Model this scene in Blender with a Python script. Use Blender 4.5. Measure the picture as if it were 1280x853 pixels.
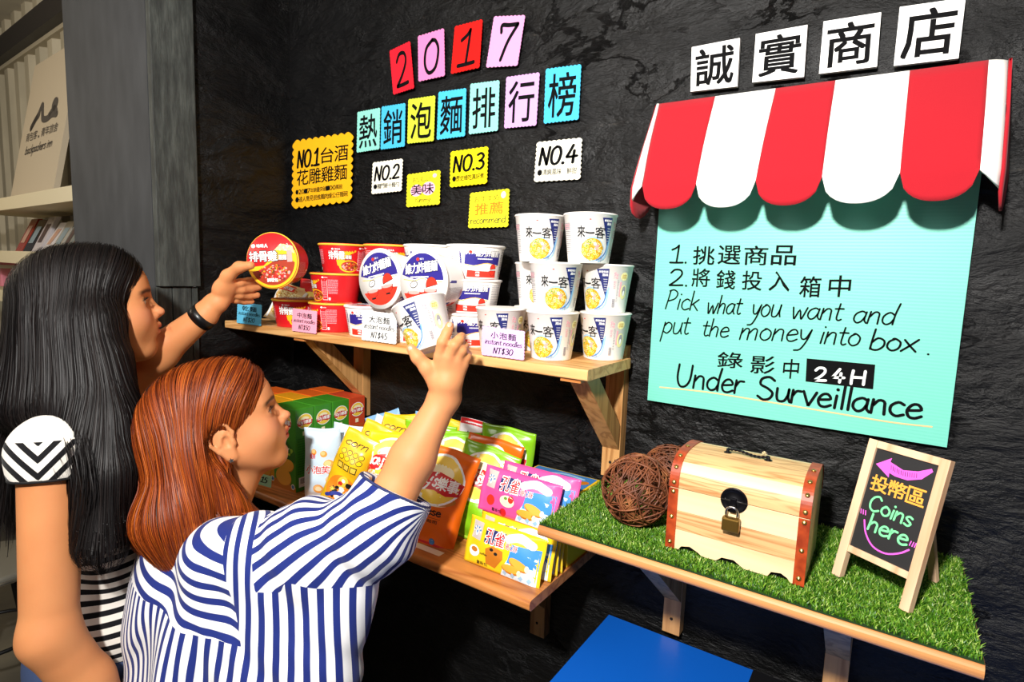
import bpy, bmesh, math, random
import numpy as np
from mathutils import Vector, Matrix
from mathutils.geometry import tessellate_polygon

random.seed(7)
SC = bpy.context.scene
for _o in list(bpy.data.objects):
    bpy.data.objects.remove(_o)
COL = SC.collection

# ------------------------------------------------------------------ camera, world, lights, exposure
F_PX, CX, CY = 722.0, 640.0, 426.5                  # focal length and centre in pixels of the 1280x853 frame
CAM = np.array([0.0, -1.05, 1.60])
def _ray(px, py): return np.array([px - CX, py - CY, F_PX])
_a = -_ray(-455, 300); _a /= np.linalg.norm(_a)     # along the wall
_b = _ray(1125, 357); _b -= _a * (_a @ _b); _b /= np.linalg.norm(_b)
RW = np.array([_a, _b, np.cross(_a, _b)])           # camera axes (x right, y down, z forward) -> world
cam_data = bpy.data.cameras.new('camera')
cam_data.sensor_width = 36.0
cam_data.lens = F_PX / 1280.0 * 36.0
cam_data.clip_start = 0.05
cam = bpy.data.objects.new('camera', cam_data)
COL.objects.link(cam)
_m = Matrix([[RW[i][0], -RW[i][1], -RW[i][2]] for i in range(3)]).to_4x4()
_m.translation = Vector(CAM)
cam.matrix_world = _m
SC.camera = cam

world = bpy.data.worlds.new('world'); SC.world = world
world.use_nodes = True
world.node_tree.nodes['Background'].inputs[0].default_value = (1.0, 0.95, 0.88, 1)
world.node_tree.nodes['Background'].inputs[1].default_value = 0.06

def lamp(name, loc, target, size, power, color=(1, 1, 1), shape='DISK', size_y=None):
    d = bpy.data.lights.new(name, 'AREA'); d.shape = shape; d.size = size
    if size_y: d.size_y = size_y
    d.energy = power; d.color = color
    o = bpy.data.objects.new(name, d); COL.objects.link(o)
    o.location = loc
    o.rotation_euler = (Vector(target) - Vector(loc)).to_track_quat('-Z', 'Y').to_euler()
    return o
lamp('flash_lamp', (-0.16, -1.50, 2.22), (-0.60, -0.1, 1.45), 0.10, 36, (1.0, 0.97, 0.93))
lamp('fill_light', (-1.2, -1.9, 2.62), (-0.9, -0.3, 1.2), 1.0, 13, (1.0, 0.95, 0.9))  # added overhead fill, unseen, softening the shadows of the flash
_hl = bpy.data.lights.new('hall_lamp', 'POINT'); _hl.energy = 17; _hl.color = (1.0, 0.86, 0.66); _hl.shadow_soft_size = 0.25
_ho = bpy.data.objects.new('hall_lamp', _hl); COL.objects.link(_ho); _ho.location = (-2.9, -1.3, 2.15)
SC.view_settings.view_transform = 'Standard'
SC.view_settings.look = 'None'
SC.view_settings.gamma = 1.0
SC.view_settings.exposure = 0.48
try: SC.view_settings.use_curve_mapping = False
except Exception: pass

# ------------------------------------------------------------------ pixel -> point on a plane of the place
def _on(px, py, axis, val):
    d = RW @ _ray(px, py); t = (val - CAM[axis]) / d[axis]
    return CAM + t * d
def atX(px, py, v): return _on(px, py, 0, v)
def atY(px, py, v=0.0): return _on(px, py, 1, v)
def atZ(px, py, v): return _on(px, py, 2, v)
def atD(px, py, d): return CAM + RW @ (_ray(px, py) / F_PX * d)
CRIGHT, CDOWN, CFWD = RW[:, 0], RW[:, 1], RW[:, 2]

# ------------------------------------------------------------------ materials
_M = {}
def mat(name, color, rough=0.6, metal=0.0, spec=0.5, coat=0.0, alpha=None, trans=0.0, emit=None, sss=0.0, sheen=0.0):
    if name in _M: return _M[name]
    m = bpy.data.materials.new(name); m.use_nodes = True
    b = m.node_tree.nodes['Principled BSDF']
    b.inputs['Base Color'].default_value = (*color, 1)
    b.inputs['Roughness'].default_value = rough
    b.inputs['Metallic'].default_value = metal
    b.inputs['Specular IOR Level'].default_value = spec
    b.inputs['Coat Weight'].default_value = coat
    b.inputs['Transmission Weight'].default_value = trans
    b.inputs['Sheen Weight'].default_value = sheen
    if sss:
        b.inputs['Subsurface Weight'].default_value = sss
        b.inputs['Subsurface Radius'].default_value = (1.0, 0.35, 0.2)
        b.inputs['Subsurface Scale'].default_value = 0.008
    if emit:
        b.inputs['Emission Color'].default_value = (*color, 1)
        b.inputs['Emission Strength'].default_value = emit
    m.diffuse_color = (*color, 1)
    _M[name] = m
    return m
def hexc(h):
    h = h.lstrip('#'); c = [int(h[i:i + 2], 16) / 255 for i in (0, 2, 4)]
    return tuple(x / 12.92 if x <= 0.04045 else ((x + 0.055) / 1.055) ** 2.4 for x in c)
def N(m, typ, **kw):
    n = m.node_tree.nodes.new(typ)
    for k, v in kw.items():
        if k in n.inputs: n.inputs[k].default_value = v
        else: setattr(n, k, v)
    return n
def L(m, a, b): m.node_tree.links.new(a, b)
def bsdf(m): return m.node_tree.nodes['Principled BSDF']
def ramp(m, stops):
    r = N(m, 'ShaderNodeValToRGB'); cr = r.color_ramp
    cr.elements[0].position, cr.elements[0].color = stops[0][0], (*stops[0][1], 1)
    cr.elements[1].position, cr.elements[1].color = stops[-1][0], (*stops[-1][1], 1)
    for p, c in stops[1:-1]:
        e = cr.elements.new(p); e.color = (*c, 1)
    return r
def bump(m, src, strength, dist, prev=None):
    b = N(m, 'ShaderNodeBump'); b.inputs['Strength'].default_value = strength; b.inputs['Distance'].default_value = dist
    L(m, src, b.inputs['Height'])
    if prev is not None: L(m, prev.outputs[0], b.inputs['Normal'])
    L(m, b.outputs[0], bsdf(m).inputs['Normal'])
    return b
def coords(m, scale=(1, 1, 1), rot=(0, 0, 0), kind='Object'):
    t = N(m, 'ShaderNodeTexCoord'); mp = N(m, 'ShaderNodeMapping')
    mp.inputs['Scale'].default_value = scale; mp.inputs['Rotation'].default_value = rot
    L(m, t.outputs[kind], mp.inputs[0])
    return mp.outputs[0]

def wood(name, c_light, c_dark, axis=0, scale=1.0, rough=0.5, rings=5.0):
    if name in _M: return _M[name]
    m = mat(name, c_light, rough)
    s = [9 * scale] * 3; s[axis] = 0.7 * scale
    co = coords(m, s)
    n1 = N(m, 'ShaderNodeTexNoise', Scale=2.2, Detail=3.0, Distortion=0.6); L(m, co, n1.inputs['Vector'])
    mu = N(m, 'ShaderNodeMath', operation='MULTIPLY'); mu.inputs[1].default_value = rings; L(m, n1.outputs[0], mu.inputs[0])
    fr = N(m, 'ShaderNodeMath', operation='PINGPONG'); fr.inputs[1].default_value = 0.5; L(m, mu.outputs[0], fr.inputs[0])
    s2 = [140 * scale] * 3; s2[axis] = 4 * scale
    co2 = coords(m, s2)
    n2 = N(m, 'ShaderNodeTexNoise', Scale=1.0, Detail=2.0); L(m, co2, n2.inputs['Vector'])
    ad = N(m, 'ShaderNodeMath', operation='MULTIPLY_ADD'); ad.inputs[1].default_value = 0.35; L(m, n2.outputs[0], ad.inputs[0]); L(m, fr.outputs[0], ad.inputs[2])
    r = ramp(m, [(0.12, c_dark), (0.45, c_light), (0.75, tuple(min(1, x * 1.12) for x in c_light))])
    L(m, ad.outputs[0], r.inputs[0]); L(m, r.outputs[0], bsdf(m).inputs['Base Color'])
    bump(m, n2.outputs[0], 0.15, 0.001)
    return m

# ------------------------------------------------------------------ object helpers
def link(o, parent=None):
    COL.objects.link(o)
    if parent is not None: o.parent = parent
    return o
def tag(o, label=None, cat=None, group=None, kind=None):
    if label: o['label'] = label
    if cat: o['category'] = cat
    if group: o['group'] = group
    if kind: o['kind'] = kind
    return o
def empty(name, loc=(0, 0, 0), rot=(0, 0, 0), M=None, **kw):
    o = bpy.data.objects.new(name, None); o.empty_display_size = 0.02
    link(o)
    if M is not None: o.matrix_world = M
    else: o.location = loc; o.rotation_euler = rot
    return tag(o, **kw)
def mesh(name, V, Fc, mats, parent=None, fm=None, smooth=False, attr=None, **kw):
    me = bpy.data.meshes.new(name)
    me.from_pydata([tuple(v) for v in V], [], [tuple(f) for f in Fc])
    if not isinstance(mats, (list, tuple)): mats = [mats]
    for x in mats: me.materials.append(x)
    if fm is not None: me.polygons.foreach_set('material_index', np.asarray(fm, dtype=np.int32))
    if smooth: me.polygons.foreach_set('use_smooth', np.ones(len(me.polygons), dtype=bool))
    if attr:
        for k, arr in attr.items():
            at = me.attributes.new(k, 'FLOAT', 'POINT'); at.data.foreach_set('value', np.asarray(arr, dtype=np.float32))
    me.update()
    o = bpy.data.objects.new(name, me); link(o, parent)
    return tag(o, **kw)
def copy_thing(o, label=None, loc=None, rot=None, M=None, parent=None):
    def rec(s, p):
        c = s.copy(); COL.objects.link(c)
        if p is not None: c.parent = p
        for ch in [x for x in CH.get(s.name, [])]: 
            d = rec(ch, c); CH.setdefault(c.name, []).append(d)
        return c
    CH = {}
    for x in bpy.data.objects:
        if x.parent: CH.setdefault(x.parent.name, []).append(x)
    c = rec(o, parent)
    if M is not None: c.matrix_world = M
    if loc is not None: c.location = loc
    if rot is not None: c.rotation_euler = rot
    if label: c['label'] = label
    return c

class G:
    """collects boxes, tubes, lathes into one mesh"""
    def __init__(s): s.V = []; s.F = []; s.M = []; s.S = []
    def add(s, V, Fc, mi=0, sm=False):
        b = len(s.V); s.V += [tuple(v) for v in V]
        s.F += [tuple(b + i for i in f) for f in Fc]; s.M += [mi] * len(Fc); s.S += [sm] * len(Fc)
    def box(s, lo, hi, mi=0, bev=0.0, T=None):
        bm = bmesh.new(); bmesh.ops.create_cube(bm, size=1)
        lo = Vector(lo); hi = Vector(hi)
        for v in bm.verts: v.co = Vector([(lo[i] + hi[i]) / 2 + v.co[i] * (hi[i] - lo[i]) for i in range(3)])
        if bev: bmesh.ops.bevel(bm, geom=bm.edges[:], offset=bev, segments=2, affect='EDGES', profile=0.6)
        s.addbm(bm, mi, T)
    def addbm(s, bm, mi=0, T=None, sm=False):
        bm.verts.index_update()
        V = [(T @ v.co if T else v.co) for v in bm.verts]
        s.add(V, [[v.index for v in f.verts] for f in bm.faces], mi, sm); bm.free()
    def prism(s, pts, d0, d1, axis=1, mi=0):
        """polygon (2d) extruded along axis; pts in the two other axes in order"""
        n = len(pts); ax = [i for i in range(3) if i != axis]
        def mk(p, d):
            v = [0, 0, 0]; v[ax[0]] = p[0]; v[ax[1]] = p[1]; v[axis] = d; return v
        V = [mk(p, d0) for p in pts] + [mk(p, d1) for p in pts]
        tri = tessellate_polygon([[Vector((p[0], p[1], 0)) for p in pts]])
        Fc = [tuple(t) for t in tri] + [tuple(i + n for i in reversed(t)) for t in tri] + [(i, (i + 1) % n, n + (i + 1) % n, n + i) for i in range(n)]
        s.add(V, Fc, mi)
    def tube(s, pts, r, n=8, mi=0, caps=True, closed=False):
        pts = [np.array(p, float) for p in pts]; m = len(pts)
        rr = r if hasattr(r, '__len__') else [r] * m
        V = []; up = None
        for i, p in enumerate(pts):
            if closed: t = pts[(i + 1) % m] - pts[i - 1]
            else: t = pts[min(i + 1, m - 1)] - pts[max(i - 1, 0)]
            t = t / (np.linalg.norm(t) + 1e-12)
            if up is None: up = np.cross(t, [0.31, 0.2, 0.93]); up /= np.linalg.norm(up)
            up = up - t * (up @ t); up /= np.linalg.norm(up) + 1e-12
            w = np.cross(t, up)
            for k in range(n):
                a = 2 * math.pi * k / n; V.append(p + rr[i] * (math.cos(a) * up + math.sin(a) * w))
        Fc = []
        for i in range(m if closed else m - 1):
            j = (i + 1) % m
            for k in range(n): Fc.append((i * n + k, i * n + (k + 1) % n, j * n + (k + 1) % n, j * n + k))
        if caps and not closed: Fc += [tuple(range(n))[::-1], tuple((m - 1) * n + k for k in range(n))]
        s.add(V, Fc, mi, True)
    def lathe(s, prof, n=40, mi=0, T=None, sm=True):
        """prof: (r,z) list; closed at r=0 ends"""
        V = []; Fc = []
        for (r, z) in prof:
            for k in range(n):
                a = 2 * math.pi * k / n; V.append((r * math.cos(a), r * math.sin(a), z))
        for i in range(len(prof) - 1):
            for k in range(n): Fc.append((i * n + k, i * n + (k + 1) % n, (i + 1) * n + (k + 1) % n, (i + 1) * n + k))
        Fc.append(tuple(range(n))[::-1]); Fc.append(tuple((len(prof) - 1) * n + k for k in range(n)))
        if T is not None: V = [T @ Vector(v) for v in V]
        s.add(V, Fc, mi, sm)
    def build(s, name, mats, parent=None, smooth=None, **kw):
        o = mesh(name, s.V, s.F, mats, parent, s.M, **kw)
        sm = s.S if smooth is None else [smooth] * len(s.F)
        o.data.polygons.foreach_set('use_smooth', np.array(sm, dtype=bool))
        return o

# ------------------------------------------------------------------ flat print: lettering and drawn shapes
_TX = {}
def _text_mesh(s, bold=0.0, shear=0.0):
    k = (s, bold, shear)
    if k in _TX: return _TX[k]
    c = bpy.data.curves.new('t', 'FONT'); c.body = s; c.size = 1.0; c.offset = bold; c.shear = shear; c.resolution_u = 2
    c.fill_mode = 'FRONT'
    o = bpy.data.objects.new('t', c); COL.objects.link(o)
    me = bpy.data.meshes.new_from_object(o)
    V = np.zeros(len(me.vertices) * 3); me.vertices.foreach_get('co', V); V = V.reshape(-1, 3)[:, :2]
    Fc = [tuple(p.vertices) for p in me.polygons]
    bpy.data.objects.remove(o); bpy.data.curves.remove(c); bpy.data.meshes.remove(me)
    lo = V.min(0) if len(V) else np.zeros(2); hi = V.max(0) if len(V) else np.ones(2)
    _TX[k] = (V, Fc, lo, hi)
    return _TX[k]

HAND = {  # strokes: baseline 0, x-height 1, ascender 1.75, descender -0.75; (advance, strokes)
 'a': (1.0, [[(.8,.85),(.5,1),(.12,.75),(.05,.3),(.3,0),(.6,.15),(.8,.6)], [(.82,.95),(.78,.3),(.95,.02)]]),
 'b': (1.0, [[(.1,1.75),(.08,.9),(.08,.05)], [(.08,.6),(.4,1),(.8,.8),(.85,.35),(.55,0),(.2,.02),(.08,.2)]]),
 'c': (.85, [[(.75,.85),(.45,1),(.1,.7),(.1,.25),(.4,0),(.78,.15)]]),
 'd': (1.0, [[(.78,.8),(.45,1),(.1,.7),(.08,.25),(.35,0),(.65,.15),(.8,.5)], [(.95,1.75),(.82,.9),(.8,.02)]]),
 'e': (.9, [[(.1,.5),(.45,.55),(.78,.65),(.6,.97),(.3,.92),(.08,.5),(.2,.08),(.5,0),(.82,.18)]]),
 'g': (.95, [[(.8,.85),(.4,1),(.08,.6),(.3,.1),(.7,.3),(.8,.9)], [(.82,.95),(.75,-.3),(.4,-.75),(.1,-.5)]]),
 'h': (.95, [[(.12,1.75),(.1,.9),(.06,0)], [(.08,.5),(.4,.98),(.7,.85),(.72,.4),(.72,0)]]),
 'i': (.4, [[(.2,.95),(.17,.5),(.15,0)], [(.22,1.4),(.23,1.45)]]),
 'k': (.85, [[(.1,1.75),(.08,.9),(.06,0)], [(.7,1.0),(.1,.45)], [(.25,.58),(.75,0)]]),
 'l': (.35, [[(.2,1.75),(.17,.9),(.15,0)]]),
 'm': (1.45, [[(.1,1),(.07,.5),(.05,0)], [(.07,.5),(.35,.97),(.6,.9),(.62,.5),(.62,0)], [(.62,.5),(.95,.97),(1.2,.88),(1.22,.5),(1.22,0)]]),
 'n': (.95, [[(.1,1),(.07,.5),(.05,0)], [(.07,.5),(.38,.97),(.68,.9),(.72,.5),(.74,0)]]),
 'o': (.95, [[(.45,1),(.12,.75),(.08,.3),(.4,0),(.75,.2),(.8,.7),(.45,1),(.3,.97)]]),
 'p': (.95, [[(.1,1),(.05,.1),(-.02,-.75)], [(.08,.65),(.4,1),(.78,.8),(.78,.35),(.45,.02),(.08,.2)]]),
 'r': (.7, [[(.1,1),(.07,.5),(.06,0)], [(.07,.5),(.3,.92),(.6,.95)]]),
 's': (.75, [[(.65,.88),(.35,1),(.1,.75),(.35,.52),(.62,.3),(.4,0),(.05,.1)]]),
 't': (.7, [[(.3,1.45),(.27,.8),(.26,.2),(.42,0),(.62,.1)], [(.02,1.0),(.35,1.02),(.62,1.02)]]),
 'u': (.95, [[(.08,1),(.08,.4),(.2,.03),(.55,.05),(.75,.5),(.8,1)], [(.8,1),(.78,.4),(.9,.02)]]),
 'v': (.85, [[(.03,1),(.35,.02),(.42,.02),(.8,1)]]),
 'w': (1.25, [[(.05,1),(.25,.05),(.35,.05),(.6,.8),(.8,.05),(.9,.05),(1.15,1)]]),
 'x': (.95, [[(.05,.95),(.45,.45),(.85,.0)], [(.85,1),(.4,.45),(.0,.0)]]),
 'y': (.85, [[(.05,1),(.2,.3),(.5,.25),(.75,.9)], [(.78,1),(.62,.1),(.3,-.65),(-.1,-.75)]]),
 'P': (1.05, [[(.2,1.75),(.12,.9),(.03,0)], [(.1,1.68),(.5,1.8),(.9,1.5),(.75,1.0),(.18,.75)]]),
 'U': (1.25, [[(.12,1.75),(.08,.7),(.3,.05),(.7,.05),(1.0,.6),(1.08,1.75)]]),
 'S': (1.15, [[(1.0,1.55),(.65,1.8),(.2,1.6),(.15,1.15),(.6,.9),(.95,.55),(.8,.1),(.4,-.05),(.03,.2)]]),
 'C': (1.25, [[(1.05,1.45),(.75,1.75),(.3,1.5),(.08,.9),(.2,.25),(.6,0),(1.05,.25)]]),
 'N': (1.2, [[(.1,0),(.15,.9),(.2,1.7)], [(.2,1.7),(.5,.9),(.85,0)], [(.85,0),(.92,.9),(1.0,1.75)]]),
 'O': (1.2, [[(.55,1.75),(.15,1.4),(.08,.5),(.35,0),(.8,.15),(1.02,1.0),(.85,1.6),(.5,1.75)]]),
 'T': (1.1, [[(.03,1.65),(.5,1.7),(1.0,1.72)], [(.5,1.7),(.48,.8),(.45,0)]]),
 'Y': (1.0, [[(.05,1.7),(.45,.9)], [(.9,1.75),(.5,.9),(.25,0)]]),
 'H': (1.2, [[(.15,1.7),(.1,.8),(.1,0)], [(1.0,1.7),(.98,.8),(.98,0)], [(.12,.85),(.55,.87),(1.0,.87)]]),
 '0': (1.15, [[(.55,1.7),(.15,1.3),(.1,.5),(.4,0),(.85,.25),(1.0,1.1),(.8,1.6),(.55,1.7)]]),
 '1': (.9, [[(.1,1.3),(.35,1.5),(.5,1.75)], [(.5,1.75),(.48,.9),(.45,0)], [(.05,0),(.45,0),(.85,.03)]]),
 '2': (1.1, [[(.1,1.35),(.35,1.7),(.75,1.65),(.85,1.2),(.55,.6),(.08,.02)], [(.08,.02),(.5,.03),(.98,.08)]]),
 '3': (1.0, [[(.1,1.6),(.5,1.75),(.8,1.4),(.55,1.0),(.35,.92)], [(.35,.92),(.75,.8),(.85,.35),(.5,0),(.08,.12)]]),
 '4': (1.15, [[(.6,1.75),(.35,1.2),(.05,.6)], [(.05,.6),(.5,.6),(1.05,.65)], [(.75,1.2),(.72,.6),(.7,0)]]),
 '5': (1.0, [[(.8,1.7),(.25,1.68)], [(.25,1.68),(.15,1.0)], [(.15,1.0),(.6,1.05),(.85,.6),(.6,.05),(.08,.1)]]),
 '7': (1.05, [[(.15,1.35),(.12,1.68),(.5,1.68),(.95,1.72)], [(.95,1.72),(.6,.9),(.4,0)]]),
 '$': (1.0, [[(.8,1.4),(.45,1.6),(.15,1.2),(.5,.85),(.8,.45),(.45,.1),(.08,.3)], [(.5,1.8),(.42,-.15)]]),
 '.': (.4, [[(.12,.03),(.15,.06)]]), ',': (.4, [[(.15,.05),(.08,-.2)]]),
 '!': (.45, [[(.2,1.7),(.18,.6)], [(.17,.05),(.18,.08)]]),
 'f': (.6, [[(.62,1.6),(.4,1.75),(.28,1.3),(.24,.6),(.2,0)], [(.0,.95),(.5,1.0)]]),
 ' ': (.55, []), "'": (.35, [[(.2,1.75),(.15,1.45)]]), '-': (.8, [[(.1,.8),(.6,.8)]]),
}
def _smooth(pts, k=4):
    if len(pts) < 3: return [np.array(p, float) for p in pts]
    P = [np.array(p, float) for p in pts]; Q = [2 * P[0] - P[1]] + P + [2 * P[-1] - P[-2]]
    out = []
    for i in range(1, len(Q) - 2):
        for j in range(k):
            t = j / k; a, b, c, d = Q[i - 1], Q[i], Q[i + 1], Q[i + 2]
            out.append(0.5 * ((2 * b) + (c - a) * t + (2 * a - 5 * b + 4 * c - d) * t * t + (3 * b - a - 3 * c + d) * t ** 3))
    out.append(P[-1])
    return out

class Art:
    """flat coloured shapes in (u, v) metres, stacked in thin layers"""
    def __init__(s): s.V = []; s.F = []; s.M = []; s.mats = []
    def mi(s, m):
        if m not in s.mats: s.mats.append(m)
        return s.mats.index(m)
    def add(s, V, Fc, m, layer):
        b = len(s.V); s.V += [(float(v[0]), float(v[1]), layer) for v in V]
        k = s.mi(m)
        s.F += [tuple(b + i for i in f) for f in Fc]; s.M += [k] * len(Fc)
    def poly(s, pts, m, layer=1):
        tri = tessellate_polygon([[Vector((p[0], p[1], 0)) for p in pts]])
        s.add(pts, [tuple(t) for t in tri], m, layer)
    def rect(s, x0, y0, x1, y1, m, layer=1): s.add([(x0, y0), (x1, y0), (x1, y1), (x0, y1)], [(0, 1, 2, 3)], m, layer)
    def disc(s, x, y, rx, ry, m, layer=1, a0=0, a1=2 * math.pi, n=24, rot=0.0):
        cr, sr = math.cos(rot), math.sin(rot)
        P = []
        for i in range(n if a1 - a0 > 6.28 else n + 1):
            a = a0 + (a1 - a0) * i / n; dx, dy = rx * math.cos(a), ry * math.sin(a)
            P.append((x + dx * cr - dy * sr, y + dx * sr + dy * cr))
        s.add(P, [tuple(range(len(P)))], m, layer)
    def stroke(s, pts, w, m, layer=2, sm=True, k=4, taper=0):
        P = _smooth(pts, k) if sm else [np.array(p, float) for p in pts]
        n = len(P); V = []; Fc = []
        for i, p in enumerate(P):
            t = P[min(i + 1, n - 1)] - P[max(i - 1, 0)]; t = t / (np.linalg.norm(t) + 1e-9); q = np.array([-t[1], t[0]])
            h = w / 2 * (1 - taper * abs(2 * i / (n - 1) - 1) ** 2) if n > 1 else w / 2
            V += [p + q * h, p - q * h]
        for i in range(n - 1): Fc.append((2 * i, 2 * i + 1, 2 * i + 3, 2 * i + 2))
        s.add(V, Fc, m, layer)
        if not taper:
            for p in (P[0], P[-1]): s.disc(p[0], p[1], w / 2, w / 2, m, layer + 0.13, n=7)
    def text(s, t, x0, y0, x1, y1, m, layer=2, bold=0.0, shear=0.0, keep=False, slope=0.0):
        V, Fc, lo, hi = _text_mesh(t, 0.0, shear)
        if not len(V): return
        sx = (x1 - x0) / max(1e-6, hi[0] - lo[0]); sy = (y1 - y0) / max(1e-6, hi[1] - lo[1])
        if keep: sx = sy = min(sx, sy)
        W = (V - lo) * [sx, sy] + [x0, y0]
        W[:, 1] += (W[:, 0] - x0) * slope
        s.add(W, Fc, m, layer)
        if bold:      # thicker pen: the same letter again, nudged all round
            n_ = 4 if bold < .03 else 8; r_ = bold * .8
            for k in range(n_):
                a = math.pi * (2 * k + 1) / n_; s.add(W + [r_ * sx * math.cos(a), r_ * sy * math.sin(a)], Fc, m, layer + .05 + .03 * k)
    def chars(s, t, x0, y0, x1, y1, m, layer=2, bold=0.0, gap=0.12, slope=0.0, shear=0.0, jit=0.0):
        n = len(t); w = (x1 - x0) / (n + gap * (n - 1))
        for i, ch in enumerate(t):
            a = x0 + i * w * (1 + gap); dy = (a - x0) * slope + random.uniform(-jit, jit) * (y1 - y0)
            small = ch in '、。・‧,.'
            if ch == ' ': continue
            if ch in '一-': s.text(ch, a, y0 + dy + (y1 - y0) * .42, a + w, y0 + dy + (y1 - y0) * .56, m, layer, bold); continue
            s.text(ch, a + (w * .3 if small else 0), y0 + dy, a + (w * .6 if small else w), y0 + dy + (y1 - y0) * (.3 if small else 1), m, layer, bold, shear, slope=slope)
    def hand(s, t, x0, y0, x1, h, m, w=0.0012, layer=2, slant=0.15, slope=0.0, xh=None):
        """hand lettering on the line from x0 to x1, h = ascender height; stroke width w"""
        adv = sum(HAND[c][0] for c in t); kx = (x1 - x0) / adv; ky = h / 1.75
        x = x0
        for c in t:
            a, st = HAND[c]
            for pts in st:
                P = [(x + p[0] * kx + p[1] * ky * slant, y0 + p[1] * ky + (x + p[0] * kx - x0) * slope) for p in pts]
                if len(P) == 2 and abs(P[0][0] - P[1][0]) + abs(P[0][1] - P[1][1]) < w: s.disc(P[0][0], P[0][1], w * .62, w * .62, m, layer, n=8)
                else: s.stroke(P, w, m, layer, k=3)
            x += a * kx
    def build(s, name, parent, fn=None, cut=None, eps=0.00022, **kw):
        V = s.V; Fc = s.F; M_ = s.M
        if cut:
            bm = bmesh.new()
            vs = [bm.verts.new((v[0], v[1], v[2])) for v in V]
            for f, k in zip(Fc, M_):
                try: bf = bm.faces.new([vs[i] for i in f]); bf.material_index = k
                except ValueError: pass
            us = [v[0] for v in V]; ws = [v[1] for v in V]
            for ax, lo, hi in ((0, min(us), max(us)), (1, min(ws), max(ws))):
                st = cut[ax]
                if not st: continue
                x = math.ceil(lo / st) * st
                while x < hi:
                    no = (1, 0, 0) if ax == 0 else (0, 1, 0); co = (x, 0, 0) if ax == 0 else (0, x, 0)
                    bmesh.ops.bisect_plane(bm, geom=bm.verts[:] + bm.edges[:] + bm.faces[:], plane_co=co, plane_no=no, dist=1e-7)
                    x += st
            bm.verts.index_update()
            V = [tuple(v.co) for v in bm.verts]; Fc = [tuple(v.index for v in f.verts) for f in bm.faces]; M_ = [f.material_index for f in bm.faces]
            bm.free()
        fn = fn or (lambda u, v, w: (u, v, w))
        # make every face look towards +w
        A = np.array(V); out = []
        for f in Fc:
            p = A[list(f)][:, :2]; ar = 0
            for i in range(len(f)):
                q, r = p[i], p[(i + 1) % len(f)]; ar += q[0] * r[1] - q[1] * r[0]
            out.append(f if ar >= 0 else f[::-1])
        return mesh(name, [fn(v[0], v[1], v[2] * eps) for v in V], out, s.mats, parent, M_, **kw)
# ================================================================== THE SETTING
def m_wall():
    m = mat('black_plaster', hexc('101011'), 0.42, spec=0.3)
    co = coords(m, (1, 1, 2.2), (0, 0.12, 0))
    n1 = N(m, 'ShaderNodeTexNoise', Scale=5.0, Detail=9.0, Roughness=0.62, Distortion=0.35); L(m, co, n1.inputs['Vector'])
    co2 = coords(m, (1.2, 1, 3.4), (0, -0.2, 0))
    n2 = N(m, 'ShaderNodeTexNoise', Scale=2.6, Detail=5.0, Distortion=0.8); n2.noise_type = 'RIDGED_MULTIFRACTAL' if hasattr(n2, 'noise_type') else n2.noise_type
    L(m, co2, n2.inputs['Vector'])
    p = N(m, 'ShaderNodeMath', operation='POWER'); p.inputs[1].default_value = 2.0; L(m, n2.outputs[0], p.inputs[0])
    n3 = N(m, 'ShaderNodeTexNoise', Scale=28.0, Detail=7.0, Roughness=0.65); L(m, co, n3.inputs['Vector'])
    a = N(m, 'ShaderNodeMath', operation='MULTIPLY_ADD'); a.inputs[1].default_value = 0.16; L(m, p.outputs[0], a.inputs[0]); L(m, n1.outputs[0], a.inputs[2])
    a2 = N(m, 'ShaderNodeMath', operation='MULTIPLY_ADD'); a2.inputs[1].default_value = 0.12; L(m, n3.outputs[0], a2.inputs[0]); L(m, a.outputs[0], a2.inputs[2])
    # trowel ridges: thin broken lines
    wv = N(m, 'ShaderNodeVectorMath', operation='MULTIPLY_ADD'); wv.inputs[1].default_value = (.5, .5, .5); L(m, n1.outputs['Color'], wv.inputs[0]); L(m, coords(m, (1, 1, 1.7), (0, .3, 0)), wv.inputs[2])
    vo = N(m, 'ShaderNodeTexVoronoi', feature='DISTANCE_TO_EDGE', Scale=4.2); L(m, wv.outputs[0], vo.inputs['Vector'])
    rr = ramp(m, [(0.0, (1, 1, 1)), (.012, (.5, .5, .5)), (.045, (0, 0, 0))]); L(m, vo.outputs['Distance'], rr.inputs[0])
    nm = N(m, 'ShaderNodeTexNoise', Scale=3.1, Detail=2.0); L(m, coords(m), nm.inputs['Vector']); rm = ramp(m, [(.48, (0, 0, 0)), (.62, (1, 1, 1))]); L(m, nm.outputs[0], rm.inputs[0])
    mk = N(m, 'ShaderNodeMath', operation='MULTIPLY'); L(m, rr.outputs[0], mk.inputs[0]); L(m, rm.outputs[0], mk.inputs[1])
    a3 = N(m, 'ShaderNodeMath', operation='MULTIPLY_ADD'); a3.inputs[1].default_value = .22; L(m, mk.outputs[0], a3.inputs[0]); L(m, a2.outputs[0], a3.inputs[2])
    bump(m, a3.outputs[0], 0.75, 0.030)
    # scratched, worn paint; pale streaks also paint in light caught on ridges
    co4 = coords(m, (1.4, 1, 8), (0, 0.25, 0))
    n4 = N(m, 'ShaderNodeTexNoise', Scale=4.0, Detail=8.0, Roughness=0.75); L(m, co4, n4.inputs['Vector'])
    r = ramp(m, [(0.0, hexc('040405')), (0.5, hexc('0a0a0b')), (0.66, hexc('121111')), (0.72, hexc('4a443c')), (1.0, hexc('8a8278'))])
    L(m, n4.outputs[0], r.inputs[0]); L(m, r.outputs[0], bsdf(m).inputs['Base Color'])
    r2 = ramp(m, [(0.3, (0.30,) * 3), (0.7, (0.52,) * 3)]); L(m, n1.outputs[0], r2.inputs[0]); L(m, r2.outputs[0], bsdf(m).inputs['Roughness'])
    return m
BLACK = m_wall()
CORNER = -1.475
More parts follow.
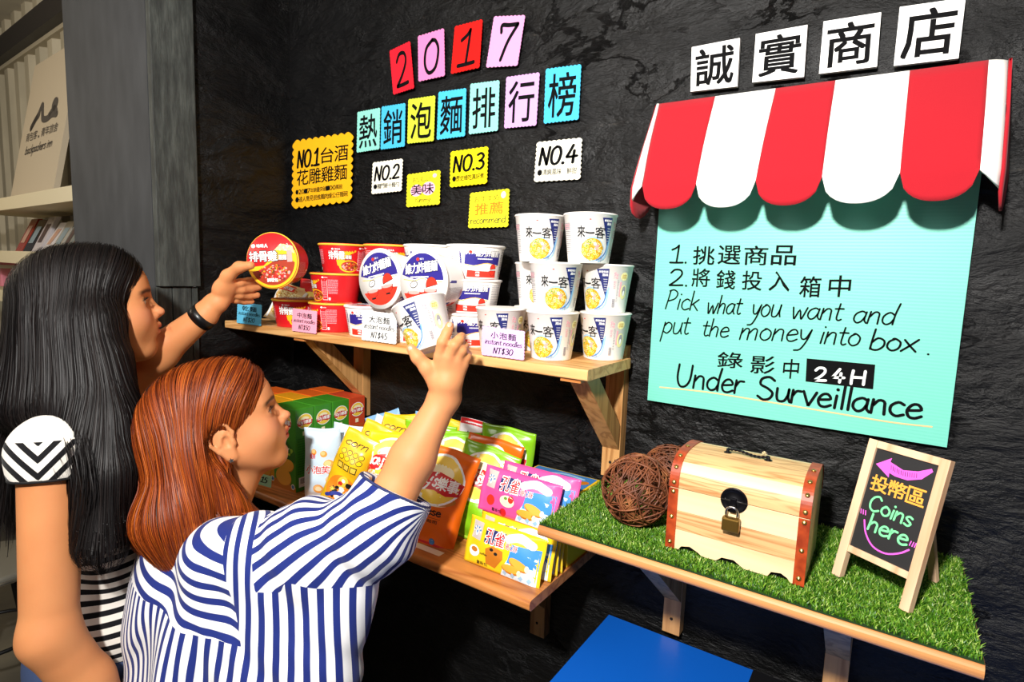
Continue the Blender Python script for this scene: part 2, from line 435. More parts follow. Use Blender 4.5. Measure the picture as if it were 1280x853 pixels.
# main wall: a trowelled plaster relief (real ridges), from the left corner to beyond the right of the frame
def relief_wall(name, x0, x1, z0, z1, step, fn, seed, mt):
    rng = np.random.RandomState(seed)
    nx, nz = int((x1 - x0) / step) + 1, int((z1 - z0) / step) + 1
    X, Z = np.meshgrid(np.linspace(x0, x1, nx), np.linspace(z0, z1, nz))
    Hh = np.zeros_like(X)
    for k in range(44):
        cx, cz = rng.uniform(x0, x1), rng.uniform(z0, z1); a = rng.uniform(-0.5, 0.35)
        u = (X - cx) * math.cos(a) + (Z - cz) * math.sin(a); v = -(X - cx) * math.sin(a) + (Z - cz) * math.cos(a)
        ln = rng.uniform(0.06, 0.28)
        v = v + 0.012 * np.sin(u * rng.uniform(18, 45) + k)
        Hh += 0.0036 * np.exp(-(u / ln) ** 2) * np.where(v > 0, np.exp(-(v / 0.025)), np.exp(-(v / 0.0035) ** 2))
    for k in range(6):
        f = 2 ** k * 2.1; a = rng.uniform(0, 3); Hh += 0.0012 / (k + 1) * np.sin(f * X * math.cos(a) + 2.1 * f * Z * math.sin(a) + k) 
    V = [fn(x, h, z) for x, h, z in zip(X.ravel(), Hh.ravel(), Z.ravel())]
    Fc = [(j * nx + i, j * nx + i + 1, (j + 1) * nx + i + 1, (j + 1) * nx + i) for j in range(nz - 1) for i in range(nx - 1)]
    return mesh(name, V, Fc, mt, smooth=True, kind='structure')
relief_wall('wall_back', CORNER, 1.2, 0.0, 2.72, 0.012, lambda x, h, z: (x, min(0.0045 - h, 0.006), z), 5, BLACK)
relief_wall('wall_left', 0.0, 0.29, 0.0, 2.72, 0.008, lambda x, h, z: (CORNER + h * 1.0 - 0.002, -0.274 + x, z), 9, BLACK)

def m_grey():
    m = mat('grey_paint', hexc('3b3d40'), 0.75)
    n = N(m, 'ShaderNodeTexNoise', Scale=7.0, Detail=5.0); L(m, coords(m, (3, 3, 1)), n.inputs['Vector'])
    r = ramp(m, [(0.3, hexc('2d2f32')), (0.7, hexc('3b3d40'))]); L(m, n.outputs[0], r.inputs[0]); L(m, r.outputs[0], bsdf(m).inputs['Base Color'])
    return m
def m_greyboard():
    m = mat('weathered_board', hexc('4a4e4a'), 0.7)
    n = N(m, 'ShaderNodeTexNoise', Scale=9.0, Detail=7.0, Roughness=0.7); L(m, coords(m, (6, 6, 1)), n.inputs['Vector'])
    r = ramp(m, [(0.3, hexc('1c1e1c')), (0.5, hexc('343734')), (0.75, hexc('555954'))]); L(m, n.outputs[0], r.inputs[0]); L(m, r.outputs[0], bsdf(m).inputs['Base Color'])
    bump(m, n.outputs[0], 0.5, 0.004)
    return m
GREY = m_grey(); GBOARD = m_greyboard()
# the column at the left end of the wall: grey panel to the room, boarded side to the shelves
g = G(); g.box((-1.92, -0.372, 0), (CORNER + 0.001, -0.282, 2.72)); g.build('wall_end', GREY, kind='structure')
col_ = bpy.data.objects['wall_end']
g = G(); g.box((CORNER + 0.003, -0.372, 1.535), (CORNER + 0.022, -0.274, 2.72), bev=0.002); g.build('board', GBOARD, col_)
for i, (y0, y1) in enumerate(((-0.372, -0.3385), (-0.3365, -0.292), (-0.290, -0.276))):
    g = G(); g.box((CORNER + 0.002, y0, 0.0), (CORNER + 0.011, y1, 1.533), bev=0.0015); g.build('board', GBOARD, col_)

# floor, ceiling
m_fl = mat('floor_concrete', hexc('6a645a'), 0.6)
n = N(m_fl, 'ShaderNodeTexNoise', Scale=3.0, Detail=6.0); L(m_fl, coords(m_fl), n.inputs['Vector'])
r = ramp(m_fl, [(0.3, hexc('555048')), (0.7, hexc('77705f'))]); L(m_fl, n.outputs[0], r.inputs[0]); L(m_fl, r.outputs[0], bsdf(m_fl).inputs['Base Color'])
g = G(); g.box((-7, -3.6, -0.05), (1.2, 1.6, 0)); g.build('floor', m_fl, kind='structure')
m_ce = mat('ceiling_paint', hexc('b3ac9a'), 0.8)
g = G(); g.box((-7, -3.6, 2.72), (1.2, 1.6, 2.78)); g.build('ceiling', m_ce, kind='structure')
BEAM = mat('beam_dark', hexc('1d1a1b'), 0.5)

# far container wall: corrugated steel, running away to the left
q0 = atZ(107, 17, 2.5); q1 = atZ(0, 90, 2.5)
_dir = (q1 - q0); _dir[2] = 0; _dir /= np.linalg.norm(_dir); _nrm = np.array([_dir[1], -_dir[0], 0])
if _nrm[1] > 0: _nrm = -_nrm
FW0 = q0 - _dir * 0.5
def far(u, v, z): return FW0 + _dir * u + _nrm * v + np.array([0, 0, z - FW0[2]])   # u along wall, v out of it
m_cor = mat('corrugated_steel', hexc('a59c86'), 0.6, 0.0)
n = N(m_cor, 'ShaderNodeTexNoise', Scale=6.0, Detail=4.0); L(m_cor, coords(m_cor, (1, 1, 0.3)), n.inputs['Vector'])
r = ramp(m_cor, [(0.3, hexc('8f8874')), (0.7, hexc('b8af98'))]); L(m_cor, n.outputs[0], r.inputs[0]); L(m_cor, r.outputs[0], bsdf(m_cor).inputs['Base Color'])
V = []; Fc = []; u = -0.2
prof = []
while u < 3.6:
    prof += [(u, 0), (u + 0.06, 0), (u + 0.085, 0.035), (u + 0.145, 0.035)]; u += 0.17
for (a, b) in prof: V += [far(a, b - 0.035, 0.0), far(a, b - 0.035, 2.72)]
for i in range(len(prof) - 1): Fc.append((2 * i, 2 * i + 2, 2 * i + 3, 2 * i + 1))
mesh('wall_far', V, Fc, m_cor, kind='structure')
def fbox(g_, u0, u1, v0, v1, z0, z1, mi=0):
    P = [far(u_, v_, z_) for z_ in (z0, z1) for (u_, v_) in ((u0, v0), (u1, v0), (u1, v1), (u0, v1))]
    g_.add(P, [(0, 1, 2, 3), (4, 5, 6, 7), (0, 1, 5, 4), (1, 2, 6, 5), (2, 3, 7, 6), (3, 0, 4, 7)], mi)
g = G(); fbox(g, -0.2, 3.7, -0.04, 0.012, 2.495, 2.512); g.build('trim_1', mat('rail_pale', hexc('a99f88'), 0.6), kind='structure')
g = G(); fbox(g, -0.2, 3.7, -0.04, 0.05, 2.512, 2.60); g.build('trim_2', BEAM, kind='structure')
# ================================================================== AWNING, BOARD AND CARDS ON THE WALL
INK = mat('marker_ink', hexc('08080a'), 0.8, spec=0.12)
def q_(cx, cy, ox, oy, s): return (ox + cx * s, oy + cy * s)

def card(name, quad, color_mat, label, art, group=None, thick=0.0012, lobes=(7, 8), lobe=0.06, y=-0.007, rot=False):
    """scalloped paper card; quad = TL TR BR BL in pixels on the wall plane; art draws in a unit square"""
    TL, TR, BR, BL = [atY(p[0], p[1], y) for p in quad]
    w = (np.linalg.norm(TR - TL) + np.linalg.norm(BR - BL)) / 2; h = (np.linalg.norm(TL - BL) + np.linalg.norm(TR - BR)) / 2
    c = (TL + TR + BR + BL) / 4
    def fn(u, v, d=0.0):   # u, v in 0..1
        p = (BL * (1 - u) + BR * u) * (1 - v) + (TL * (1 - u) + TR * u) * v
        return Vector((p[0] - c[0], p[1] - c[1] - d, p[2] - c[2]))
    out = []
    if lobes:
        nu, nv = lobes; k = 5
        def edge(a, b, n_, nrm):
            for i in range(n_):
                for j in range(k):
                    t = (i + j / k) / n_; bu = math.sin(math.pi * j / k)
                    rad = (lobe / n_) * 2.2
                    out.append((a[0] + (b[0] - a[0]) * t + nrm[0] * bu * rad, a[1] + (b[1] - a[1]) * t + nrm[1] * bu * rad))
        e = 0.02
        edge((e, e), (1 - e, e), nu, (0, -1)); edge((1 - e, e), (1 - e, 1 - e), nv, (1, 0)); edge((1 - e, 1 - e), (e, 1 - e), nu, (0, 1)); edge((e, 1 - e), (e, e), nv, (-1, 0))
    else: out = [(0, 0), (1, 0), (1, 1), (0, 1)]
    n_ = len(out); V = [fn(p[0], p[1], 0) for p in out] + [fn(p[0], p[1], thick) for p in out]
    tri = tessellate_polygon([[Vector((p[0], p[1], 0)) for p in out]])
    Fc = [tuple(t)[::-1] for t in tri] + [tuple(i + n_ for i in t) for t in tri] + [(i, (i + 1) % n_, n_ + (i + 1) % n_, n_ + i) for i in range(n_)]
    o = mesh(name, V, Fc, color_mat); o.location = c
    tag(o, label, 'card', group)
    A = Art(); art(A)
    A.build('lettering', o, lambda u, v, d: fn(u, v, thick + d))
    return o

S2 = (350, 0, .34)
def Q2(*pts): return [q_(p[0], p[1], *S2) for p in pts]
paper = lambda n, c: mat('paper_' + n, hexc(c), 0.8, spec=0.2)
P_RED, P_PINK, P_RED2, P_PK2 = paper('red', 'ee1c2e'), paper('rose', 'e884bb'), paper('scarlet', 'ea140f'), paper('pale_pink', 'e69bd0')
P_AQ, P_BLUE, P_LIME, P_MINT, P_LILAC = paper('aqua', '8fdccc'), paper('sky', '48bce6'), paper('lime', 'ccdc3c'), paper('mint', '90e0d4'), paper('lilac', 'd8a2e2')
P_YEL, P_CREAM, P_LEMON, P_GOLD, P_WHITE = paper('gold', 'fdb916'), paper('cream', 'fbf6df'), paper('lemon', 'f3e92a'), paper('yellow', 'f7e014'), paper('white', 'fbf9f4')
G1 = 'scalloped year cards on the black wall'; G2 = 'scalloped title cards on the black wall'
def dig(d, w=.1):
    def f(A):
        # hand drawn digit in a unit square, wide pen
        a, st = HAND[d]
        for pts in st:
            P = [(.2 + p[0] / a * .62 + (p[1] / 1.75) * .06, .14 + p[1] / 1.75 * .7) for p in pts]
            A.stroke(P, w, INK, 2)
    return f
for d, qd, pm, nm in (('2', ((403,187),(480,150),(495,325),(417,350)), P_RED, 'crimson scalloped card with the digit 2, leftmost of the year row'),
                      ('0', ((507,133),(605,103),(608,280),(509,302)), P_PINK, 'rose pink scalloped card with the digit 0'),
                      ('1', ((643,97),(747,70),(735,250),(628,274)), P_RED2, 'bright red scalloped card with the digit 1'),
                      ('7', ((787,60),(904,55),(875,243),(757,250)), P_PK2, 'pale pink scalloped card with the digit 7, rightmost of the year row')):
    card('digit_card', Q2(*qd), pm, nm, dig(d, .085), G1, lobes=(8, 13), lobe=.075)
def one(ch, b=.014):
    return lambda A: A.text(ch, .12, .1, .88, .88, INK, 2, b)
for ch, qd, pm, cn in (('熱', ((285,412),(370,395),(367,550),(282,563)), P_AQ, 'pale aqua'), ('銷', ((374,392),(463,378),(460,540),(370,552)), P_BLUE, 'sky blue'),
                   ('泡', ((472,365),(573,350),(567,520),(468,530)), P_LIME, 'lime yellow'), ('麵', ((583,338),(687,323),(682,502),(576,516)), P_BLUE, 'sky blue'),
                   ('排', ((700,308),(809,294),(803,482),(694,496)), P_MINT, 'mint'), ('行', ((832,283),(957,265),(944,463),(824,474)), P_LILAC, 'lilac'),
                   ('榜', ((977,253),(1110,235),(1100,441),(969,457)), P_BLUE, 'sky blue')):
    card('character_card', Q2(*qd), pm, cn + ' scalloped character card, ' + {'熱': 'leftmost of the title row', '銷': 'second in the title row', '泡': 'third in the title row', '麵': 'fourth, in the middle of the title row', '排': 'fifth in the title row', '行': 'sixth in the title row', '榜': 'rightmost of the title row'}[ch], one(ch), G2, lobes=(9, 12), lobe=.075)

def a_no1(A):
    A.hand('NO.1', .08, .60, .47, .24, INK, .035, slant=.05); A.chars('台酒', .49, .61, .94, .84, INK, 2, .012, .08)
    A.chars('花雕雞麵', .08, .33, .93, .56, INK, 2, .012, .04)
    A.chars('•2017年銷量突破100萬碗', .06, .20, .86, .27, INK, 2, .01, .02); A.chars('•達人喬見很推薦肉燥公仔麵碗', .06, .08, .95, .16, INK, 2, .01, .02)
card('notice_card', Q2((50,520),(268,487),(262,740),(46,767)), P_YEL, 'large golden yellow scalloped card headed NO.1, leftmost on the wall', a_no1, lobes=(9, 9), lobe=.14)
def a_no(n, txt):
    def f(A):
        A.hand('NO.' + n, .08, .42, .92, .42, INK, .065, slant=.06); A.chars(txt, .07, .15, .92, .30, INK, 2, .01, .03)
    return f
card('notice_card', Q2((342,598),(453,583),(448,703),(337,715)), P_CREAM, 'small cream scalloped card headed NO.2', a_no('2', '•獨門麥十麵勺'), lobes=(9, 9), lobe=.10)
card('notice_card', Q2((628,558),(767,538),(762,675),(625,690)), P_GOLD, 'yellow scalloped card headed NO.3', a_no('3', '•歷史維吃真好煮'), lobes=(9, 9), lobe=.10)
card('notice_card', Q2((945,523),(1112,506),(1105,660),(934,670)), P_CREAM, 'cream scalloped card headed NO.4, rightmost of the small cards', a_no('4', '•清爽風味 鮮甜'), lobes=(9, 9), lobe=.10)
OLV = mat('ink_olive', hexc('857c0c'), .6); PURP = mat('ink_pink_halo', hexc('f2b8d8'), .6); ORG = mat('ink_orange', hexc('d28400'), .6); BRW = mat('ink_brown', hexc('4b4620'), .6)
def a_yum(A):
    A.chars('おいしい', .18, .72, .72, .88, OLV, 2, .0, .05); A.disc(.3, .48, .18, .18, PURP, 1); A.disc(.66, .5, .2, .2, PURP, 1); A.disc(.84, .86, .06, .06, PURP, 1)
    A.chars('美味', .14, .34, .82, .66, INK, 2, .01, .06); A.hand('Yummy' if 'Y' in HAND else 'yummy', .25, .12, .72, .14, OLV, .015)
card('notice_card', Q2((469,642),(591,625),(588,752),(465,763)), P_LEMON, 'small lemon scalloped card reading 美味 with pink spots, below the title row', a_yum, lobes=(9, 9), lobe=.10)
def a_rec(A):
    A.chars('おすすめ', .12, .72, .76, .88, OLV, 2, .0, .05); A.disc(.86, .85, .06, .09, PURP, 1)
    A.chars('推薦', .16, .36, .86, .68, ORG, 2, .018, .1); A.hand('recommend', .06, .12, .94, .2, BRW, .018, slant=.0)
card('notice_card', Q2((700,710),(845,693),(840,835),(692,840)), P_LEMON, 'bright yellow scalloped card ending in the word recommend', a_rec, lobes=(10, 10), lobe=.10)

S3 = (760, 0, .40625)
TILE = mat('tile_white', hexc('faf8f5'), 0.5)
for ch, qd in (('誠', ((262,150),(409,122),(401,270),(258,286))), ('實', ((458,110),(616,82),(605,241),(447,258))), ('商', ((665,72),(841,44),(828,210),(651,232))), ('店', ((898,28),(1099,0),(1077,185),(879,208)))):
    card('character_tile', [q_(p[0], p[1], *S3) for p in qd], TILE, 'thick white square tile with a black character, ' + {'誠': 'leftmost above the awning', '實': 'second from the left above the awning', '商': 'third from the left above the awning', '店': 'rightmost above the awning'}[ch],
         lambda A, ch=ch: A.text(ch, .1, .1, .9, .9, INK, 2, .024), 'white shop name tiles', thick=0.008, lobes=None, y=-0.004)

# the aqua board
BOARD = mat('board_aqua', hexc('76d2bd'), 0.45)
wv = N(BOARD, 'ShaderNodeTexWave', Scale=62.0); wv.bands_direction = 'Z'; L(BOARD, coords(BOARD), wv.inputs['Vector']); bump(BOARD, wv.outputs[0], 0.12, 0.0006)
yb = -0.008
bl, br = atY(809.3, 499.8, yb), atY(1183.5, 560.3, yb); tl, tr = atY(824, 250, yb), atY(1219.8, 240, yb)
bl[2] = br[2] = (bl[2] + br[2]) / 2
g = G(); x0, x1, z0, z1 = bl[0], br[0], bl[2], 1.775
g.add([(x0, yb, z0), (x1, yb, z0), (x1 - .001, yb, z1), (x0 - .002, yb, z1), (x0, 0, z0), (x1, 0, z0), (x1 - .001, 0, z1), (x0 - .002, 0, z1)],
      [(0, 1, 2, 3), (5, 4, 7, 6), (0, 4, 5, 1), (1, 5, 6, 2), (2, 6, 7, 3), (3, 7, 4, 0)])
bo = g.build('notice_board', BOARD, label='large aqua board with handwritten shop rules hanging under the striped awning', cat='board')
S6 = (780, 240, .390625)
A = Art()
def B(cx, cy): p = atY(*q_(cx, cy, *S6), yb); return p[0], p[2]
def run(kind, t, p0, p1, hpx, w=None, gap=.12, bold=.014, slant=.15, m=INK):
    a, b = B(*p0), B(*p1); top = B(p0[0], p0[1] - hpx); h = top[1] - a[1]; sl = (b[1] - a[1]) / (b[0] - a[0])
    if kind == 'h': A.hand(t, a[0], a[1], b[0], h, m, w or .0026, 2, slant, slope=sl)
    else: A.chars(t, a[0], a[1], b[0], a[1] + h, m, 2, bold, gap, slope=sl, jit=.04)
run('h', '1.', (145,226), (212,228), 55, .0034, slant=.05); run('c', '挑選商品', (220,230), (548,238), 58, gap=.16)
run('h', '2.', (142,299), (212,302), 52, .0034, slant=.05); run('c', '將錢投入', (216,304), (528,320), 58, gap=.36); run('c', '箱中', (560,334), (722,336), 66, gap=.38)
run('h', 'Pick', (132,374), (238,380), 60); run('h', 'what', (262,388), (374,392), 58); run('h', 'you', (405,398), (500,400), 66); run('h', 'want', (532,404), (697,412), 62); run('h', 'and', (730,418), (868,426), 66)
run('h', 'put', (122,452), (208,456), 62); run('h', 'the', (247,460), (335,466), 56); run('h', 'money', (368,472), (595,480), 64); run('h', 'into', (622,484), (755,494), 66); run('h', 'box', (782,504), (938,512), 66, .003); run('h', '.', (968,520), (985,521), 30)
run('c', '錄', (298,560), (378,564), 50); run('c', '影', (404,578), (480,582), 56); run('c', '中', (507,594), (557,596), 62)
P4 = [B(*p) for p in ((581,607), (797,632), (804,553), (585,533))]; A.poly(P4, INK, 1)
WMK = mat('white_marker', hexc('f4f8f6'), .5)
run('h', '2', (606,603), (650,606), 42, .0040, slant=.02, m=WMK); run('h', '4', (664,607), (706,611), 42, .0040, slant=.02, m=WMK); run('h', 'H', (722,614), (776,618), 44, .0040, slant=.02, m=WMK)
run('h', 'Under', (165,620), (384,648), 70, .0040, slant=.05); run('h', 'Surveillance', (425,660), (955,728), 70, .0044, slant=.03)
PEACH = mat('ink_peach', hexc('f0c48a'), .6)
A.stroke([B(*p) for p in ((115,625), (260,640), (400,662), (540,685), (700,712), (860,738), (985,752))], .0022, PEACH, 1)
A.build('lettering', bo, lambda u, v, w: (u, yb - .0003 - w, v))

# striped felt awning
FELT_R = mat('felt_red', hexc('ad0b1e'), 0.95, sheen=.1); FELT_W = mat('felt_white', hexc('fbfaf4'), 0.95, sheen=.1)
for fm_ in (FELT_R, FELT_W):
    n = N(fm_, 'ShaderNodeTexNoise', Scale=900.0, Detail=2.0); L(fm_, coords(fm_), n.inputs['Vector']); bump(fm_, n.outputs[0], 0.25, 0.0006)
aw = empty('awning', (-0.145, 0, 1.84), label='scalloped red and white striped felt awning above the aqua board', cat='awning')
YT, YB, ZT, ZB = -0.022, -0.092, 1.905, 1.752
xt = [-0.392, -0.385, -0.288, -0.194, -0.110, -0.017, 0.071, 0.095]
def Xb(x): return x * 1.0 + (0.012 if x > 0 else -0.004 if x < -0.3 else 0.0)
bots = [atY(p[0], p[1], YB) for p in ((787, 234), (803, 232), (869.5, 238), (943.7, 235), (1028, 217), (1125, 215), (1225, 213), (1256, 215))]
xb = [float(b_[0]) for b_ in bots]
def face(s, t):  # s: x param top->bottom linear ; t 0..1 down
    bulge = 0.014 * math.sin(math.pi * t)
    return YT + (YB - YT) * t ** 1.15 - bulge * 0.6, ZT + (ZB - ZT) * t
def strip(i, m, nm):
    a0, a1, b0, b1 = xt[i], xt[i + 1], xb[i], xb[i + 1]
    nx, nt = 14, 10; th = 0.0035; rows = []
    for j in range(nt + 1):
        t = j / nt; y, z = face(0, t)
        rows.append([(a0 + (a1 - a0) * k / nx + ((b0 + (b1 - b0) * k / nx) - (a0 + (a1 - a0) * k / nx)) * t, y, z) for k in range(nx + 1)])
    w = b1 - b0; ry = min(w / 2, 0.040)
    for j in range(1, 6):   # rounded scallop
        rows.append([])
        for k in range(nx + 1):
            s_ = k / nx * 2 - 1; d = ry * (max(0.0, 1 - abs(s_) ** 2.3)) ** 0.5 if abs(s_) < 1 else 0
            f = j / 5; rows[-1].append((b0 + w * k / nx, YB - 0.004 * f * (d / ry if ry else 0), ZB - d * f))
    V = [p for r_ in rows for p in r_]; n_ = len(V); W = nx + 1
    V = [(x + .145, y, z - 1.84) for x, y, z in V] + [(x + .145, y + th, z - 1.84 + .0005) for x, y, z in V]
    Fc = []
    for j in range(len(rows) - 1):
        for k in range(nx):
            q = (j * W + k, (j + 1) * W + k, (j + 1) * W + k + 1, j * W + k + 1)
            Fc.append(q); Fc.append(tuple(i_ + n_ for i_ in reversed(q)))
    per = [j * W for j in range(len(rows))] + [(len(rows) - 1) * W + k for k in range(1, W)] + [j * W + nx for j in range(len(rows) - 2, -1, -1)] + [k for k in range(nx - 1, 0, -1)]
    for a_, b_ in zip(per, per[1:] + per[:1]): Fc.append((b_, a_, a_ + n_, b_ + n_))
    mesh(nm, V, Fc, m, aw, smooth=True)
for i, m in ((1, FELT_R), (2, FELT_W), (3, FELT_R), (4, FELT_W), (5, FELT_R)):
    strip(i, m, 'stripe')
# end returns: white fold turning the corner, red flap behind it
def flap(P, m, nm, th=0.003):
    """P grid rows (list of rows of points)"""
    W = len(P[0]); V = [tuple(p) for r_ in P for p in r_]; n_ = len(V)
    nv = Vector(np.cross(np.array(P[0][-1], float) - P[0][0], np.array(P[-1][0], float) - P[0][0])).normalized() * th
    V2 = [tuple(Vector(v) + nv) for v in V]
    Fc = []
    for j in range(len(P) - 1):
        for k in range(W - 1):
            q = (j * W + k, (j + 1) * W + k, (j + 1) * W + k + 1, j * W + k + 1); Fc += [q, tuple(i_ + n_ for i_ in reversed(q))]
    per = [j * W for j in range(len(P))] + [(len(P) - 1) * W + k for k in range(1, W)] + [j * W + W - 1 for j in range(len(P) - 2, -1, -1)] + [k for k in range(W - 2, 0, -1)]
    for a_, b_ in zip(per, per[1:] + per[:1]): Fc.append((b_, a_, a_ + n_, b_ + n_))
    V = [(x + .145, y, z - 1.84) for x, y, z in V + V2]
    mesh(nm, V, Fc, m, aw, smooth=True)
for sgn in (0, 1):
    i0, i1 = (1, 0) if sgn == 0 else (6, 7)
    # white edge strip
    rows = []
    for j in range(12):
        t = j / 9 if j <= 9 else 1.0; y, z = face(0, min(t, 1))
        a, b = xt[i0] + (xb[i0] - xt[i0]) * t, xt[i1] + (xb[i1] - xt[i1]) * t
        ext = 0 if j <= 9 else (j - 9) * 0.012
        rows.append([(a + (b - a) * k / 3, y + (0.004 * (k / 3) ** 2 * 4 * (1 if k else 0)) * (1), z - ext * (k / 3)) for k in range(4)])
    flap(rows, FELT_W, 'edge_stripe')
    # red side return from the front corner back to the wall
    rows = []
    for j in range(13):
        t = min(1, j / 9); y, z = face(0, t); b = xt[i1] + (xb[i1] - xt[i1]) * t
        xw = (-0.386 - 0.006 * t) if sgn == 0 else (0.098 + 0.012 * t)
        row = []
        for k in range(7):
            s_ = k / 6; ext = 0 if j <= 9 else (j - 9) / 3 * 0.050 * max(0, math.sin(math.pi * min(1, s_ * .8 + .15))) ** .7
            row.append((b + (xw - b) * s_, y + 0.012 * 0 + (-0.002 - y) * s_ + (0.010 if s_ == 0 else 0), z - ext))
        rows.append(row)
    flap(rows, FELT_R, 'side_flap')
# ================================================================== SHELVES
PINE = wood('pine_board', hexc('e0ae70'), hexc('bd8040'), 0, 1.0, 0.5, 6)
PINE2 = wood('pine_board_honey', hexc('c67f42'), hexc('98531f'), 0, 1.0, 0.45, 6)
PINEV = wood('pine_post', hexc('c9965c'), hexc('a06c38'), 2, 1.0, 0.5, 5)
HOLE = mat('screw_hole', hexc('1a120b'), 0.8)
ZU, ZL, ZG = 1.4445, 1.065, 1.200
def shelf_board(name, x0, x1, y0, y1, zt, th, m, parent, rnd=0.006):
    """board with a rounded front edge at y0"""
    pts = []
    for a in range(0, 91, 18): pts.append((y0 + rnd - rnd * math.sin(math.radians(a)), zt - rnd + rnd * math.cos(math.radians(a))))
    for a in range(0, 91, 18): pts.append((y0 + rnd - rnd * math.cos(math.radians(a)), zt - th + rnd - rnd * math.sin(math.radians(a))))
    pts += [(y1, zt - th), (y1, zt)]
    g = G(); g.prism(pts[::-1], x0, x1, 0); return g.build(name, m, parent, smooth=False)
def bracket(parent, x0, x1, zt, zb, yf, zj, top=0.0):
    g = G(); g.box((x0, -0.022, zb), (x1, 0.004, zt + top), bev=0.001); p = g.build('post', PINEV, parent)
    g = G(); g.lathe([(0, -0.0006), (0.0028, -0.0006), (0.0028, 0.0006), (0, 0.0006)], 14, T=Matrix.Translation(((x0 + x1) / 2, -0.0225, zb + 0.03)) @ Matrix.Rotation(math.pi / 2, 4, 'X')); g.build('screw_hole', HOLE, p)
    w = 0.022
    g = G(); g.prism([(-0.0225, zj - w), (-0.0225, zj + w * 1.15), (yf + w * 1.3, zt), (yf - w * .9, zt)], x0 + .001, x1 - .001, 0); g.build('brace', PINEV, parent)
sh = empty('wall_shelf', (-0.9, 0, ZU), label='upper pine wall shelf holding the stacked noodle bowls and cups', cat='shelf')
def sub(parent):  # keeps world coordinates for children
    parent_inv = Matrix.Translation(parent.location).inverted(); return parent_inv
def fix(parent):
    for o in bpy.data.objects:
        if o.parent == parent and 'fx' not in o: o.matrix_parent_inverse = Matrix.Translation(parent.location).inverted(); o['fx'] = 1
def unfx():
    for o in bpy.data.objects:
        if 'fx' in o: del o['fx']
shelf_board('shelf_board', CORNER + 0.006, -0.409, -0.205, -0.0225, ZU, 0.019, PINE, sh, 0.003)
bracket(sh, -0.4575, -0.4205, ZU - 0.019, 1.205, -0.165, 1.285, 0.0)
bracket(sh, -1.1805, -1.1435, ZU - 0.019, 1.205, -0.165, 1.285, 0.0)
for x in (-0.4575, -1.1805):
    g = G(); g.box((x, -0.022, ZU - 0.019), (x + 0.037, 0.004, ZU + 0.022), bev=0.001); g.build('post_top', PINE, sh)
    g = G(); g.box((x - 0.004, -0.200, ZU - 0.025), (x + 0.034, -0.022, ZU - 0.0192)); g.build('cleat', PINE2, sh)
fix(sh)
sl = empty('wall_shelf', (-0.87, 0, ZL), label='lower orange-brown wooden shelf holding snack boxes and crisp bags', cat='shelf')
shelf_board('shelf_board', -1.40, -0.452, -0.287, -0.0225, ZL, 0.019, PINE2, sl, 0.007)
bracket(sl, -0.606, -0.570, ZL - 0.019, 0.808, -0.20, 0.90)
pl = atY(480, 700, -0.022)
bracket(sl, pl[0], pl[0] + 0.036, ZL - 0.019, atY(487, 711, -0.022)[2], -0.20, 0.95)
g = G(); g.box((-0.735, -0.262, ZL), (-0.668, -0.246, ZL + 0.0004)); g.build('torn_sticker', mat('sticker_residue', hexc('e9d9c6'), .8), sl, label='torn whitish sticker residue')
fix(sl)
sg = empty('wall_shelf', (-0.16, 0, ZG), label='right wooden shelf covered with artificial grass under the chest', cat='shelf')
shelf_board('shelf_board', -0.442, 0.1155, -0.289, -0.003, ZG, 0.019, wood('beech_edge', hexc('cf8f56'), hexc('b87541'), 0, 1.0, 0.4, 3), sg, 0.0085)
bracket(sg, -0.3135, -0.2805, ZG - 0.019, 0.930, -0.225, 1.020)
bracket(sg, -0.043, -0.0075, ZG - 0.019, 0.905, -0.225, 1.020)
# artificial grass
GR = mat('turf_green', hexc('4f8f2a'), 0.42, spec=0.4)
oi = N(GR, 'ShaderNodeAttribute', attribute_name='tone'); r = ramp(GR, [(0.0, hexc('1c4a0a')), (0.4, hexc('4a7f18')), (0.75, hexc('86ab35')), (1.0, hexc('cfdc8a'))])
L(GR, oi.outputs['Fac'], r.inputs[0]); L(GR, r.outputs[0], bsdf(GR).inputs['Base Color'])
rng = np.random.RandomState(3); nb = 62000
bx = rng.uniform(-0.441, 0.1135, nb); by = rng.uniform(-0.2835, -0.008, nb); az = rng.uniform(0, 2 * np.pi, nb); hh = rng.uniform(0.0045, 0.0098, nb)
le = rng.uniform(0.1, 1.0, nb) * hh; la = az + rng.uniform(0.6, 2.5, nb); wd = rng.uniform(0.0005, 0.00085, nb)
V = np.zeros((nb, 5, 3)); dx, dy = np.cos(az) * wd, np.sin(az) * wd
V[:, 0] = np.c_[bx - dx, by - dy, np.full(nb, ZG)]; V[:, 1] = np.c_[bx + dx, by + dy, np.full(nb, ZG)]
lx, ly = np.cos(la) * le, np.sin(la) * le
V[:, 2] = np.c_[bx + dx + lx * .35, by + dy + ly * .35, ZG + hh * .6]; V[:, 3] = np.c_[bx - dx + lx * .35, by - dy + ly * .35, ZG + hh * .6]
V[:, 4] = np.c_[bx + lx, by + ly, ZG + hh]
V[:, :, 1] = np.clip(V[:, :, 1], -0.2885, -0.0035)
ix = np.arange(nb) * 5
Fq = [(i, i + 1, i + 2, i + 3) for i in ix] + [(i + 3, i + 2, i + 4) for i in ix]
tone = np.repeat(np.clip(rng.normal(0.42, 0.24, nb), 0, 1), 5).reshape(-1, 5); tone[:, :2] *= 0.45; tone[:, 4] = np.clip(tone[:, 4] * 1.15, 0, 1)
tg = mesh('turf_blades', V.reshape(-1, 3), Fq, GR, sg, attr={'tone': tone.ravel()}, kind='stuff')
g = G(); g.box((-0.4415, -0.285, ZG), (0.115, -0.004, ZG + 0.0012)); g.build('turf_backing', mat('turf_backing', hexc('17340c'), .8), sg)
fix(sg); unfx()
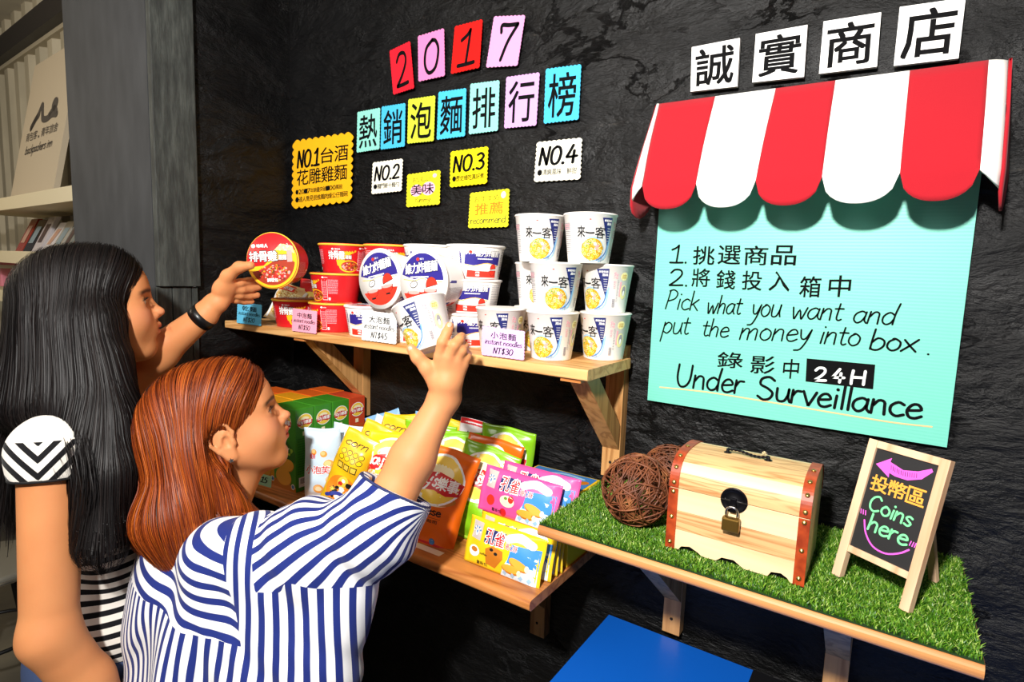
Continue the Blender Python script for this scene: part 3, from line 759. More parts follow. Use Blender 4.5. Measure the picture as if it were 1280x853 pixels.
# blue cabinet below
BLUE = mat('blue_laminate', hexc('0d5cc0'), 0.35)
cb = empty('cabinet', (-0.15, -0.25, 0), label='bright blue cabinet standing on the floor under the grass shelf', cat='cabinet')
zc = 0.925
g = G(); g.box((-0.265, -0.30, 0), (0.55, 0.22, zc - 0.02)); g.build('carcass', BLUE, cb)
g = G(); g.box((-0.27, -0.315, zc - 0.0185), (0.138, 0.222, zc), bev=0.001); g.build('top_panel', BLUE, cb)
g = G(); g.box((0.139, -0.315, zc - 0.0185), (0.56, 0.222, zc), bev=0.001); g.build('top_panel', BLUE, cb)
d_ = atZ(935, 850, zc)
g = G(); g.box((-0.03, -0.045, 0), (0.03, 0.045, 0.016), bev=0.002, T=Matrix.Translation((d_[0] + .035, d_[1] - .035, zc)))
g.box((-0.022, -0.036, 0.016), (0.022, 0.036, 0.019), T=Matrix.Translation((d_[0] + .035, d_[1] - .035, zc)))
g.build('device_box', mat('device_black', hexc('121214'), .4), label='small black device lying on the blue cabinet top', cat='device')
# ================================================================== NOODLE BOWLS AND CUPS
CWHITE = mat('foam_white', hexc('f6f3ee'), 0.45); CLID = mat('lid_paper', hexc('efe9e2'), 0.5)
NAVY = mat('print_navy', hexc('1b2466'), .45); NOOD = mat('print_noodle', hexc('f2d23c'), .45); NOOD2 = mat('print_noodle_light', hexc('fbe9a0'), .45); NOOD3 = mat('print_noodle_dark', hexc('c99a1e'), .45)
PKF = mat('print_prawn', hexc('f3a7a0'), .45); GRN = mat('print_leaf', hexc('6d9a3a'), .45); SKY = mat('print_sky', hexc('9fcbea'), .45); SKY2 = mat('print_blue_line', hexc('3f7fc0'), .45)
WH = mat('print_white', hexc('fdfcfa'), .45); PKP = mat('print_pink_small', hexc('f0a9b4'), .5); GY = mat('print_grey', hexc('9c98a0'), .5); BK = mat('print_black', hexc('111013'), .5); PALEY = mat('print_pale_yellow', hexc('f0e9a8'), .5)
PURPLE = mat('print_purple', hexc('2b2384'), .45); PRED = mat('print_red', hexc('dc3220'), .45); PRED2 = mat('print_deep_red', hexc('d21c24'), .45); PYEL = mat('print_yellow', hexc('fbc01c'), .45); SOUP = mat('print_soup', hexc('a63216'), .5); BEAN = mat('print_bean', hexc('6e3410'), .5)
REDB = mat('bowl_red', hexc('cf1820'), .4); MAROON = mat('print_maroon', hexc('96394a'), .5)
def scatter(A, n, x, y, rx, ry, mats, s, layer, kind='blob', seed=1):
    rg = random.Random(seed)
    for _ in range(n):
        a = rg.uniform(0, 6.283); q = rg.uniform(0, 1) ** .5; px, py = x + rx * q * math.cos(a), y + ry * q * math.sin(a); m = rg.choice(mats)
        if kind == 'blob': A.disc(px, py, s * rg.uniform(.6, 1.2), s * rg.uniform(.5, 1), m, layer + rg.random() * .5, n=7, rot=rg.uniform(0, 3))
        else:
            b = rg.uniform(0, 6.28); A.stroke([(px, py), (px + s * math.cos(b), py + s * math.sin(b)), (px + s * 1.2 * math.cos(b + 1), py + s * 1.2 * math.sin(b + 1)), (px + s * .4 * math.cos(b + 2), py + s * math.sin(b + 2))], s * .28, m, layer + rg.random() * .6, k=2)
def textlines(A, x0, y0, x1, y1, rows, m, layer=2, seed=0, h=.5):
    """rows of small print as short dashes"""
    rg = random.Random(seed); dy = (y1 - y0) / rows
    for i in range(rows):
        x = x0; y = y0 + dy * (i + .5)
        while x < x1 - .0008:
            w = rg.uniform(.0008, .004); A.rect(x, y - dy * h / 2, min(x1, x + w), y + dy * h / 2, m, layer); x += w + .0006
def art_cup():
    A = Art()
    A.disc(-.006, .024, .0235, .0205, SKY, 1, n=30); A.disc(-.006, .024, .0215, .019, NOOD3, 1.3, n=30)
    scatter(A, 95, -.006, .024, .0185, .016, [NOOD, NOOD2, NOOD2, NOOD3, NOOD3], .0040, 2, 'w', 3)
    scatter(A, 9, .001, .028, .008, .007, [PKF, PKF, WH], .0030, 3, seed=4); scatter(A, 8, -.012, .032, .008, .005, [GRN, PKF], .0018, 3, seed=5)
    # brush characters
    A.chars('來', -.034, .044, -.0205, .0635, BK, 3, .02); A.stroke([(-.019, .0525), (-.012, .0515), (-.005, .052)], .0026, BK, 3); A.chars('客', -.003, .043, .0160, .0625, BK, 3, .008)
    A.poly([(.0085, .078), (.0300, .079), (.0290, .055), (.0255, .030), (.0245, .030)], NAVY, 1.5)
    A.chars('鮮蝦魚板', .0125, .0715, .0285, .0755, WH, 2.5, .02, .05); A.chars('風味', .0185, .0655, .0285, .0700, WH, 2.5, .02, .05)
    for i in range(6): A.rect(.0205 + i * .0004, .060 - i * .0042, .0275, .0606 - i * .0042, WH, 2.4)
    A.stroke([(.004, .006), (.016, .012), (.0235, .022), (.0275, .040)], .0022, SKY2, 1.6); A.stroke([(.008, .004), (.020, .009), (.027, .020), (.0305, .045)], .0034, SKY, 1.4)
    A.stroke([(-.030, .010), (-.027, .028), (-.020, .040), (-.008, .0455), (.008, .043)], .0010, SKY, 1.4)
    A.hand('cup', .006, .0055, .018, .006, GY, .0007); A.disc(-.012, .0745, .0018, .0009, PRED, 2, n=8)
    # right side panel: pink table, bar code, mascot-free stamp
    scatter(A, 26, .0425, .067, .0045, .0065, [PKP], .0011, 2, seed=9)
    textlines(A, .039, .044, .0435, .058, 6, PKP, seed=2); textlines(A, .046, .020, .0495, .060, 14, GY, seed=3, h=.35)
    for i in range(12): A.rect(.0385, .010 + i * .0013, .0445, .0105 + i * .0013 + (i % 3) * .0002, GY, 2)
    A.disc(.060, .066, .008, .0075, PALEY, 1, n=18); textlines(A, .055, .062, .065, .070, 3, NOOD3, seed=5); A.rect(.052, .03, .055, .056, PKP, 1)
    A.disc(.062, .038, .008, .013, PALEY, 1, n=18); A.disc(.0625, .040, .0045, .009, GY, 1.5, n=14); A.disc(.0625, .036, .0025, .005, WH, 2, n=10)
    # left side panel
    textlines(A, -.075, .015, -.050, .070, 16, GY, seed=11, h=.35); textlines(A, -.072, .058, -.052, .068, 3, PKP, seed=12)
    return A
CR0, CR1, CH = 0.0365, 0.0470, 0.0845
def cup_fn(u, v, w):
    a = u / 0.0440; t = max(0, min(1, v / CH)); rr = CR0 + (CR1 - CR0) * t + w + .0002
    return (rr * math.sin(a), -rr * math.cos(a), v)
def make_cup():
    e = empty('noodle_cup')
    g = G(); g.lathe([(0, .002), (CR0 - .004, .002), (CR0 - .003, 0), (CR0 - .0006, 0), (CR0, .002), (CR1, CH - .0015), (CR1 + .0012, CH - .001), (CR1 + .0019, CH + .0004), (CR1 + .0012, CH + .0018), (CR1 - .001, CH + .002), (CR1 - .0016, CH)], 56)
    g.build('cup_body', CWHITE, e)
    g = G(); g.lathe([(0, CH + .0004), (CR1 - .001, CH + .0004), (CR1 + .0006, CH + .0024), (CR1 - .001, CH + .0026), (0, CH + .0022)], 48); g.build('lid', CLID, e)
    art_cup().build('printed_label', e, cup_fn, cut=(.0055, None))
    return e
CHT = CH + 0.0027
cup0 = make_cup()
def place(proto, first, x, y, z, rz, label, cat, group, M=None):
    o = proto if first else copy_thing(proto)
    if M is not None: o.matrix_world = M
    else: o.location = (x, y, z); o.rotation_euler = (0, 0, math.radians(rz))
    return tag(o, label, cat, group)
GC = 'white noodle cups stacked at the right end of the upper shelf'
cups = [(-.5185, -.135, 0, 12, 'white noodle cup at the front of the bottom row, right of the lilac card'),
        (-.4660, -.078 + .010, 0, -38 + 5, 'white noodle cup at the bottom right corner of the stack, bar code side showing'),
        (-.6250, -.1465, 0, 12, 'white noodle cup behind the lilac price card'),
        (-.6030, -.0480, 0, 30, 'white noodle cup in the back of the bottom row, a sliver between two front cups'),
        (-.5165, -.135, 1, 40, 'white noodle cup with its full picture to the front, in the middle of the stack'),
        (-.4510, -.058, 1, -10, 'white noodle cup in the middle row at the right end, bar code side showing'),
        (-.6020, -.052, 1, 42, 'white noodle cup in the middle row, left half showing behind the front cup'),
        (-.5745, -.100, 2, 40, 'white noodle cup on top of the stack, left of the two'),
        (-.4700, -.100, 2, 42, 'white noodle cup on top of the stack, right of the two')]
cups[1] = (-.4500, -.0580, 0, -13, cups[1][4])
cup_objs = []
for i, (x, y, k, rz, lb) in enumerate(cups):
    cup_objs.append(place(cup0, i == 0, x, y, ZU + k * CHT + .0002, rz, lb, 'noodle cup', GC))

# ---- bowls
BH = 0.066; BR0, BR1 = 0.0490, 0.0600
def bowl_fn(u, v, w):
    a = u / 0.0560; t = max(0, min(1, v / BH)); rr = BR0 + (BR1 - .0012 - BR0) * t + w + .0002
    return (rr * math.sin(a), -rr * math.cos(a), v)
def bowl(body_m, rim_m, art_side, art_lid, lid_m):
    e = empty('noodle_bowl')
    g = G(); g.lathe([(0, .002), (BR0 - .004, .002), (BR0 - .003, 0), (BR0 - .0006, 0), (BR0, .002), (BR1 - .0012, BH - .004), (BR1 - .0012, BH - .001)], 60); g.build('bowl_body', body_m, e)
    g = G(); g.lathe([(BR1 - .003, BH - .003), (BR1, BH - .003), (BR1 + .0016, BH - .0018), (BR1 + .0019, BH), (BR1 + .0010, BH + .0016), (BR1 - .003, BH + .0018)], 60); g.build('rim', rim_m, e)
    g = G(); g.lathe([(0, BH + .0012), (BR1 + .0002, BH + .0012), (BR1, BH + .0024), (0, BH + .0024)], 60); l = g.build('lid', lid_m, e)
    art_side.build('printed_label', e, bowl_fn, cut=(.006, None))
    if art_lid: art_lid.build('lid_print', l, lambda u, v, w: (u, v, BH + .0025 + w))
    return e
def art_purple():
    A = Art()
    A.poly([(-.040, .030), (-.036, .060), (.040, .060), (.040, .028), (.010, .033), (-.020, .027)], PURPLE, 1)
    A.chars('維力炸醬麵', -.016, .044, .036, .057, BK, 1.8, .035, .0); A.chars('維力炸醬麵', -.0155, .0445, .0355, .0565, WH, 2.4, .018, .06)
    A.hand('noodles in soybean sauce', -.012, .0385, .022, .0042, WH, .0006) if False else textlines(A, -.012, .0390, .020, .0415, 1, WH, seed=4, h=.9)
    A.disc(-.026, .0535, .0035, .003, PRED, 2, n=12); A.text('維力', -.0225, .0525, -.0175, .055, WH, 2)
    A.poly([(-.036, .004), (-.034, .018), (-.012, .0165), (.012, .016), (.034, .018), (.034, .004)], PRED, 1)
    A.stroke([(-.038, .029), (-.02, .0255), (-.008, .029), (.01, .032), (.036, .026)], .0012, PYEL, 1.4)
    A.chars('拌麵', -.016, .0115, -.007, .0155, WH, 2, .02, .05); A.chars('湯麵', -.016, .006, -.007, .010, WH, 2, .02, .05)
    for cx, cy, s in ((.024, .010, 1.0),):
        A.disc(cx, cy + .008, .0085 * s, .011 * s, BK, 1.6, math.pi, 2 * math.pi, 16); A.disc(cx, cy + .0076, .0078 * s, .010 * s, PRED, 1.9, math.pi, 2 * math.pi, 16)
        A.disc(cx + .001, cy + .0105, .008 * s, .0105 * s, BK, 1.6, 0, math.pi, 16, .15); A.disc(cx + .001, cy + .0110, .0073 * s, .0095 * s, PRED, 1.9, 0, math.pi, 16, .15)
    textlines(A, .046, .006, .075, .058, 15, GY, seed=21, h=.35); textlines(A, .052, .006, .070, .011, 2, PRED, seed=5, layer=2.5)
    textlines(A, -.078, .006, -.046, .058, 13, GY, seed=22, h=.35); A.rect(-.050, .03, -.046, .06, PURPLE, 1)
    A.rect(.0835, .03, .0885, .058, PURPLE, 1)
    return A
def art_purple_lid():
    A = Art(); R_ = .0535
    P = [(R_ * math.cos(a), R_ * math.sin(a)) for a in np.linspace(0.02, math.pi - .25, 30)]; A.poly(P + [(-.036, .008), (-.02, .004), (.0, .008), (.02, .002)], PURPLE, 1)
    P = [(R_ * math.cos(a), R_ * math.sin(a)) for a in np.linspace(math.pi + .45, 2 * math.pi - .45, 30)]; A.poly(P + [(.02, -.020), (-.02, -.022)], PRED, 1)
    A.chars('維力炸醬麵', -.044, .012, .040, .034, BK, 1.8, .05, -.02, slope=.08); A.chars('維力炸醬麵', -.043, .013, .039, .033, WH, 2.4, .03, .02, slope=.08)
    A.disc(-.010, .042, .004, .0035, PRED, 2, n=12); A.text('維力', -.005, .0405, .005, .0445, WH, 2); textlines(A, -.030, .0065, .016, .0095, 1, WH, seed=4, h=.9)
    for cx, cy in ((-.022, -.020), (.020, -.016)):
        A.disc(cx, cy, .0165, .016, BK, 2, math.pi, 2 * math.pi, 18); A.disc(cx, cy - .001, .0152, .0145, PRED, 2.4, math.pi, 2 * math.pi, 18); A.rect(cx - .006, cy - .019, cx + .006, cy - .016, BK, 2)
        A.disc(cx, cy - .002, .0152, .0035, PKF, 2.7, n=16)
    A.disc(.024, -.010, .015, .018, BK, 2.1, 0, math.pi, 18, .2); A.disc(.0243, -.009, .0137, .0165, PRED, 2.5, 0, math.pi, 18, .2)
    A.disc(-.022, -.006, .010, .007, BK, 2, n=16, rot=.3); A.disc(-.022, -.006, .0085, .0055, WH, 2.3, n=16, rot=.3); A.stroke([(-.029, -.008), (-.022, -.005), (-.015, -.003)], .001, BK, 2.6)
    A.stroke([(-.048, .004), (-.02, .001), (0, .005), (.02, 0), (.05, -.002)], .0012, PYEL, 1.4)
    return A
def art_red():
    A = Art()
    A.poly([(-.006, .030), (.004, .045), (.022, .056), (.040, .060), (.040, .050), (.028, .044), (.016, .034), (.012, .026), (.016, .016), (.010, .010), (-.004, .018)], PYEL, 1)
    A.disc(.024, .016, .024, .014, PYEL, 1.1, n=24); A.disc(.026, .016, .021, .0115, SOUP, 1.5, n=24); scatter(A, 60, .026, .016, .018, .009, [BEAN, PRED, NOOD3, PKF], .0022, 2, seed=6)
    A.chars('排骨雞', -.026, .031, .014, .051, BK, 1.8, .05, -.02); A.chars('排骨雞', -.0255, .0315, .0135, .0505, WH, 2.5, .028, .02)
    A.chars('湯麵', .0145, .032, .030, .042, BK, 1.8, .04, 0); A.chars('湯麵', .015, .0325, .0295, .0415, WH, 2.5, .02, .05)
    A.disc(-.014, .055, .0028, .0022, WH, 2, n=12); A.chars('味味A', -.009, .053, .004, .057, WH, 2, .02, .05)
    for x0, sd in ((.046, 1), (-.082, 2)):
        A.rect(x0, .006, x0 + .014, .054, WH, 1); A.rect(x0 + .0008, .007, x0 + .0132, .053, REDB, 1.4)
        textlines(A, x0 + .002, .010, x0 + .012, .050, 12, PKP, seed=sd, h=.4)
        A.rect(x0 + .016, .006, x0 + .034, .054, MAROON, .8) if False else None
        textlines(A, x0 + .016, .020, x0 + .038, .054, 10, PKP, seed=sd + 5, h=.45); A.rect(x0 + .016, .006, x0 + .021, .012, WH, 2); A.disc(x0 + .004, .058, .003, .002, WH, 2, n=10); A.text('味味A', x0 + .008, .0565, x0 + .016, .0595, WH, 2)
    return A
def art_red_lid():
    A = Art(); R_ = .0590
    ring = [(R_ * math.cos(a), R_ * math.sin(a)) for a in np.linspace(math.pi + .25, 2 * math.pi + .35, 30)]
    A.poly([(-.054, -.020)] and ring + [(.046, .026), (.020, .030), (.002, .018), (-.004, .004), (-.020, -.010), (-.045, -.012)], PYEL, 1)
    P = [(.0535 * math.cos(a), .0535 * math.sin(a)) for a in np.linspace(math.pi + .45, 2 * math.pi - .1, 30)]; A.poly(P + [(.040, .004), (.020, .004), (-.002, -.004), (-.030, -.020)], SOUP, 1.4)
    scatter(A, 170, .004, -.027, .036, .017, [BEAN, PRED, NOOD3, PKF, PRED2], .0030, 2, seed=8)
    A.poly([(.006, .022), (.022, .036), (.050, .030), (.054, .014), (.030, .022)], NOOD2, 1.5); scatter(A, 40, .032, .027, .016, .007, [NOOD2, WH, PKF], .0026, 2, 'w', seed=9)
    A.chars('排骨雞', -.054, -.002, .014, .022, BK, 3, .055, -.03); A.chars('排骨雞', -.053, -.001, .013, .021, WH, 3.6, .028, .02)
    A.chars('湯麵', .014, .000, .036, .013, BK, 3, .04, 0); A.chars('湯麵', .015, .001, .035, .012, WH, 3.6, .02, .05)
    A.rect(.036, -.004, .048, .022, PKF, 3); A.chars('味味A', -.034, .029, -.008, .037, WH, 2, .03, .08); A.disc(-.042, .033, .005, .0042, WH, 2, n=14); A.chars('調理包', -.014, -.046, .012, -.038, WH, 3.4, .03, .02)
    return A
pb = bowl(CWHITE, CWHITE, art_purple(), art_purple_lid(), CWHITE)
rb = bowl(REDB, mat('rim_yellow', hexc('f4c63a'), .45), art_red(), art_red_lid(), mat('lid_red', hexc('e81f26'), .4))
BHT = BH + 0.0027
GP = 'white and purple noodle bowls on the upper shelf'; GRb = 'red noodle bowls on the upper shelf'
def lying(c, roll, n=(0.0, -1.0, 0.0)):
    """matrix for a bowl on its side: lid centre at c, lid normal n, print turned by roll degrees"""
    n = Vector(n).normalized(); up = Vector((0, 0, 1)); x = up.cross(n).normalized(); y = n.cross(x)
    R_ = Matrix((x, y, n)).transposed().to_4x4()
    return Matrix.Translation(Vector(c)) @ R_ @ Matrix.Rotation(math.radians(roll), 4, 'Z') @ Matrix.Translation((0, 0, -(BH + .0025)))
pur = [(-.989, -.136, 0, 28, 'white noodle bowl with a purple label behind the white price card'),
       (-.860, -.136, 0, 55, 'white noodle bowl with a purple label in the bottom row behind the held cup'),
       (-.735, -.0955, 0, 46, 'white noodle bowl with a purple label at the bottom, right of the held cup'),
       (-.735, -.0955, 1, 34, 'white noodle bowl with a purple label, middle one of the right purple stack'),
       (-.733, -.0900, 2, 54, 'white noodle bowl with a purple label, topmost of the right purple stack'),
       (-.986, -.0835, 1, 70, 'white noodle bowl with a purple label seen between the two upright lids'),
       (-.8620, -.0835, 1, 40, 'white noodle bowl hidden behind the larger upright lid'),
       (-.8600, -.0835, 2, -45, 'white noodle bowl above the larger upright lid, its blank side showing')]
first = True
for x, y, k, rz, lb in pur: place(pb, first, x, y, ZU + k * BHT + .0002, rz, lb, 'noodle bowl', GP); first = False
yl = -0.2165; zl_ = ZU + BHT + BR1 + .0022
c1 = atY(474, 346, yl); c2 = atY(528, 345, yl)
place(pb, False, 0, 0, 0, 0, 'noodle bowl lying on its side, smaller looking upright purple and red lid on the left', 'noodle bowl', GP, lying((c1[0], yl, zl_), 12))
place(pb, False, 0, 0, 0, 0, 'noodle bowl lying on its side, upright purple and red lid nearest the held cup', 'noodle bowl', GP, lying((c2[0], yl, zl_), 3))
red = [(-1.252, -.140, 0, 32, 'red noodle bowl at the left of the bottom row behind the pink price card'),
       (-1.114, -.136, 0, -32, 'red noodle bowl at the bottom, right of the pink price card, back panel showing'),
       (-1.114, -.133, 1, -32, 'red noodle bowl in the middle of the red stack, back panel showing'),
       (-1.118, -.105, 2, 36, 'red noodle bowl on top of the red stack, front picture showing'),
       (-.986, -.0835, 2, 50, 'red noodle bowl behind the smaller upright lid')]
first = True
for x, y, k, rz, lb in red: place(rb, first, x, y, ZU + k * BHT + .0002, rz, lb, 'noodle bowl', GRb); first = False
# the bowl held up by the black haired woman
HB = atD(340, 326, 1.262); HBN = (0.42, -0.90, 0.02)
held_bowl = place(rb, False, 0, 0, 0, 0, 'red and yellow noodle bowl held up by the black haired woman, lid to the camera', 'noodle bowl', None, lying(HB, 4, HBN))
if 'group' in held_bowl: del held_bowl['group']
# the cup held by the brown haired woman: leaning to the left
HC = atD(532, 408, 1.002)                                       # its middle
_ax = Vector(-CDOWN) * math.cos(math.radians(18)) - Vector(CRIGHT) * math.sin(math.radians(18)) + Vector(CFWD) * .12; _ax.normalize()
_fr = Vector(-CFWD); _fr = (_fr - _ax * _fr.dot(_ax)).normalized(); _xx = (-_fr).cross(_ax); 
_R = Matrix((_xx, -_fr, _ax)).transposed().to_4x4()
HCM = Matrix.Translation(Vector(HC)) @ _R @ Matrix.Rotation(math.radians(-38), 4, 'Z') @ Matrix.Translation((0, 0, -CH / 2)) 
held_cup = place(cup0, False, 0, 0, 0, 0, 'white noodle cup tilted in the hand of the brown haired woman', 'noodle cup', None, HCM)
if 'group' in held_cup: del held_cup['group']

# ---- price cards on the front edge
def price(px0, py0, px1, py1, m, lines, label, y=-0.2078):
    TL = atY(px0, py0, y); BR = atY(px1, py1, y); 
    def art(A):
        A.chars(lines[0], .22, .62, .80, .84, INK, 2, .012, .15); A.hand(lines[1], .08, .42, .94, .17, INK, .014, slant=.1); A.hand(lines[2], .28, .12, .74, .20, INK, .02, slant=.1)
    quad = [(px0, py0), (px1, py0 + (px1 - px0) * .13), (px1 - 1, py1), (px0 - 1, py1 - (px1 - px0) * .13)]
    return card('price_card', quad, m, label, art, 'price cards on the upper shelf edge', lobes=(9, 9), lobe=.05, y=y)
price(297, 377, 328, 408, mat('paper_blue', hexc('63c1e6'), .75), ('乾麵', 'instant noodles', 'NT$20'), 'blue price card at the left end of the upper shelf')
price(366, 385, 397, 418, mat('paper_pink', hexc('f7a5bd'), .75), ('中泡麵', 'instant noodles', 'NT$50'), 'pink price card in front of the red bowls')
price(453, 387, 497, 431, mat('paper_white2', hexc('fdfcf8'), .75), ('大泡麵', 'instant noodles', 'NT$45'), 'white price card in front of the purple bowls')
price(603, 407, 657, 451, mat('paper_violet', hexc('dfb6ec'), .75), ('小泡麵', 'instant noodles', 'NT$30'), 'lilac price card in front of the white cups')
# ================================================================== ON THE GRASS SHELF
ZT_ = ZG + 0.0065
CH_L = wood('chest_pale_plank', hexc('ecd2a6'), hexc('e2c290'), 0, 1.0, .5, 3)
CH_D = wood('chest_grained_plank', hexc('dcae78'), hexc('b97f4a'), 0, 1.6, .5, 9)
CH_E = wood('chest_end_wood', hexc('ddc398'), hexc('cdb080'), 2, 1.0, .5, 3)
LEA = mat('strap_leather', hexc('a83c16'), .45); n = N(LEA, 'ShaderNodeTexNoise', Scale=60.0, Detail=4.0); L(LEA, coords(LEA), n.inputs['Vector'])
r = ramp(LEA, [(0.35, hexc('8c2f10')), (0.7, hexc('c04c1e'))]); L(LEA, n.outputs[0], r.inputs[0]); L(LEA, r.outputs[0], bsdf(LEA).inputs['Base Color'])
BRASS = mat('stud_brass', hexc('b89a58'), .3, .9); IRON = mat('iron_black', hexc('17161a'), .35, .7); STEEL = mat('shackle_steel', hexc('c9c6c0'), .2, 1.0); BRASS2 = mat('padlock_brass', hexc('8a6a30'), .35, .8)
X0, X1, YF, YK = -0.249, -0.0665, -0.243, -0.108; ZB_ = ZT_; ZS = 1.2985
cx, cy = (X0 + X1) / 2, (YF + YK) / 2
ch = empty('treasure_chest', (cx, cy, ZB_), label='pale wooden treasure chest with russet straps and brass padlock on the grass', cat='chest')
w2, d2 = (X1 - X0) / 2, (YK - YF) / 2
def T(v): return v
# body
hb = ZS - ZB_ - .001
bands = [(0.0, 0.030, CH_L), (0.030, 0.058, CH_D), (0.058, hb, CH_L)]
foot = [(-w2, 0), (-w2 + .018, 0), (-w2 + .022, .006), (-w2 + .034, .009), (-w2 + .046, .004), (-w2 + .052, 0), (-.020, 0), (-.012, .007), (0.004, .008), (.014, .002), (.018, 0), (.048, 0), (.052, .007), (.064, .009), (.072, .005), (.076, 0), (w2, 0)]
tw = .006
for i, (z0, z1, m) in enumerate(bands):
    for ys in ((-d2, -d2 + tw), (d2 - tw, d2)):
        g = G()
        if i == 0: g.prism([(x * .999, z) for x, z in foot] + [(w2 * .999, z1), (-w2 * .999, z1)], ys[0], ys[1], 1)
        else: g.box((-w2, ys[0], z0 + .0003), (w2, ys[1], z1), bev=.0006)
        g.build('plank', m, ch)
for xs in ((-w2, -w2 + tw), (w2 - tw, w2)):
    g = G(); g.box((xs[0], -d2 + tw, .0), (xs[1], d2 - tw, hb)); g.build('end_panel', CH_E, ch)
g = G(); g.box((-w2 + tw, -d2 + tw, .001), (w2 - tw, d2 - tw, .006)); g.build('base_panel', IRON, ch)
# lid: barrel of planks
def lidp(a, off=0.0): # a 0 (front) .. pi (back)
    s = .62; return (-(d2 + off) * np.sign(math.cos(a)) * abs(math.cos(a)) ** s, hb + .0012 + (.046 + off) * abs(math.sin(a)) ** .80)
lid = empty('lid'); lid.parent = ch; lid.location = (0, 0, 0)
angs = [0, .42, .80, 1.35, 1.79, 2.34, 2.72, math.pi]; lm = [CH_D, CH_L, CH_D, CH_L, CH_D, CH_L, CH_D]
lm = [CH_D, CH_L, CH_D, CH_D, CH_L, CH_D, CH_L]
for i in range(7):
    o_, i_ = [], []
    for k in range(7):
        a = angs[i] + (angs[i + 1] - angs[i]) * k / 6; o_.append(lidp(a)); i_.append(lidp(a, -.005))
    g = G(); g.prism(o_ + i_[::-1], -w2, w2, 0); g.build('plank', lm[i], lid)
for sx in (-1, 1):
    g = G(); g.prism([lidp(a, -.0052) for a in np.linspace(0, math.pi, 30)], sx * w2, sx * (w2 - tw), 0); g.build('end_panel', CH_E, lid)
# straps with studs
sw = .0125
def stud(p, nrm, par):
    g = G(); q = Vector(nrm).to_track_quat('Z', 'Y').to_matrix().to_4x4()
    g.lathe([(0, 0), (.0033, 0), (.0031, .0010), (.0020, .0019), (0, .0023)], 14, T=Matrix.Translation(Vector(p)) @ q); g.build('stud', BRASS, par)
for sx in (-1, 1):
    xa, xb_ = (-w2 - .0012, -w2 + sw) if sx < 0 else (w2 - sw, w2 + .0012)
    g = G(); g.box((xa, -d2 - .0016, .0), (xb_, -d2, hb - .0005), bev=.0004); st = g.build('strap', LEA, ch)
    for z in (.010, .048, .086): stud(((xa + xb_) / 2, -d2 - .0016, z), (0, -1, 0), st)
    o_ = [lidp(a, .0016) for a in np.linspace(.0, math.pi, 34)]; i_ = [lidp(a, 0.0) for a in np.linspace(.0, math.pi, 34)]
    g = G(); g.prism(o_ + i_[::-1], xa, xb_, 0); st = g.build('strap', LEA, lid)
    for a in (.10, .55, 1.0, 1.5):
        p = lidp(a, .0016); p2 = lidp(a + .02, .0016); p1 = lidp(max(a - .02, 0.001), .0016); t = Vector((0, p2[0] - p1[0], p2[1] - p1[1])); nn = Vector((0, -t.z, t.y)).normalized()
        stud(((xa + xb_) / 2, p[0], p[1]), nn if nn.z > 0 or nn.y < 0 else -nn, st)
# hasp
hx = -.002
g = G(); Tm = Matrix.Translation((hx, -d2 - .0002, hb + .002)) @ Matrix.Rotation(math.pi / 2, 4, 'X')
g.lathe([(0, 0), (.0178, 0), (.0178, .0012), (.0150, .0020), (.0148, .0012), (.010, .0018), (0, .0022)], 36, T=Tm); g.box((hx - .004, -d2 - .006, hb - .014), (hx + .004, -d2 - .001, hb + .006), bev=.001)
g.build('hasp', IRON, ch)
g = G(); g.box((hx - .017, -d2 - .0034, hb + .0010), (hx + .018, -d2 - .0022, hb + .0022)); g.build('hasp_hinge', STEEL, ch)
# padlock
pk = empty('padlock', (cx + hx, cy - d2 - .0085, ZB_ + .052), label='small brass padlock hanging from the chest hasp', cat='padlock')
g = G(); g.box((-.0115, -.005, 0), (.0115, .005, .019), bev=.002); g.box((-.0095, -.0054, .002), (.0095, -.0046, .017), bev=.0003); g.build('lock_body', BRASS2, pk)
g = G(); P = [(-.0075, 0, .017), (-.0075, 0, .025)] + [(.0075 * math.cos(a), 0, .0265 + .0075 * math.sin(a)) for a in np.linspace(math.pi, 0, 9)] + [(.0075, 0, .025), (.0075, 0, .017)]
g.tube(P, .0016, 10); g.build('shackle', STEEL, pk)
# handle on the lid
hd = empty('handle'); hd.parent = lid
zt = hb + .0012 + .046
for x in (-.030, .026):
    g = G(); g.lathe([(0, 0), (.0062, 0), (.0055, .0015), (.0025, .0028), (.0022, .007), (0, .008)], 16, T=Matrix.Translation((x, 0, zt - .001))); g.build('mount', IRON, lid)
bpy.data.objects.remove(hd)
P = [(-.030 + .056 * t, -.004 * math.sin(math.pi * t), zt + .005 + .002 * math.sin(math.pi * t * 2)) for t in np.linspace(0, 1, 26)]
g = G(); P2 = [(p[0], p[1] + .0011 * math.sin(i * 1.3), p[2] + .0011 * math.cos(i * 1.3)) for i, p in enumerate(P)]; P3 = [(p[0], p[1] - .0011 * math.sin(i * 1.3), p[2] - .0011 * math.cos(i * 1.3)) for i, p in enumerate(P)]
g.tube(P2, .0013, 8); g.tube(P3, .0013, 8); g.build('handle', IRON, lid)
g = G()
rg = random.Random(2)
for k in range(26):
    a, b = rg.uniform(0, 6.28), rg.uniform(.1, 1.4); g.tube([(0, 0, 0), (.004 * math.cos(a) * math.cos(b), .004 * math.sin(a) * math.cos(b), .005 * math.sin(b))], .0004, 4)
o = g.build('twine_tuft', mat('twine', hexc('d9c69a'), .8), lid); o.location = (.020, .001, zt + .007)
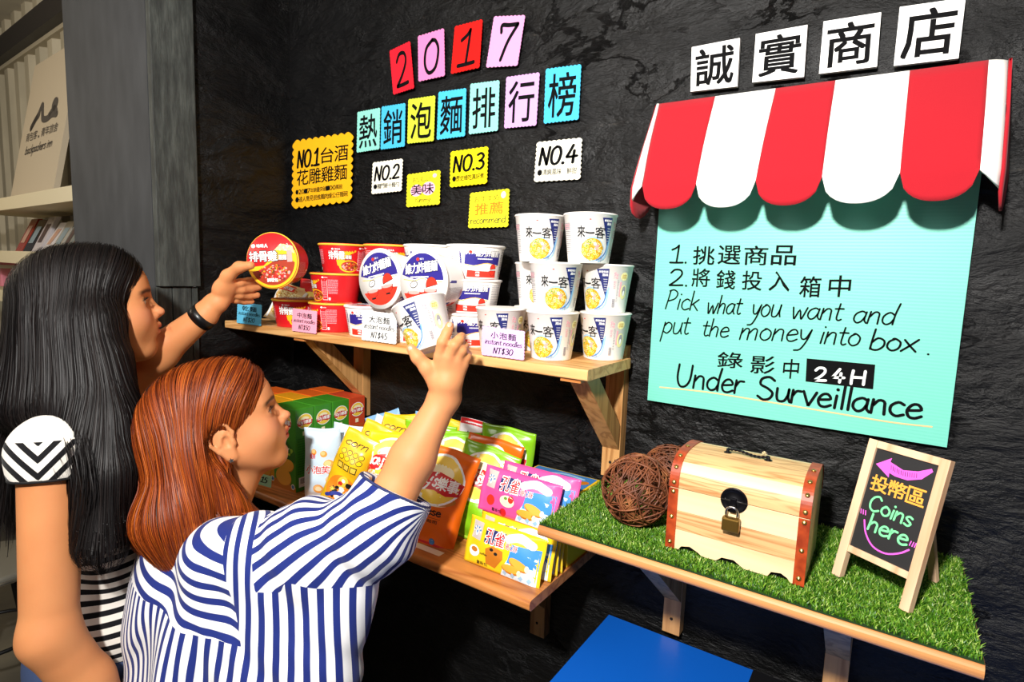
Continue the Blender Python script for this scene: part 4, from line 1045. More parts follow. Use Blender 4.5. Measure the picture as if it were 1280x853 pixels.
# ---- wicker balls
TW = mat('vine_twig', hexc('7a4326'), .55); n = N(TW, 'ShaderNodeTexNoise', Scale=30.0, Detail=3.0); L(TW, coords(TW), n.inputs['Vector'])
r = ramp(TW, [(0.3, hexc('3d1f12')), (0.55, hexc('7d4528')), (0.8, hexc('b87a48'))]); L(TW, n.outputs[0], r.inputs[0]); L(TW, r.outputs[0], bsdf(TW).inputs['Base Color'])
def ball(c, R_, seed, label):
    e = empty('vine_ball', (c[0], c[1], c[2] - R_), label=label, cat='vine ball', group='woven vine balls on the grass')
    rg = np.random.RandomState(seed); g = G()
    for k in range(58):
        nrm = rg.normal(size=3); nrm /= np.linalg.norm(nrm); a = np.cross(nrm, [.3, .1, .9]); a /= np.linalg.norm(a); b = np.cross(nrm, a)
        off = rg.uniform(-.62, .62); rr = R_ * rg.uniform(.90, .99); q = math.sqrt(1 - off * off); ph = rg.uniform(0, 6.28, 3)
        P = [rr * ((off + .07 * math.sin(2 * t + ph[0]) + .03 * math.sin(5 * t + ph[1])) * nrm + q * (math.cos(t) * a + math.sin(t) * b)) * (1 + .012 * math.sin(3 * t + ph[2])) for t in np.linspace(0, 2 * math.pi, 26)[:-1]]
        P = [p * min(1, R_ / np.linalg.norm(p)) + np.array([0, 0, R_]) for p in P]
        g.tube(P, rg.uniform(.0007, .0016), 5, closed=True)
    g.build('vine_weave', TW, e); return e
b1 = atZ(796, 611, ZT_ + .056)
ball((b1[0], b1[1], ZT_ - .002 + .057), .0565, 1, 'front ball woven of brown vine twigs on the grass')
ball((-0.3020, -0.0720, ZT_ - .002 + .052), .0515, 2, 'ball of brown vine twigs half hidden behind the front one, beside the chest')
# ---- chalkboard easel
FR = wood('easel_wood', hexc('e6c09c'), hexc('d3a27a'), 2, 1.0, .5, 3); BLK = mat('chalk_black', hexc('1b1a1c'), .75)
BL = atZ(1037 + 2, 717, ZT_); BRr = atZ(1135, 767, ZT_)
wv_ = BRr - BL; W_ = np.linalg.norm(wv_); ux = wv_ / W_; bk = np.array([-ux[1], ux[0], 0])
Hh_ = .192; lean = math.atan2(.050, .184)
Me = Matrix((Vector(ux), Vector(bk) * math.cos(lean) - Vector((0, 0, 1)) * math.sin(lean), Vector((0, 0, 1)) * math.cos(lean) + Vector(bk) * math.sin(lean))).transposed().to_4x4(); Me.translation = Vector(BL)
es = empty('chalkboard_sign', M=Me, label='small wooden easel chalkboard with coloured writing standing right of the chest', cat='chalkboard')
fw, ft = .0115, .011
for n_, lo, hi in (('leg', (0, 0, 0), (fw, ft, Hh_)), ('leg', (W_ - fw, 0, 0), (W_, ft, Hh_)), ('rail', (fw, .001, Hh_ - .010), (W_ - fw, ft - .001, Hh_)), ('rail', (fw, .001, .037), (W_ - fw, ft - .001, .046))):
    g = G(); g.box(lo, hi, bev=.0008); g.build(n_, FR, es)
g = G(); g.box((fw - .001, .004, .046), (W_ - fw + .001, .007, Hh_ - .010)); bd = g.build('writing_panel', BLK, es)
# rear prop legs
Mi = Me.inverted()
for x in (W_ * .28, W_ * .72 - .01):
    top = Vector((x, ft + .0005, Hh_ - .012)); bot = Mi @ (Me @ Vector((x, 0, 0)) + Vector(bk) * .112); bot.x = x
    dn = (bot - top); dn_n = dn.normalized(); sd = Vector((1, 0, 0)); th_ = dn_n.cross(sd).normalized() * .006
    if th_.y < 0: th_ = -th_
    g = G(); P = [top, top + sd * .010, top + sd * .010 + th_, top + th_]; P = [tuple(p) for p in P] + [tuple(p + dn) for p in P]
    g.add(P, [(0, 1, 2, 3), (7, 6, 5, 4), (0, 4, 5, 1), (1, 5, 6, 2), (2, 6, 7, 3), (3, 7, 4, 0)]); g.build('prop_leg', FR, es)
A = Art(); PKC = mat('chalk_pink', hexc('f05fd8'), .7); ORC = mat('chalk_orange', hexc('f5a83c'), .7); GRC = mat('chalk_green', hexc('7df0a0'), .7)
x0, x1, z0, z1 = fw, W_ - fw, .046, Hh_ - .010; pw, ph_ = x1 - x0, z1 - z0
U = lambda u, v: (x0 + pw * u, z0 + ph_ * v)
A.poly([U(.05, .845), U(.28, .945), U(.27, .905), U(.50, .865), U(.72, .895), U(.90, .955), U(.93, .93), U(.80, .835), U(.60, .785), U(.40, .785), U(.30, .80), U(.31, .755)], PKC, 1)
for k in range(13):
    u = .30 + k * .034; A.stroke([U(u, .875 - .02 * math.sin(k * .26)), U(u + .015, .835 - .02 * math.sin(k * .26))], .0007, BLK, 2, sm=False)
a, b = U(.06, .59), U(.93, .59 + .155); A.chars('投幣區', a[0], a[1], b[0], b[1], ORC, 2, .028, .06)
a = U(.12, .40); b = U(.92, .40); A.hand('Coins', a[0], a[1], b[0] - .006, .0205, GRC, .0026, slant=.06, slope=-.04)
a = U(.20, .215); b = U(.86, .215); A.hand('here', a[0], a[1], b[0], .0215, GRC, .0028, slant=.04, slope=-.03)
A.stroke([U(.12, .285), U(.20, .17), U(.36, .08), U(.58, .065), U(.78, .12), U(.90, .185)], .0022, PKC, 2)
for u in (.02, .06, .10): A.stroke([U(u, .375), U(u + .015, .335)], .0013, PKC, 2, sm=False)
for u in (.90, .94, .975): A.stroke([U(u, .265), U(u - .012, .225)], .0013, PKC, 2, sm=False)
A.build('lettering', bd, lambda u, v, w: (u, .0038 - w, v))
# ================================================================== FAR LEFT: shelves on the container wall
def atF(px, py, v):
    d = RW @ _ray(px, py); c0 = FW0 + _nrm * v; t = ((c0 - CAM) @ _nrm) / (d @ _nrm); return CAM + t * d
def uf(p): return (p - FW0) @ _dir
SHC = mat('shelf_cream', hexc('cbbf9f'), .6)
def far_shelf(py_r, py_l, dep, th, label):
    a, b = atF(112, py_r, dep), atF(0, py_l, dep); z = (a[2] + b[2]) / 2; u0, u1 = uf(a) - .10, uf(b) + .5
    c = far((u0 + u1) / 2, 0, z); e = empty('display_shelf', tuple(c), label=label, cat='shelf', group='display shelves on the far corrugated wall')
    g = G(); fbox(g, u0, u1, .002, dep, z - th, z); g.V = [tuple(np.array(v) - c) for v in g.V]; g.build('shelf_board', SHC, e)
    g = G(); fbox(g, u0, u1, dep + .0005, dep + .008, z - th - .008, z + .006); g.V = [tuple(np.array(v) - c) for v in g.V]; g.build('front_lip', mat('lip_pale', hexc('d8ccab'), .55), e)
    return z, u0, u1
DEP = .24
z1, _, _ = far_shelf(233, 250, DEP, .03, 'topmost cream display shelf, carrying the leaning pale board')
z2, _, _ = far_shelf(306, 325, DEP, .03, 'second cream display shelf holding the row of booklets')
z3, _, _ = far_shelf(362, 380, DEP, .03, 'lowest cream display shelf at the left edge')
# leaning board
bl_, br_ = atF(18, 243, .16), atF(72, 236, .16); u0, u1 = uf(bl_), uf(br_); u0, u1 = min(u0, u1), max(u0, u1)
ht = atF(48, 86, .05)[2] - z1
BRD = mat('sign_beige', hexc('b9ac95'), .7); e = empty('sign_board', tuple(far((u0 + u1) / 2, .16, z1 + .0005)), label='pale beige board with a grey emblem and lettering leaning on the top shelf', cat='sign')
def bfn(u, v, w):   # u 0..1 from left in view, v 0..1 up
    p = far(u1 + (u0 - u1) * u, .16 - .11 * v + w, z1 + .0005 + ht * v); c = e.location; return (p[0] - c[0], p[1] - c[1], p[2] - c[2])
V = [bfn(*q) for q in ((0, 0, 0), (1, 0, 0), (1, 1, 0), (0, 1, 0), (0, 0, .018), (1, 0, .018), (1, 1, .018), (0, 1, .018))]
mesh('panel', V, [(3, 2, 1, 0), (4, 5, 6, 7), (0, 1, 5, 4), (1, 2, 6, 5), (2, 3, 7, 6), (3, 0, 4, 7)], BRD, e)
A = Art(); DKI = mat('emblem_grey', hexc('4a443e'), .7)
A.stroke([(.22, .52), (.34, .60), (.40, .66), (.44, .60), (.48, .555), (.58, .545), (.68, .56), (.78, .55)], .045, DKI, 2); A.stroke([(.22, .525), (.30, .575), (.36, .60)], .05, DKI, 2); A.disc(.70, .625, .06, .045, DKI, 2, n=18); A.stroke([(.60, .56), (.70, .60), (.76, .57)], .04, DKI, 2)
A.chars('背包客・青年旅舍', .14, .43, .86, .49, DKI, 2, .0, .05); A.hand('backpackers inn', .18, .34, .80, .055, DKI, .008, slant=.3)
A.build('lettering', e, lambda u, v, w: bfn(u, v, .0185 + w), eps=.0006)
# booklets on the second shelf
rg = random.Random(4)
bk_cols = [('a8402c', 24, 32, 'red and cream'), ('1d1517', 33, 43, 'black'), ('d7cfd2', 44, 53, 'pale grey'), ('e8e4e6', 55, 64, 'white'), ('b9b4a8', 66, 76, 'silver framed'), ('8c8f88', 78, 86, 'greyish green'), ('7a5a45', 90, 100, 'brown'), ('8d6d52', 101, 110, 'tan')]
for i, (c, xa, xb_, nm) in enumerate(bk_cols):
    yb2 = 325 - (xa / 112) * 19; yt = 278 + rg.uniform(-4, 5) - (xa / 112) * 6
    pa, pb_ = atF(xa, yb2 - 3, .15), atF(xb_, yb2 - 3, .15); ua, ub = uf(pa), uf(pb_); wz = abs(atF(xa, yt, .12)[2] - z2); ua, ub = min(ua, ub), max(ua, ub)
    o0 = far((ua + ub) / 2, .15, z2 + .0005); e = empty('booklet', tuple(o0), label=nm + ' booklet standing in the row on the second display shelf', cat='booklet', group='booklets on the display shelf')
    g = G(); P = []
    for (w_, v_) in ((0, 0), (.012, 0)):
        pass
    sh_ = rg.uniform(.01, .05)
    def pt(u, v, z): return tuple(far(u, v, z) - o0)
    g.add([pt(ua, .15, z2 + .0005), pt(ub, .15, z2 + .0005), pt(ub - sh_, .09, z2 + wz), pt(ua - sh_, .09, z2 + wz), pt(ua, .165, z2 + .0005), pt(ub, .165, z2 + .0005), pt(ub - sh_, .105, z2 + wz), pt(ua - sh_, .105, z2 + wz)],
          [(3, 2, 1, 0), (4, 5, 6, 7), (0, 1, 5, 4), (1, 2, 6, 5), (2, 3, 7, 6), (3, 0, 4, 7)])
    g.build('cover', mat('booklet_' + c, hexc(c), .25, coat=.4), e)
    g = G(); g.add([pt(ua + (ub - ua) * .2, .1665 - .06 * .3, z2 + wz * .3), pt(ub - (ub - ua) * .2 - sh_ * .3, .1665 - .06 * .3, z2 + wz * .3), pt(ub - (ub - ua) * .25 - sh_ * .8, .1665 - .06 * .8, z2 + wz * .8), pt(ua + (ub - ua) * .2 - sh_ * .8, .1665 - .06 * .8, z2 + wz * .8)], [(0, 1, 2, 3)])
    g.build('cover_picture', mat('booklet_pic_%d' % (i % 3), hexc(('c9a08a', '8fa0a8', '5a4a48')[i % 3]), .3), e)
pa = atF(2, 372, .15)
e = empty('gift_box', tuple(far(uf(pa), .12, z3 + .0005)), label='small pink box on the lowest display shelf at the left edge', cat='box')
g = G(); g.box((-.10, -.04, 0), (.05, .04, .11), bev=.003); g.build('box_body', mat('box_pink', hexc('e0879a'), .5), e); g = G(); g.box((-.101, -.041, .08), (.051, .041, .095)); g.build('ribbon', mat('ribbon_white', hexc('e9e2da'), .5), e)
# round stool with metal rim low on the left
sp = atZ(-16, 702, .50)
e = empty('stool', (float(sp[0]), float(sp[1]), 0), label='round stool with metal rim and black legs at the lower left edge', cat='stool')
g = G(); g.lathe([(0, .47), (.170, .47), (.176, .474), (.178, .485), (.175, .497), (.168, .500), (0, .500)], 48); g.build('seat', mat('stool_seat', hexc('8b877c'), .35, .3), e)
g = G(); g.lathe([(.1775, .468), (.1815, .470), (.1820, .480), (.1775, .482)], 48); g.build('rim', mat('stool_rim', hexc('b8b2a5'), .25, .9), e)
for k in range(4):
    a = math.pi / 4 + k * math.pi / 2; g = G(); g.tube([(.11 * math.cos(a), .11 * math.sin(a), .469), (.20 * math.cos(a), .20 * math.sin(a), .006)], .011, 10); g.build('leg', mat('stool_black', hexc('121214'), .4), e)
g = G(); g.tube([(.155 * math.cos(a), .155 * math.sin(a), .22) for a in np.linspace(0, 6.283, 33)[:-1]], .007, 8, closed=True); g.build('foot_ring', mat('stool_black', hexc('121214'), .4), e)
# glass topped side table at the left edge
tp = atZ(-25, 470, .95)
e = empty('side_table', (float(tp[0]) + .12, float(tp[1]) - .42, 0), label='glass topped side table at the left edge below the display shelves', cat='table')
g = G(); g.box((-.38, -.30, .935), (.30, .30, .948), bev=.003); g.build('glass_top', mat('glass_green', hexc('b9d0c2'), .05, trans=.85), e)
g = G(); g.box((-.36, -.28, .885), (.28, .28, .930), bev=.004); g.build('drawer_box', mat('table_brown', hexc('6b4d33'), .5), e)
for sx, sy in ((-.34, -.26), (.26, -.26), (-.34, .26), (.26, .26)):
    g = G(); g.box((sx - .018, sy - .018, 0), (sx + .018, sy + .018, .884)); g.build('leg', mat('table_brown', hexc('6b4d33'), .5), e)
# ================================================================== SNACK BOXES AND BAGS
def gm(n, c, r=.3): return mat(n, hexc(c), r, coat=.15)
BGRN, BYEL, BORG, BRED = gm('box_green', '3f8f22', .45), gm('box_yellow', 'f3a91c', .45), gm('box_orange', 'ee6a1e', .45), gm('box_red', 'd04a26', .45)
LOGO_Y, LOGO_R = gm('logo_yellow', 'f9d44a', .45), gm('logo_red', 'cf1d22', .45); DKG = gm('print_dark_green', '2c6a16', .5); CHIP = gm('print_chip', 'f2ae3a', .5); CHIPD = gm('print_chip_dark', 'c9781c', .5); LIMEG = gm('print_lime', 'a9d03a', .5); CREAM = gm('print_cream', 'fdf3c9', .5)
def logo(A, x, y, r, L0=2, sx=1.15):
    A.disc(x, y, r * sx, r, WH, L0, n=26); A.disc(x, y, r * sx * .93, r * .91, LOGO_Y, L0 + .3, n=26)
    A.disc(x, y + r * .3, r * sx * .55, r * .3, CREAM, L0 + .5, n=18)
    A.poly([(x - r * sx * .98, y - r * .15), (x - r * sx * .6, y + r * .18), (x, y + r * .30), (x + r * sx * .6, y + r * .20), (x + r * sx * 1.0, y + r * .05), (x + r * sx * .92, y - r * .42), (x + r * sx * .5, y - r * .52), (x, y - r * .40), (x - r * sx * .5, y - r * .5), (x - r * sx * .88, y - r * .55)], LOGO_R, L0 + .8)
    A.hand("Lay's" if False else 'lay', x - r * sx * .84, y - r * .26, x - r * sx * .22, r * .52, WH, r * .085, L0 + 1.2, slant=.1); A.hand("'s", x - r * sx * .22, y - r * .26, x + r * sx * .02, r * .5, WH, r * .08, L0 + 1.2)
    A.chars('樂事', x + r * sx * .05, y - r * .34, x + r * sx * .86, y + r * .16, WH, L0 + 1.2, .03, .04)
def carton(w, d, h, m):
    e = empty('snack_box')
    g = G(); g.box((-w / 2, -d / 2, 0), (w / 2, d / 2, h), bev=.0012); g.build('carton', m, e)
    g = G(); g.box((-w / 2 + .001, -d / 2 + .0005, h - .0002), (w / 2 - .001, d / 2 - .012, h + .0006)); g.box((-w * .18, -d / 2 - .0003, h - .010), (w * .18, -d / 2 + .0008, h + .0004)); g.build('top_flap', m, e)
    A = Art()  # front face (-y)
    logo(A, 0, h - .034, .0235); A.hand('ime', -.028, h - .073, .012, .010, LIMEG, .002, slant=.1) if m is BGRN else A.hand('o', -.02, h - .073, .0, .010, CREAM, .002)
    A.poly([(-w / 2, .075), (-.02, .115), (.01, .118), (w / 2, .095), (w / 2, .070), (0, .080)], DKG if m is BGRN else CHIPD, 1.5)
    scatter(A, 16, .0, .098, .03, .012, [LIMEG, CREAM, DKG], .006, 2.2, seed=3)
    A.disc(.006, .058, .030, .016, CHIPD, 2.0, n=20, rot=.2); A.disc(.006, .060, .029, .0155, CHIP, 2.4, n=20, rot=.2); A.disc(-.004, .028, .030, .022, CHIPD, 2.6, n=20); A.disc(-.004, .030, .029, .021, CHIP, 3.0, n=20)
    A.poly([(-w / 2, 0), (w / 2, 0), (w / 2, .012), (-w / 2, .02)], CHIPD, 1.2); A.disc(w / 2 - .010, .012, .007, .007, WH, 3.2, n=12); A.disc(w / 2 - .010, .012, .005, .005, SKY2, 3.5, n=10)
    A.build('front_print', e, lambda u, v, q: (u, -d / 2 - q - .0001, v))
    A = Art()  # right face (+x): u along +y
    logo(A, 0, h - .032, .0185); A.disc(0, h - .060, .0, .0, WH, 1, n=3); A.rect(-.006, h - .066, .004, h - .056, CREAM, 1.5); textlines(A, -d / 2 + .005, .040, d / 2 - .006, h - .070, 15, DKG if m is BGRN else CHIPD, seed=2, h=.45)
    A.rect(-d / 2 + .008, .010, d / 2 - .006, .034, WH, 1.5)
    for k in range(16): A.rect(-d / 2 + .012 + k * .002, .018, -d / 2 + .0128 + k * .002 + (k % 3) * .0003, .031, BK, 2)
    A.build('side_print', e, lambda u, v, q: (w / 2 + q + .0001, u, v))
    return e
BW, BD, BHt = .083, .0515, .200
protos = {}
lay = [(0, -1.1725, -.2115, BGRN, 'green snack box nearest the shelf edge at the right end of the box rows'), (0, -1.1725, -.1585, BGRN, 'green snack box, second in the row behind the nearest green one'), (0, -1.1725, -.1055, BGRN, 'green snack box, third in the row, beside the red box'),
       (0, -1.1725, -.0525, BRED, 'red snack box at the wall end of the green row'),
       (0, -1.2600, -.2050, BYEL, 'yellow snack box at the front, left of the nearest green box'), (0, -1.2600, -.1520, BYEL, 'yellow snack box, second of its row'), (0, -1.2600, -.0990, BORG, 'orange snack box behind the two yellow ones'), (0, -1.2600, -.0465, BORG, 'orange snack box against the wall in the yellow row'),
       (0, -1.3470, -.1900, BORG, 'orange snack box farthest left, near the shelf edge'), (0, -1.3470, -.1370, BORG, 'orange snack box farthest left, behind the first')]
for _, x, y, m, lb in lay:
    if m.name not in protos: o = carton(BW, BD, BHt, m); protos[m.name] = o
    else: o = copy_thing(protos[m.name])
    o.location = (x, y, ZL + .0002); o.rotation_euler = (0, 0, random.uniform(-.015, .015)); tag(o, lb, 'snack box', 'snack boxes on the lower shelf')

def bag(w, h, d, m, art, seed=0, vert=True, crump=1.0, name='snack_bag', back=None):
    """pillow bag: seals at top and bottom (vert) or at both sides"""
    rg = np.random.RandomState(seed); ph = rg.uniform(0, 6.28, 8); sl = .010
    def T_(u, v):
        a, b = abs(2 * u / w), abs(2 * v / h - 1)
        if not vert: a, b = b, a; W2, H2 = h, w
        else: W2, H2 = w, h
        b2 = min(1.0, b / (1 - 2 * sl / H2)); a = min(1, a)
        t = d / 2 * (max(0, 1 - a ** 2.4)) ** .62 * (max(0, 1 - b2 ** 3.2)) ** .72
        return t
    def shape(u, v, side, q=0.0):
        t = T_(u, v); cr = crump * 1.5 * (.0013 * math.sin(38 * u + 55 * v + ph[0]) + .0011 * math.sin(90 * u - 40 * v + ph[1]) + .0008 * math.sin(150 * v + 60 * u + ph[2]))
        k = min(1, t / (d * .25))
        b = abs(2 * v / h - 1) if vert else abs(2 * u / w); edge = max(0, (b - .72) / .28)
        cr += edge * (1 - .0) * .0016 * math.sin((u if vert else v) * 260 + ph[3]) * min(1, t / .002 + .25) * side
        # body narrows slightly where it bulges
        x = u * (1 - .06 * (t / d) * 2) if vert else u; z = v if vert else h / 2 + (v - h / 2) * (1 - .05 * (t / d) * 2)
        bend = .004 * crump * math.sin(2.2 * v / h * math.pi + ph[4]) * (1 if vert else .3)
        y = -side * (t + cr * k) + bend + edge * .0012 * math.sin((u if vert else v) * 95 + ph[5])
        return (x, y - side * (q + .00012), z + .0015 * math.sin(u * 60 + ph[6]) * (1 if vert and v > h * .9 else 0))
    e = empty(name)
    nx, nz = (22, 30) if vert else (30, 20)
    g = G(); V = []; Fc = []
    for s in (1, -1):
        b0 = len(V)
        for j in range(nz + 1):
            for i in range(nx + 1): V.append(shape(-w / 2 + w * i / nx, h * j / nz, s))
        for j in range(nz):
            for i in range(nx):
                q = [b0 + j * (nx + 1) + i, b0 + j * (nx + 1) + i + 1, b0 + (j + 1) * (nx + 1) + i + 1, b0 + (j + 1) * (nx + 1) + i]
                Fc.append(tuple(q) if s > 0 else tuple(reversed(q)))
    n1 = (nx + 1) * (nz + 1); per = list(range(nx + 1)) + [j * (nx + 1) + nx for j in range(1, nz + 1)] + [nz * (nx + 1) + i for i in range(nx - 1, -1, -1)] + [j * (nx + 1) for j in range(nz - 1, 0, -1)]
    for a_, b_ in zip(per, per[1:] + per[:1]): Fc.append((a_, a_ + n1, b_ + n1, b_))
    nf = nx * nz; mesh('bag_body', V, Fc, [m, back or m], e, [0] * nf + [1] * nf + [0] * (len(Fc) - 2 * nf), smooth=True)
    A = Art(); art(A, w, h)
    ok = [(v[0], v[1]) for v in A.V]
    if A.F: A.build('printed_label', e, lambda u, v, q: shape(max(-w / 2 + .0006, min(w / 2 - .0006, u)), max(.0006, min(h - .0006, v)), 1, q + .0002), cut=(.007, .007), smooth=True)
    return e
def a_lays(flav, sub_, c2):
    def f(A, w, h):
        logo(A, .0, h * .68, w * .385, 1.4, 1.10)
        A.disc(-w * .05, h * .49, w * .36, h * .07, CREAM, 1, n=24); A.disc(-w * .02, h * .51, w * .40, h * .075, c2, 1.2, n=24)
        if flav: A.hand(flav, -w * .30, h * .335, w * .22, h * .085, BK, .0022, 2, slant=.05); A.stroke([(-w * .30, h * .30), (w * .22, h * .305)], .0006, BK, 2); A.chars('香濃起司', -w * .16, h * .25, w * .18, h * .285, BK, 2, .01, .2)
        A.disc(-w * .26, h * .155, w * .15, h * .085, CHIPD, 1.5, n=20, rot=.6); A.disc(-w * .26, h * .16, w * .14, h * .078, CHIP, 1.9, n=20, rot=.6)
        A.poly([(-w * .49, 0.003), (w * .49, 0.003), (w * .49, h * .035), (-w * .49, h * .06)], LOGO_R if flav else c2, 1.3)
        A.disc(w * .14, h * .055, w * .05, w * .05, SKY2, 2.0, n=12); A.disc(w * .14, h * .055, w * .03, w * .03, WH, 2.3, n=10)
    return f
OB, GB, YB_, FOIL = gm('bag_orange', 'ee6c14', .28), gm('bag_green', '86c41c', .26), gm('bag_yellow', 'f7d417', .3), mat('foil_silver', hexc('c9c9cf'), .25, .9)
PUFF, BLUEB, WSTR = gm('bag_pale_blue', 'cfe5f5', .35), gm('bag_blue', '86b6df', .35), gm('bag_white', 'f1eef0', .35)
CHEET, PKB, YWB = gm('bag_amber', 'f4c21a', .3), gm('pack_pink', 'f4549c', .3), gm('pack_yellow', 'f9cf1f', .3)
def Mx(x, y, z, yaw=0, lean=0, roll=0):
    """lean > 0 tips the top back towards the wall; roll turns in the face plane"""
    return Matrix.Translation((x, y, z)) @ Matrix.Rotation(math.radians(yaw), 4, 'Z') @ Matrix.Rotation(math.radians(-lean), 4, 'X') @ Matrix.Rotation(math.radians(roll), 4, 'Y')
def put(proto, used, M_, label, group, cat='snack bag'):
    o = copy_thing(proto) if used else proto; o.matrix_world = M_; tag(o, label, cat)
    if group: o['group'] = group
    return o
GL = 'crisp bags with the red ribbon logo'
ob = bag(.126, .190, .046, OB, a_lays('Cheese', '', CHIPD), 1, back=FOIL, crump=1.3); gb = bag(.126, .190, .044, GB, a_lays('', '', LIMEG), 2, back=FOIL, crump=1.4); yb_ = bag(.120, .180, .040, YB_, a_lays('', '', CHIP), 3, back=FOIL, crump=1.3)
put(ob, 0, Mx(-.722, -.252, ZL + .004, 22, 16, 12), 'large orange crisp bag with the word Cheese at the shelf front', GL)
put(gb, 0, Mx(-.672, -.182, ZL + .003, 14, 14, 12), 'green crisp bag directly behind the orange Cheese bag', GL)
put(gb, 1, Mx(-.672, -.068, ZL + .016, 10, 5, 4), 'green crisp bag at the back against the wall, above the pink packs', GL)
put(ob, 1, Mx(-.684, -.130, ZL + .002, 16, 12, 8), 'orange crisp bag between the two green bags, only its top showing', GL)
put(yb_, 0, Mx(-.875, -.205, ZL + .002, 24, 12, 4), 'yellow crisp bag behind the raised forearm', GL)
put(gb, 1, Mx(-.850, -.110, ZL + .002, 20, 6, 3), 'green crisp bag behind the yellow one, top corner showing', GL)
put(gb, 1, Mx(-.745, -.125, ZL + .001, 20, 8, -4), 'green crisp bag right of the forearm, mostly hidden behind other bags', GL)
def a_puff(A, w, h):
    CR = gm('print_puff', 'f4a640', .5); CR2 = gm('print_puff_pale', 'fbd08a', .5)
    for x, y, r in ((-.18, .68, .09), (.12, .66, .10), (.25, .52, .13), (.30, .30, .13), (-.05, .17, .15)):
        A.disc(x * w, y * h, r * w, r * w * .9, CR, 1, n=16); A.disc((x - .02) * w, (y + .01) * h, r * w * .7, r * w * .6, CR2, 1.3, n=14)
    A.disc(-.05 * w, .17 * h, .09 * w, .07 * w, CREAM, 1.6, n=14)
    A.chars('小泡芙', -.42 * w, .38 * h, .30 * w, .50 * h, WH, 1.9, .06, 0); A.chars('小泡芙', -.41 * w, .385 * h, .29 * w, .495 * h, PRED2, 2.4, .02, .04)
    A.chars('義美', -.30 * w, .59 * h, -.12 * w, .66 * h, PRED2, 2, .02, .1); A.chars('牛奶', .05 * w, .05 * h, .25 * w, .09 * h, SKY2, 2, .02, .1)
pf = bag(.084, .165, .040, PUFF, a_puff, 5, crump=.8)
GPf = 'pale blue cream puff bags'
put(pf, 0, Mx(-1.052, -.222, ZL + .001, 30, 4, -2), 'pale blue cream puff bag with red lettering beside the green boxes', GPf)
put(pf, 1, Mx(-1.045, -.172, ZL + .001, 28, 4, 6), 'pale blue cream puff bag just behind the front one', GPf)
put(pf, 1, Mx(-1.020, -.115, ZL + .014, 24, 8, 18), 'pale blue cream puff bag tilted over, third from the front', GPf)
def a_none(A, w, h): textlines(A, -w * .3, h * .5, w * .3, h * .7, 4, WH, seed=3)
bb = bag(.095, .170, .036, BLUEB, a_none, 6)
put(bb, 0, Mx(-.965, -.055, ZL + .020, 20, 3, -22), 'plain blue snack bag at the back, tilted left', 'plain blue snack bags at the wall')
put(bb, 1, Mx(-.905, -.048, ZL + .020, 14, 3, 6), 'plain blue snack bag at the back with a notched top', 'plain blue snack bags at the wall')
def a_cheet(A, w, h):
    OR_ = gm('print_corn_orange', 'ef8a1c', .5); PU = gm('print_navy_glow', '2a3a9a', .5)
    A.hand('corn', -w * .36, h * .84, w * .34, h * .08, BK, .0016, 2, slant=.2)
    for k in range(8): A.disc(-w * .28 + (k % 4) * w * .19, h * (.76 - .07 * (k // 4)), w * .085, h * .032, BK, 1.6, n=10); A.disc(-w * .28 + (k % 4) * w * .19, h * (.76 - .07 * (k // 4)), w * .070, h * .025, YB_, 1.9, n=10)
    for k in range(3): A.rect(-w * .34 + k * w * .23, h * .55, -w * .15 + k * w * .23, h * .63, BK, 1.6); A.rect(-w * .32 + k * w * .23, h * .56, -w * .17 + k * w * .23, h * .62, LOGO_Y, 1.9)
    A.disc(0, h * .32, w * .42, h * .16, OR_, 1.3, n=22); A.disc(w * .04, h * .40, w * .16, h * .08, LOGO_Y, 1.6, n=16); scatter(A, 18, -.0, h * .30, w * .34, h * .13, [BK, WH, OR_, PRED, LOGO_Y], .007, 2, seed=8)
    A.stroke([(-w * .3, h * .20), (0, h * .26), (w * .3, h * .22)], .008, PU, 2.8); A.stroke([(-w * .25, h * .11), (0, h * .08), (w * .2, h * .12)], .005, BK, 2.6)
cb_ = bag(.078, .185, .034, CHEET, a_cheet, 7, crump=1.3)
GC2 = 'amber corn snack bags'
put(cb_, 0, Mx(-.975, -.262, ZL + .003, 26, 9, 20), 'amber corn snack bag with black lettering, leaning right at the shelf front', GC2)
put(cb_, 1, Mx(-.970, -.205, ZL + .010, 26, 8, 18), 'amber corn snack bag just behind the front one', GC2)
put(cb_, 1, Mx(-.945, -.140, ZL + .014, 22, 6, 10), 'amber corn snack bag in the middle, above the yellow crisp bag', GC2)
put(cb_, 1, Mx(-.905, -.095, ZL + .012, 18, 4, -10), 'amber corn snack bag with pointed top in front of the blue bags', GC2)
put(cb_, 1, Mx(-.830, -.048, ZL + .006, 18, 3, 4), 'amber corn snack bag at the back, peeking out left of the forearm', GC2)
def a_wstr(A, w, h):
    A.poly([(-w / 2, h * .93), (w / 2, h * .93), (w / 2, h), (-w / 2, h)], PRED2, 1); A.disc(w * .15, h * .85, w * .18, h * .045, PRED2, 1, n=18); A.chars('義美', w * .02, h * .82, w * .28, h * .88, WH, 2, .03, .1)
    A.chars('黍菽', -w * .42, h * .52, w * .34, h * .76, BK, 1.5, .10, .0); A.chars('黍菽', -w * .41, h * .525, w * .33, h * .755, YB_, 2, .03, .06)
    rg = random.Random(4)
    for k in range(40): A.disc(rg.uniform(-.46, .46) * w, rg.uniform(.05, .92) * h, .0016, .0016, BK, 1.1, n=6)
    A.disc(-w * .1, h * .3, w * .3, h * .12, GRN, 1.3, n=18)
ws = bag(.105, .190, .030, WSTR, a_wstr, 8, crump=.6)
put(ws, 0, Mx(-.760, -.050, ZL + .012, 12, 2, 6), 'white snack bag with red top band and bold yellow characters against the wall', None)

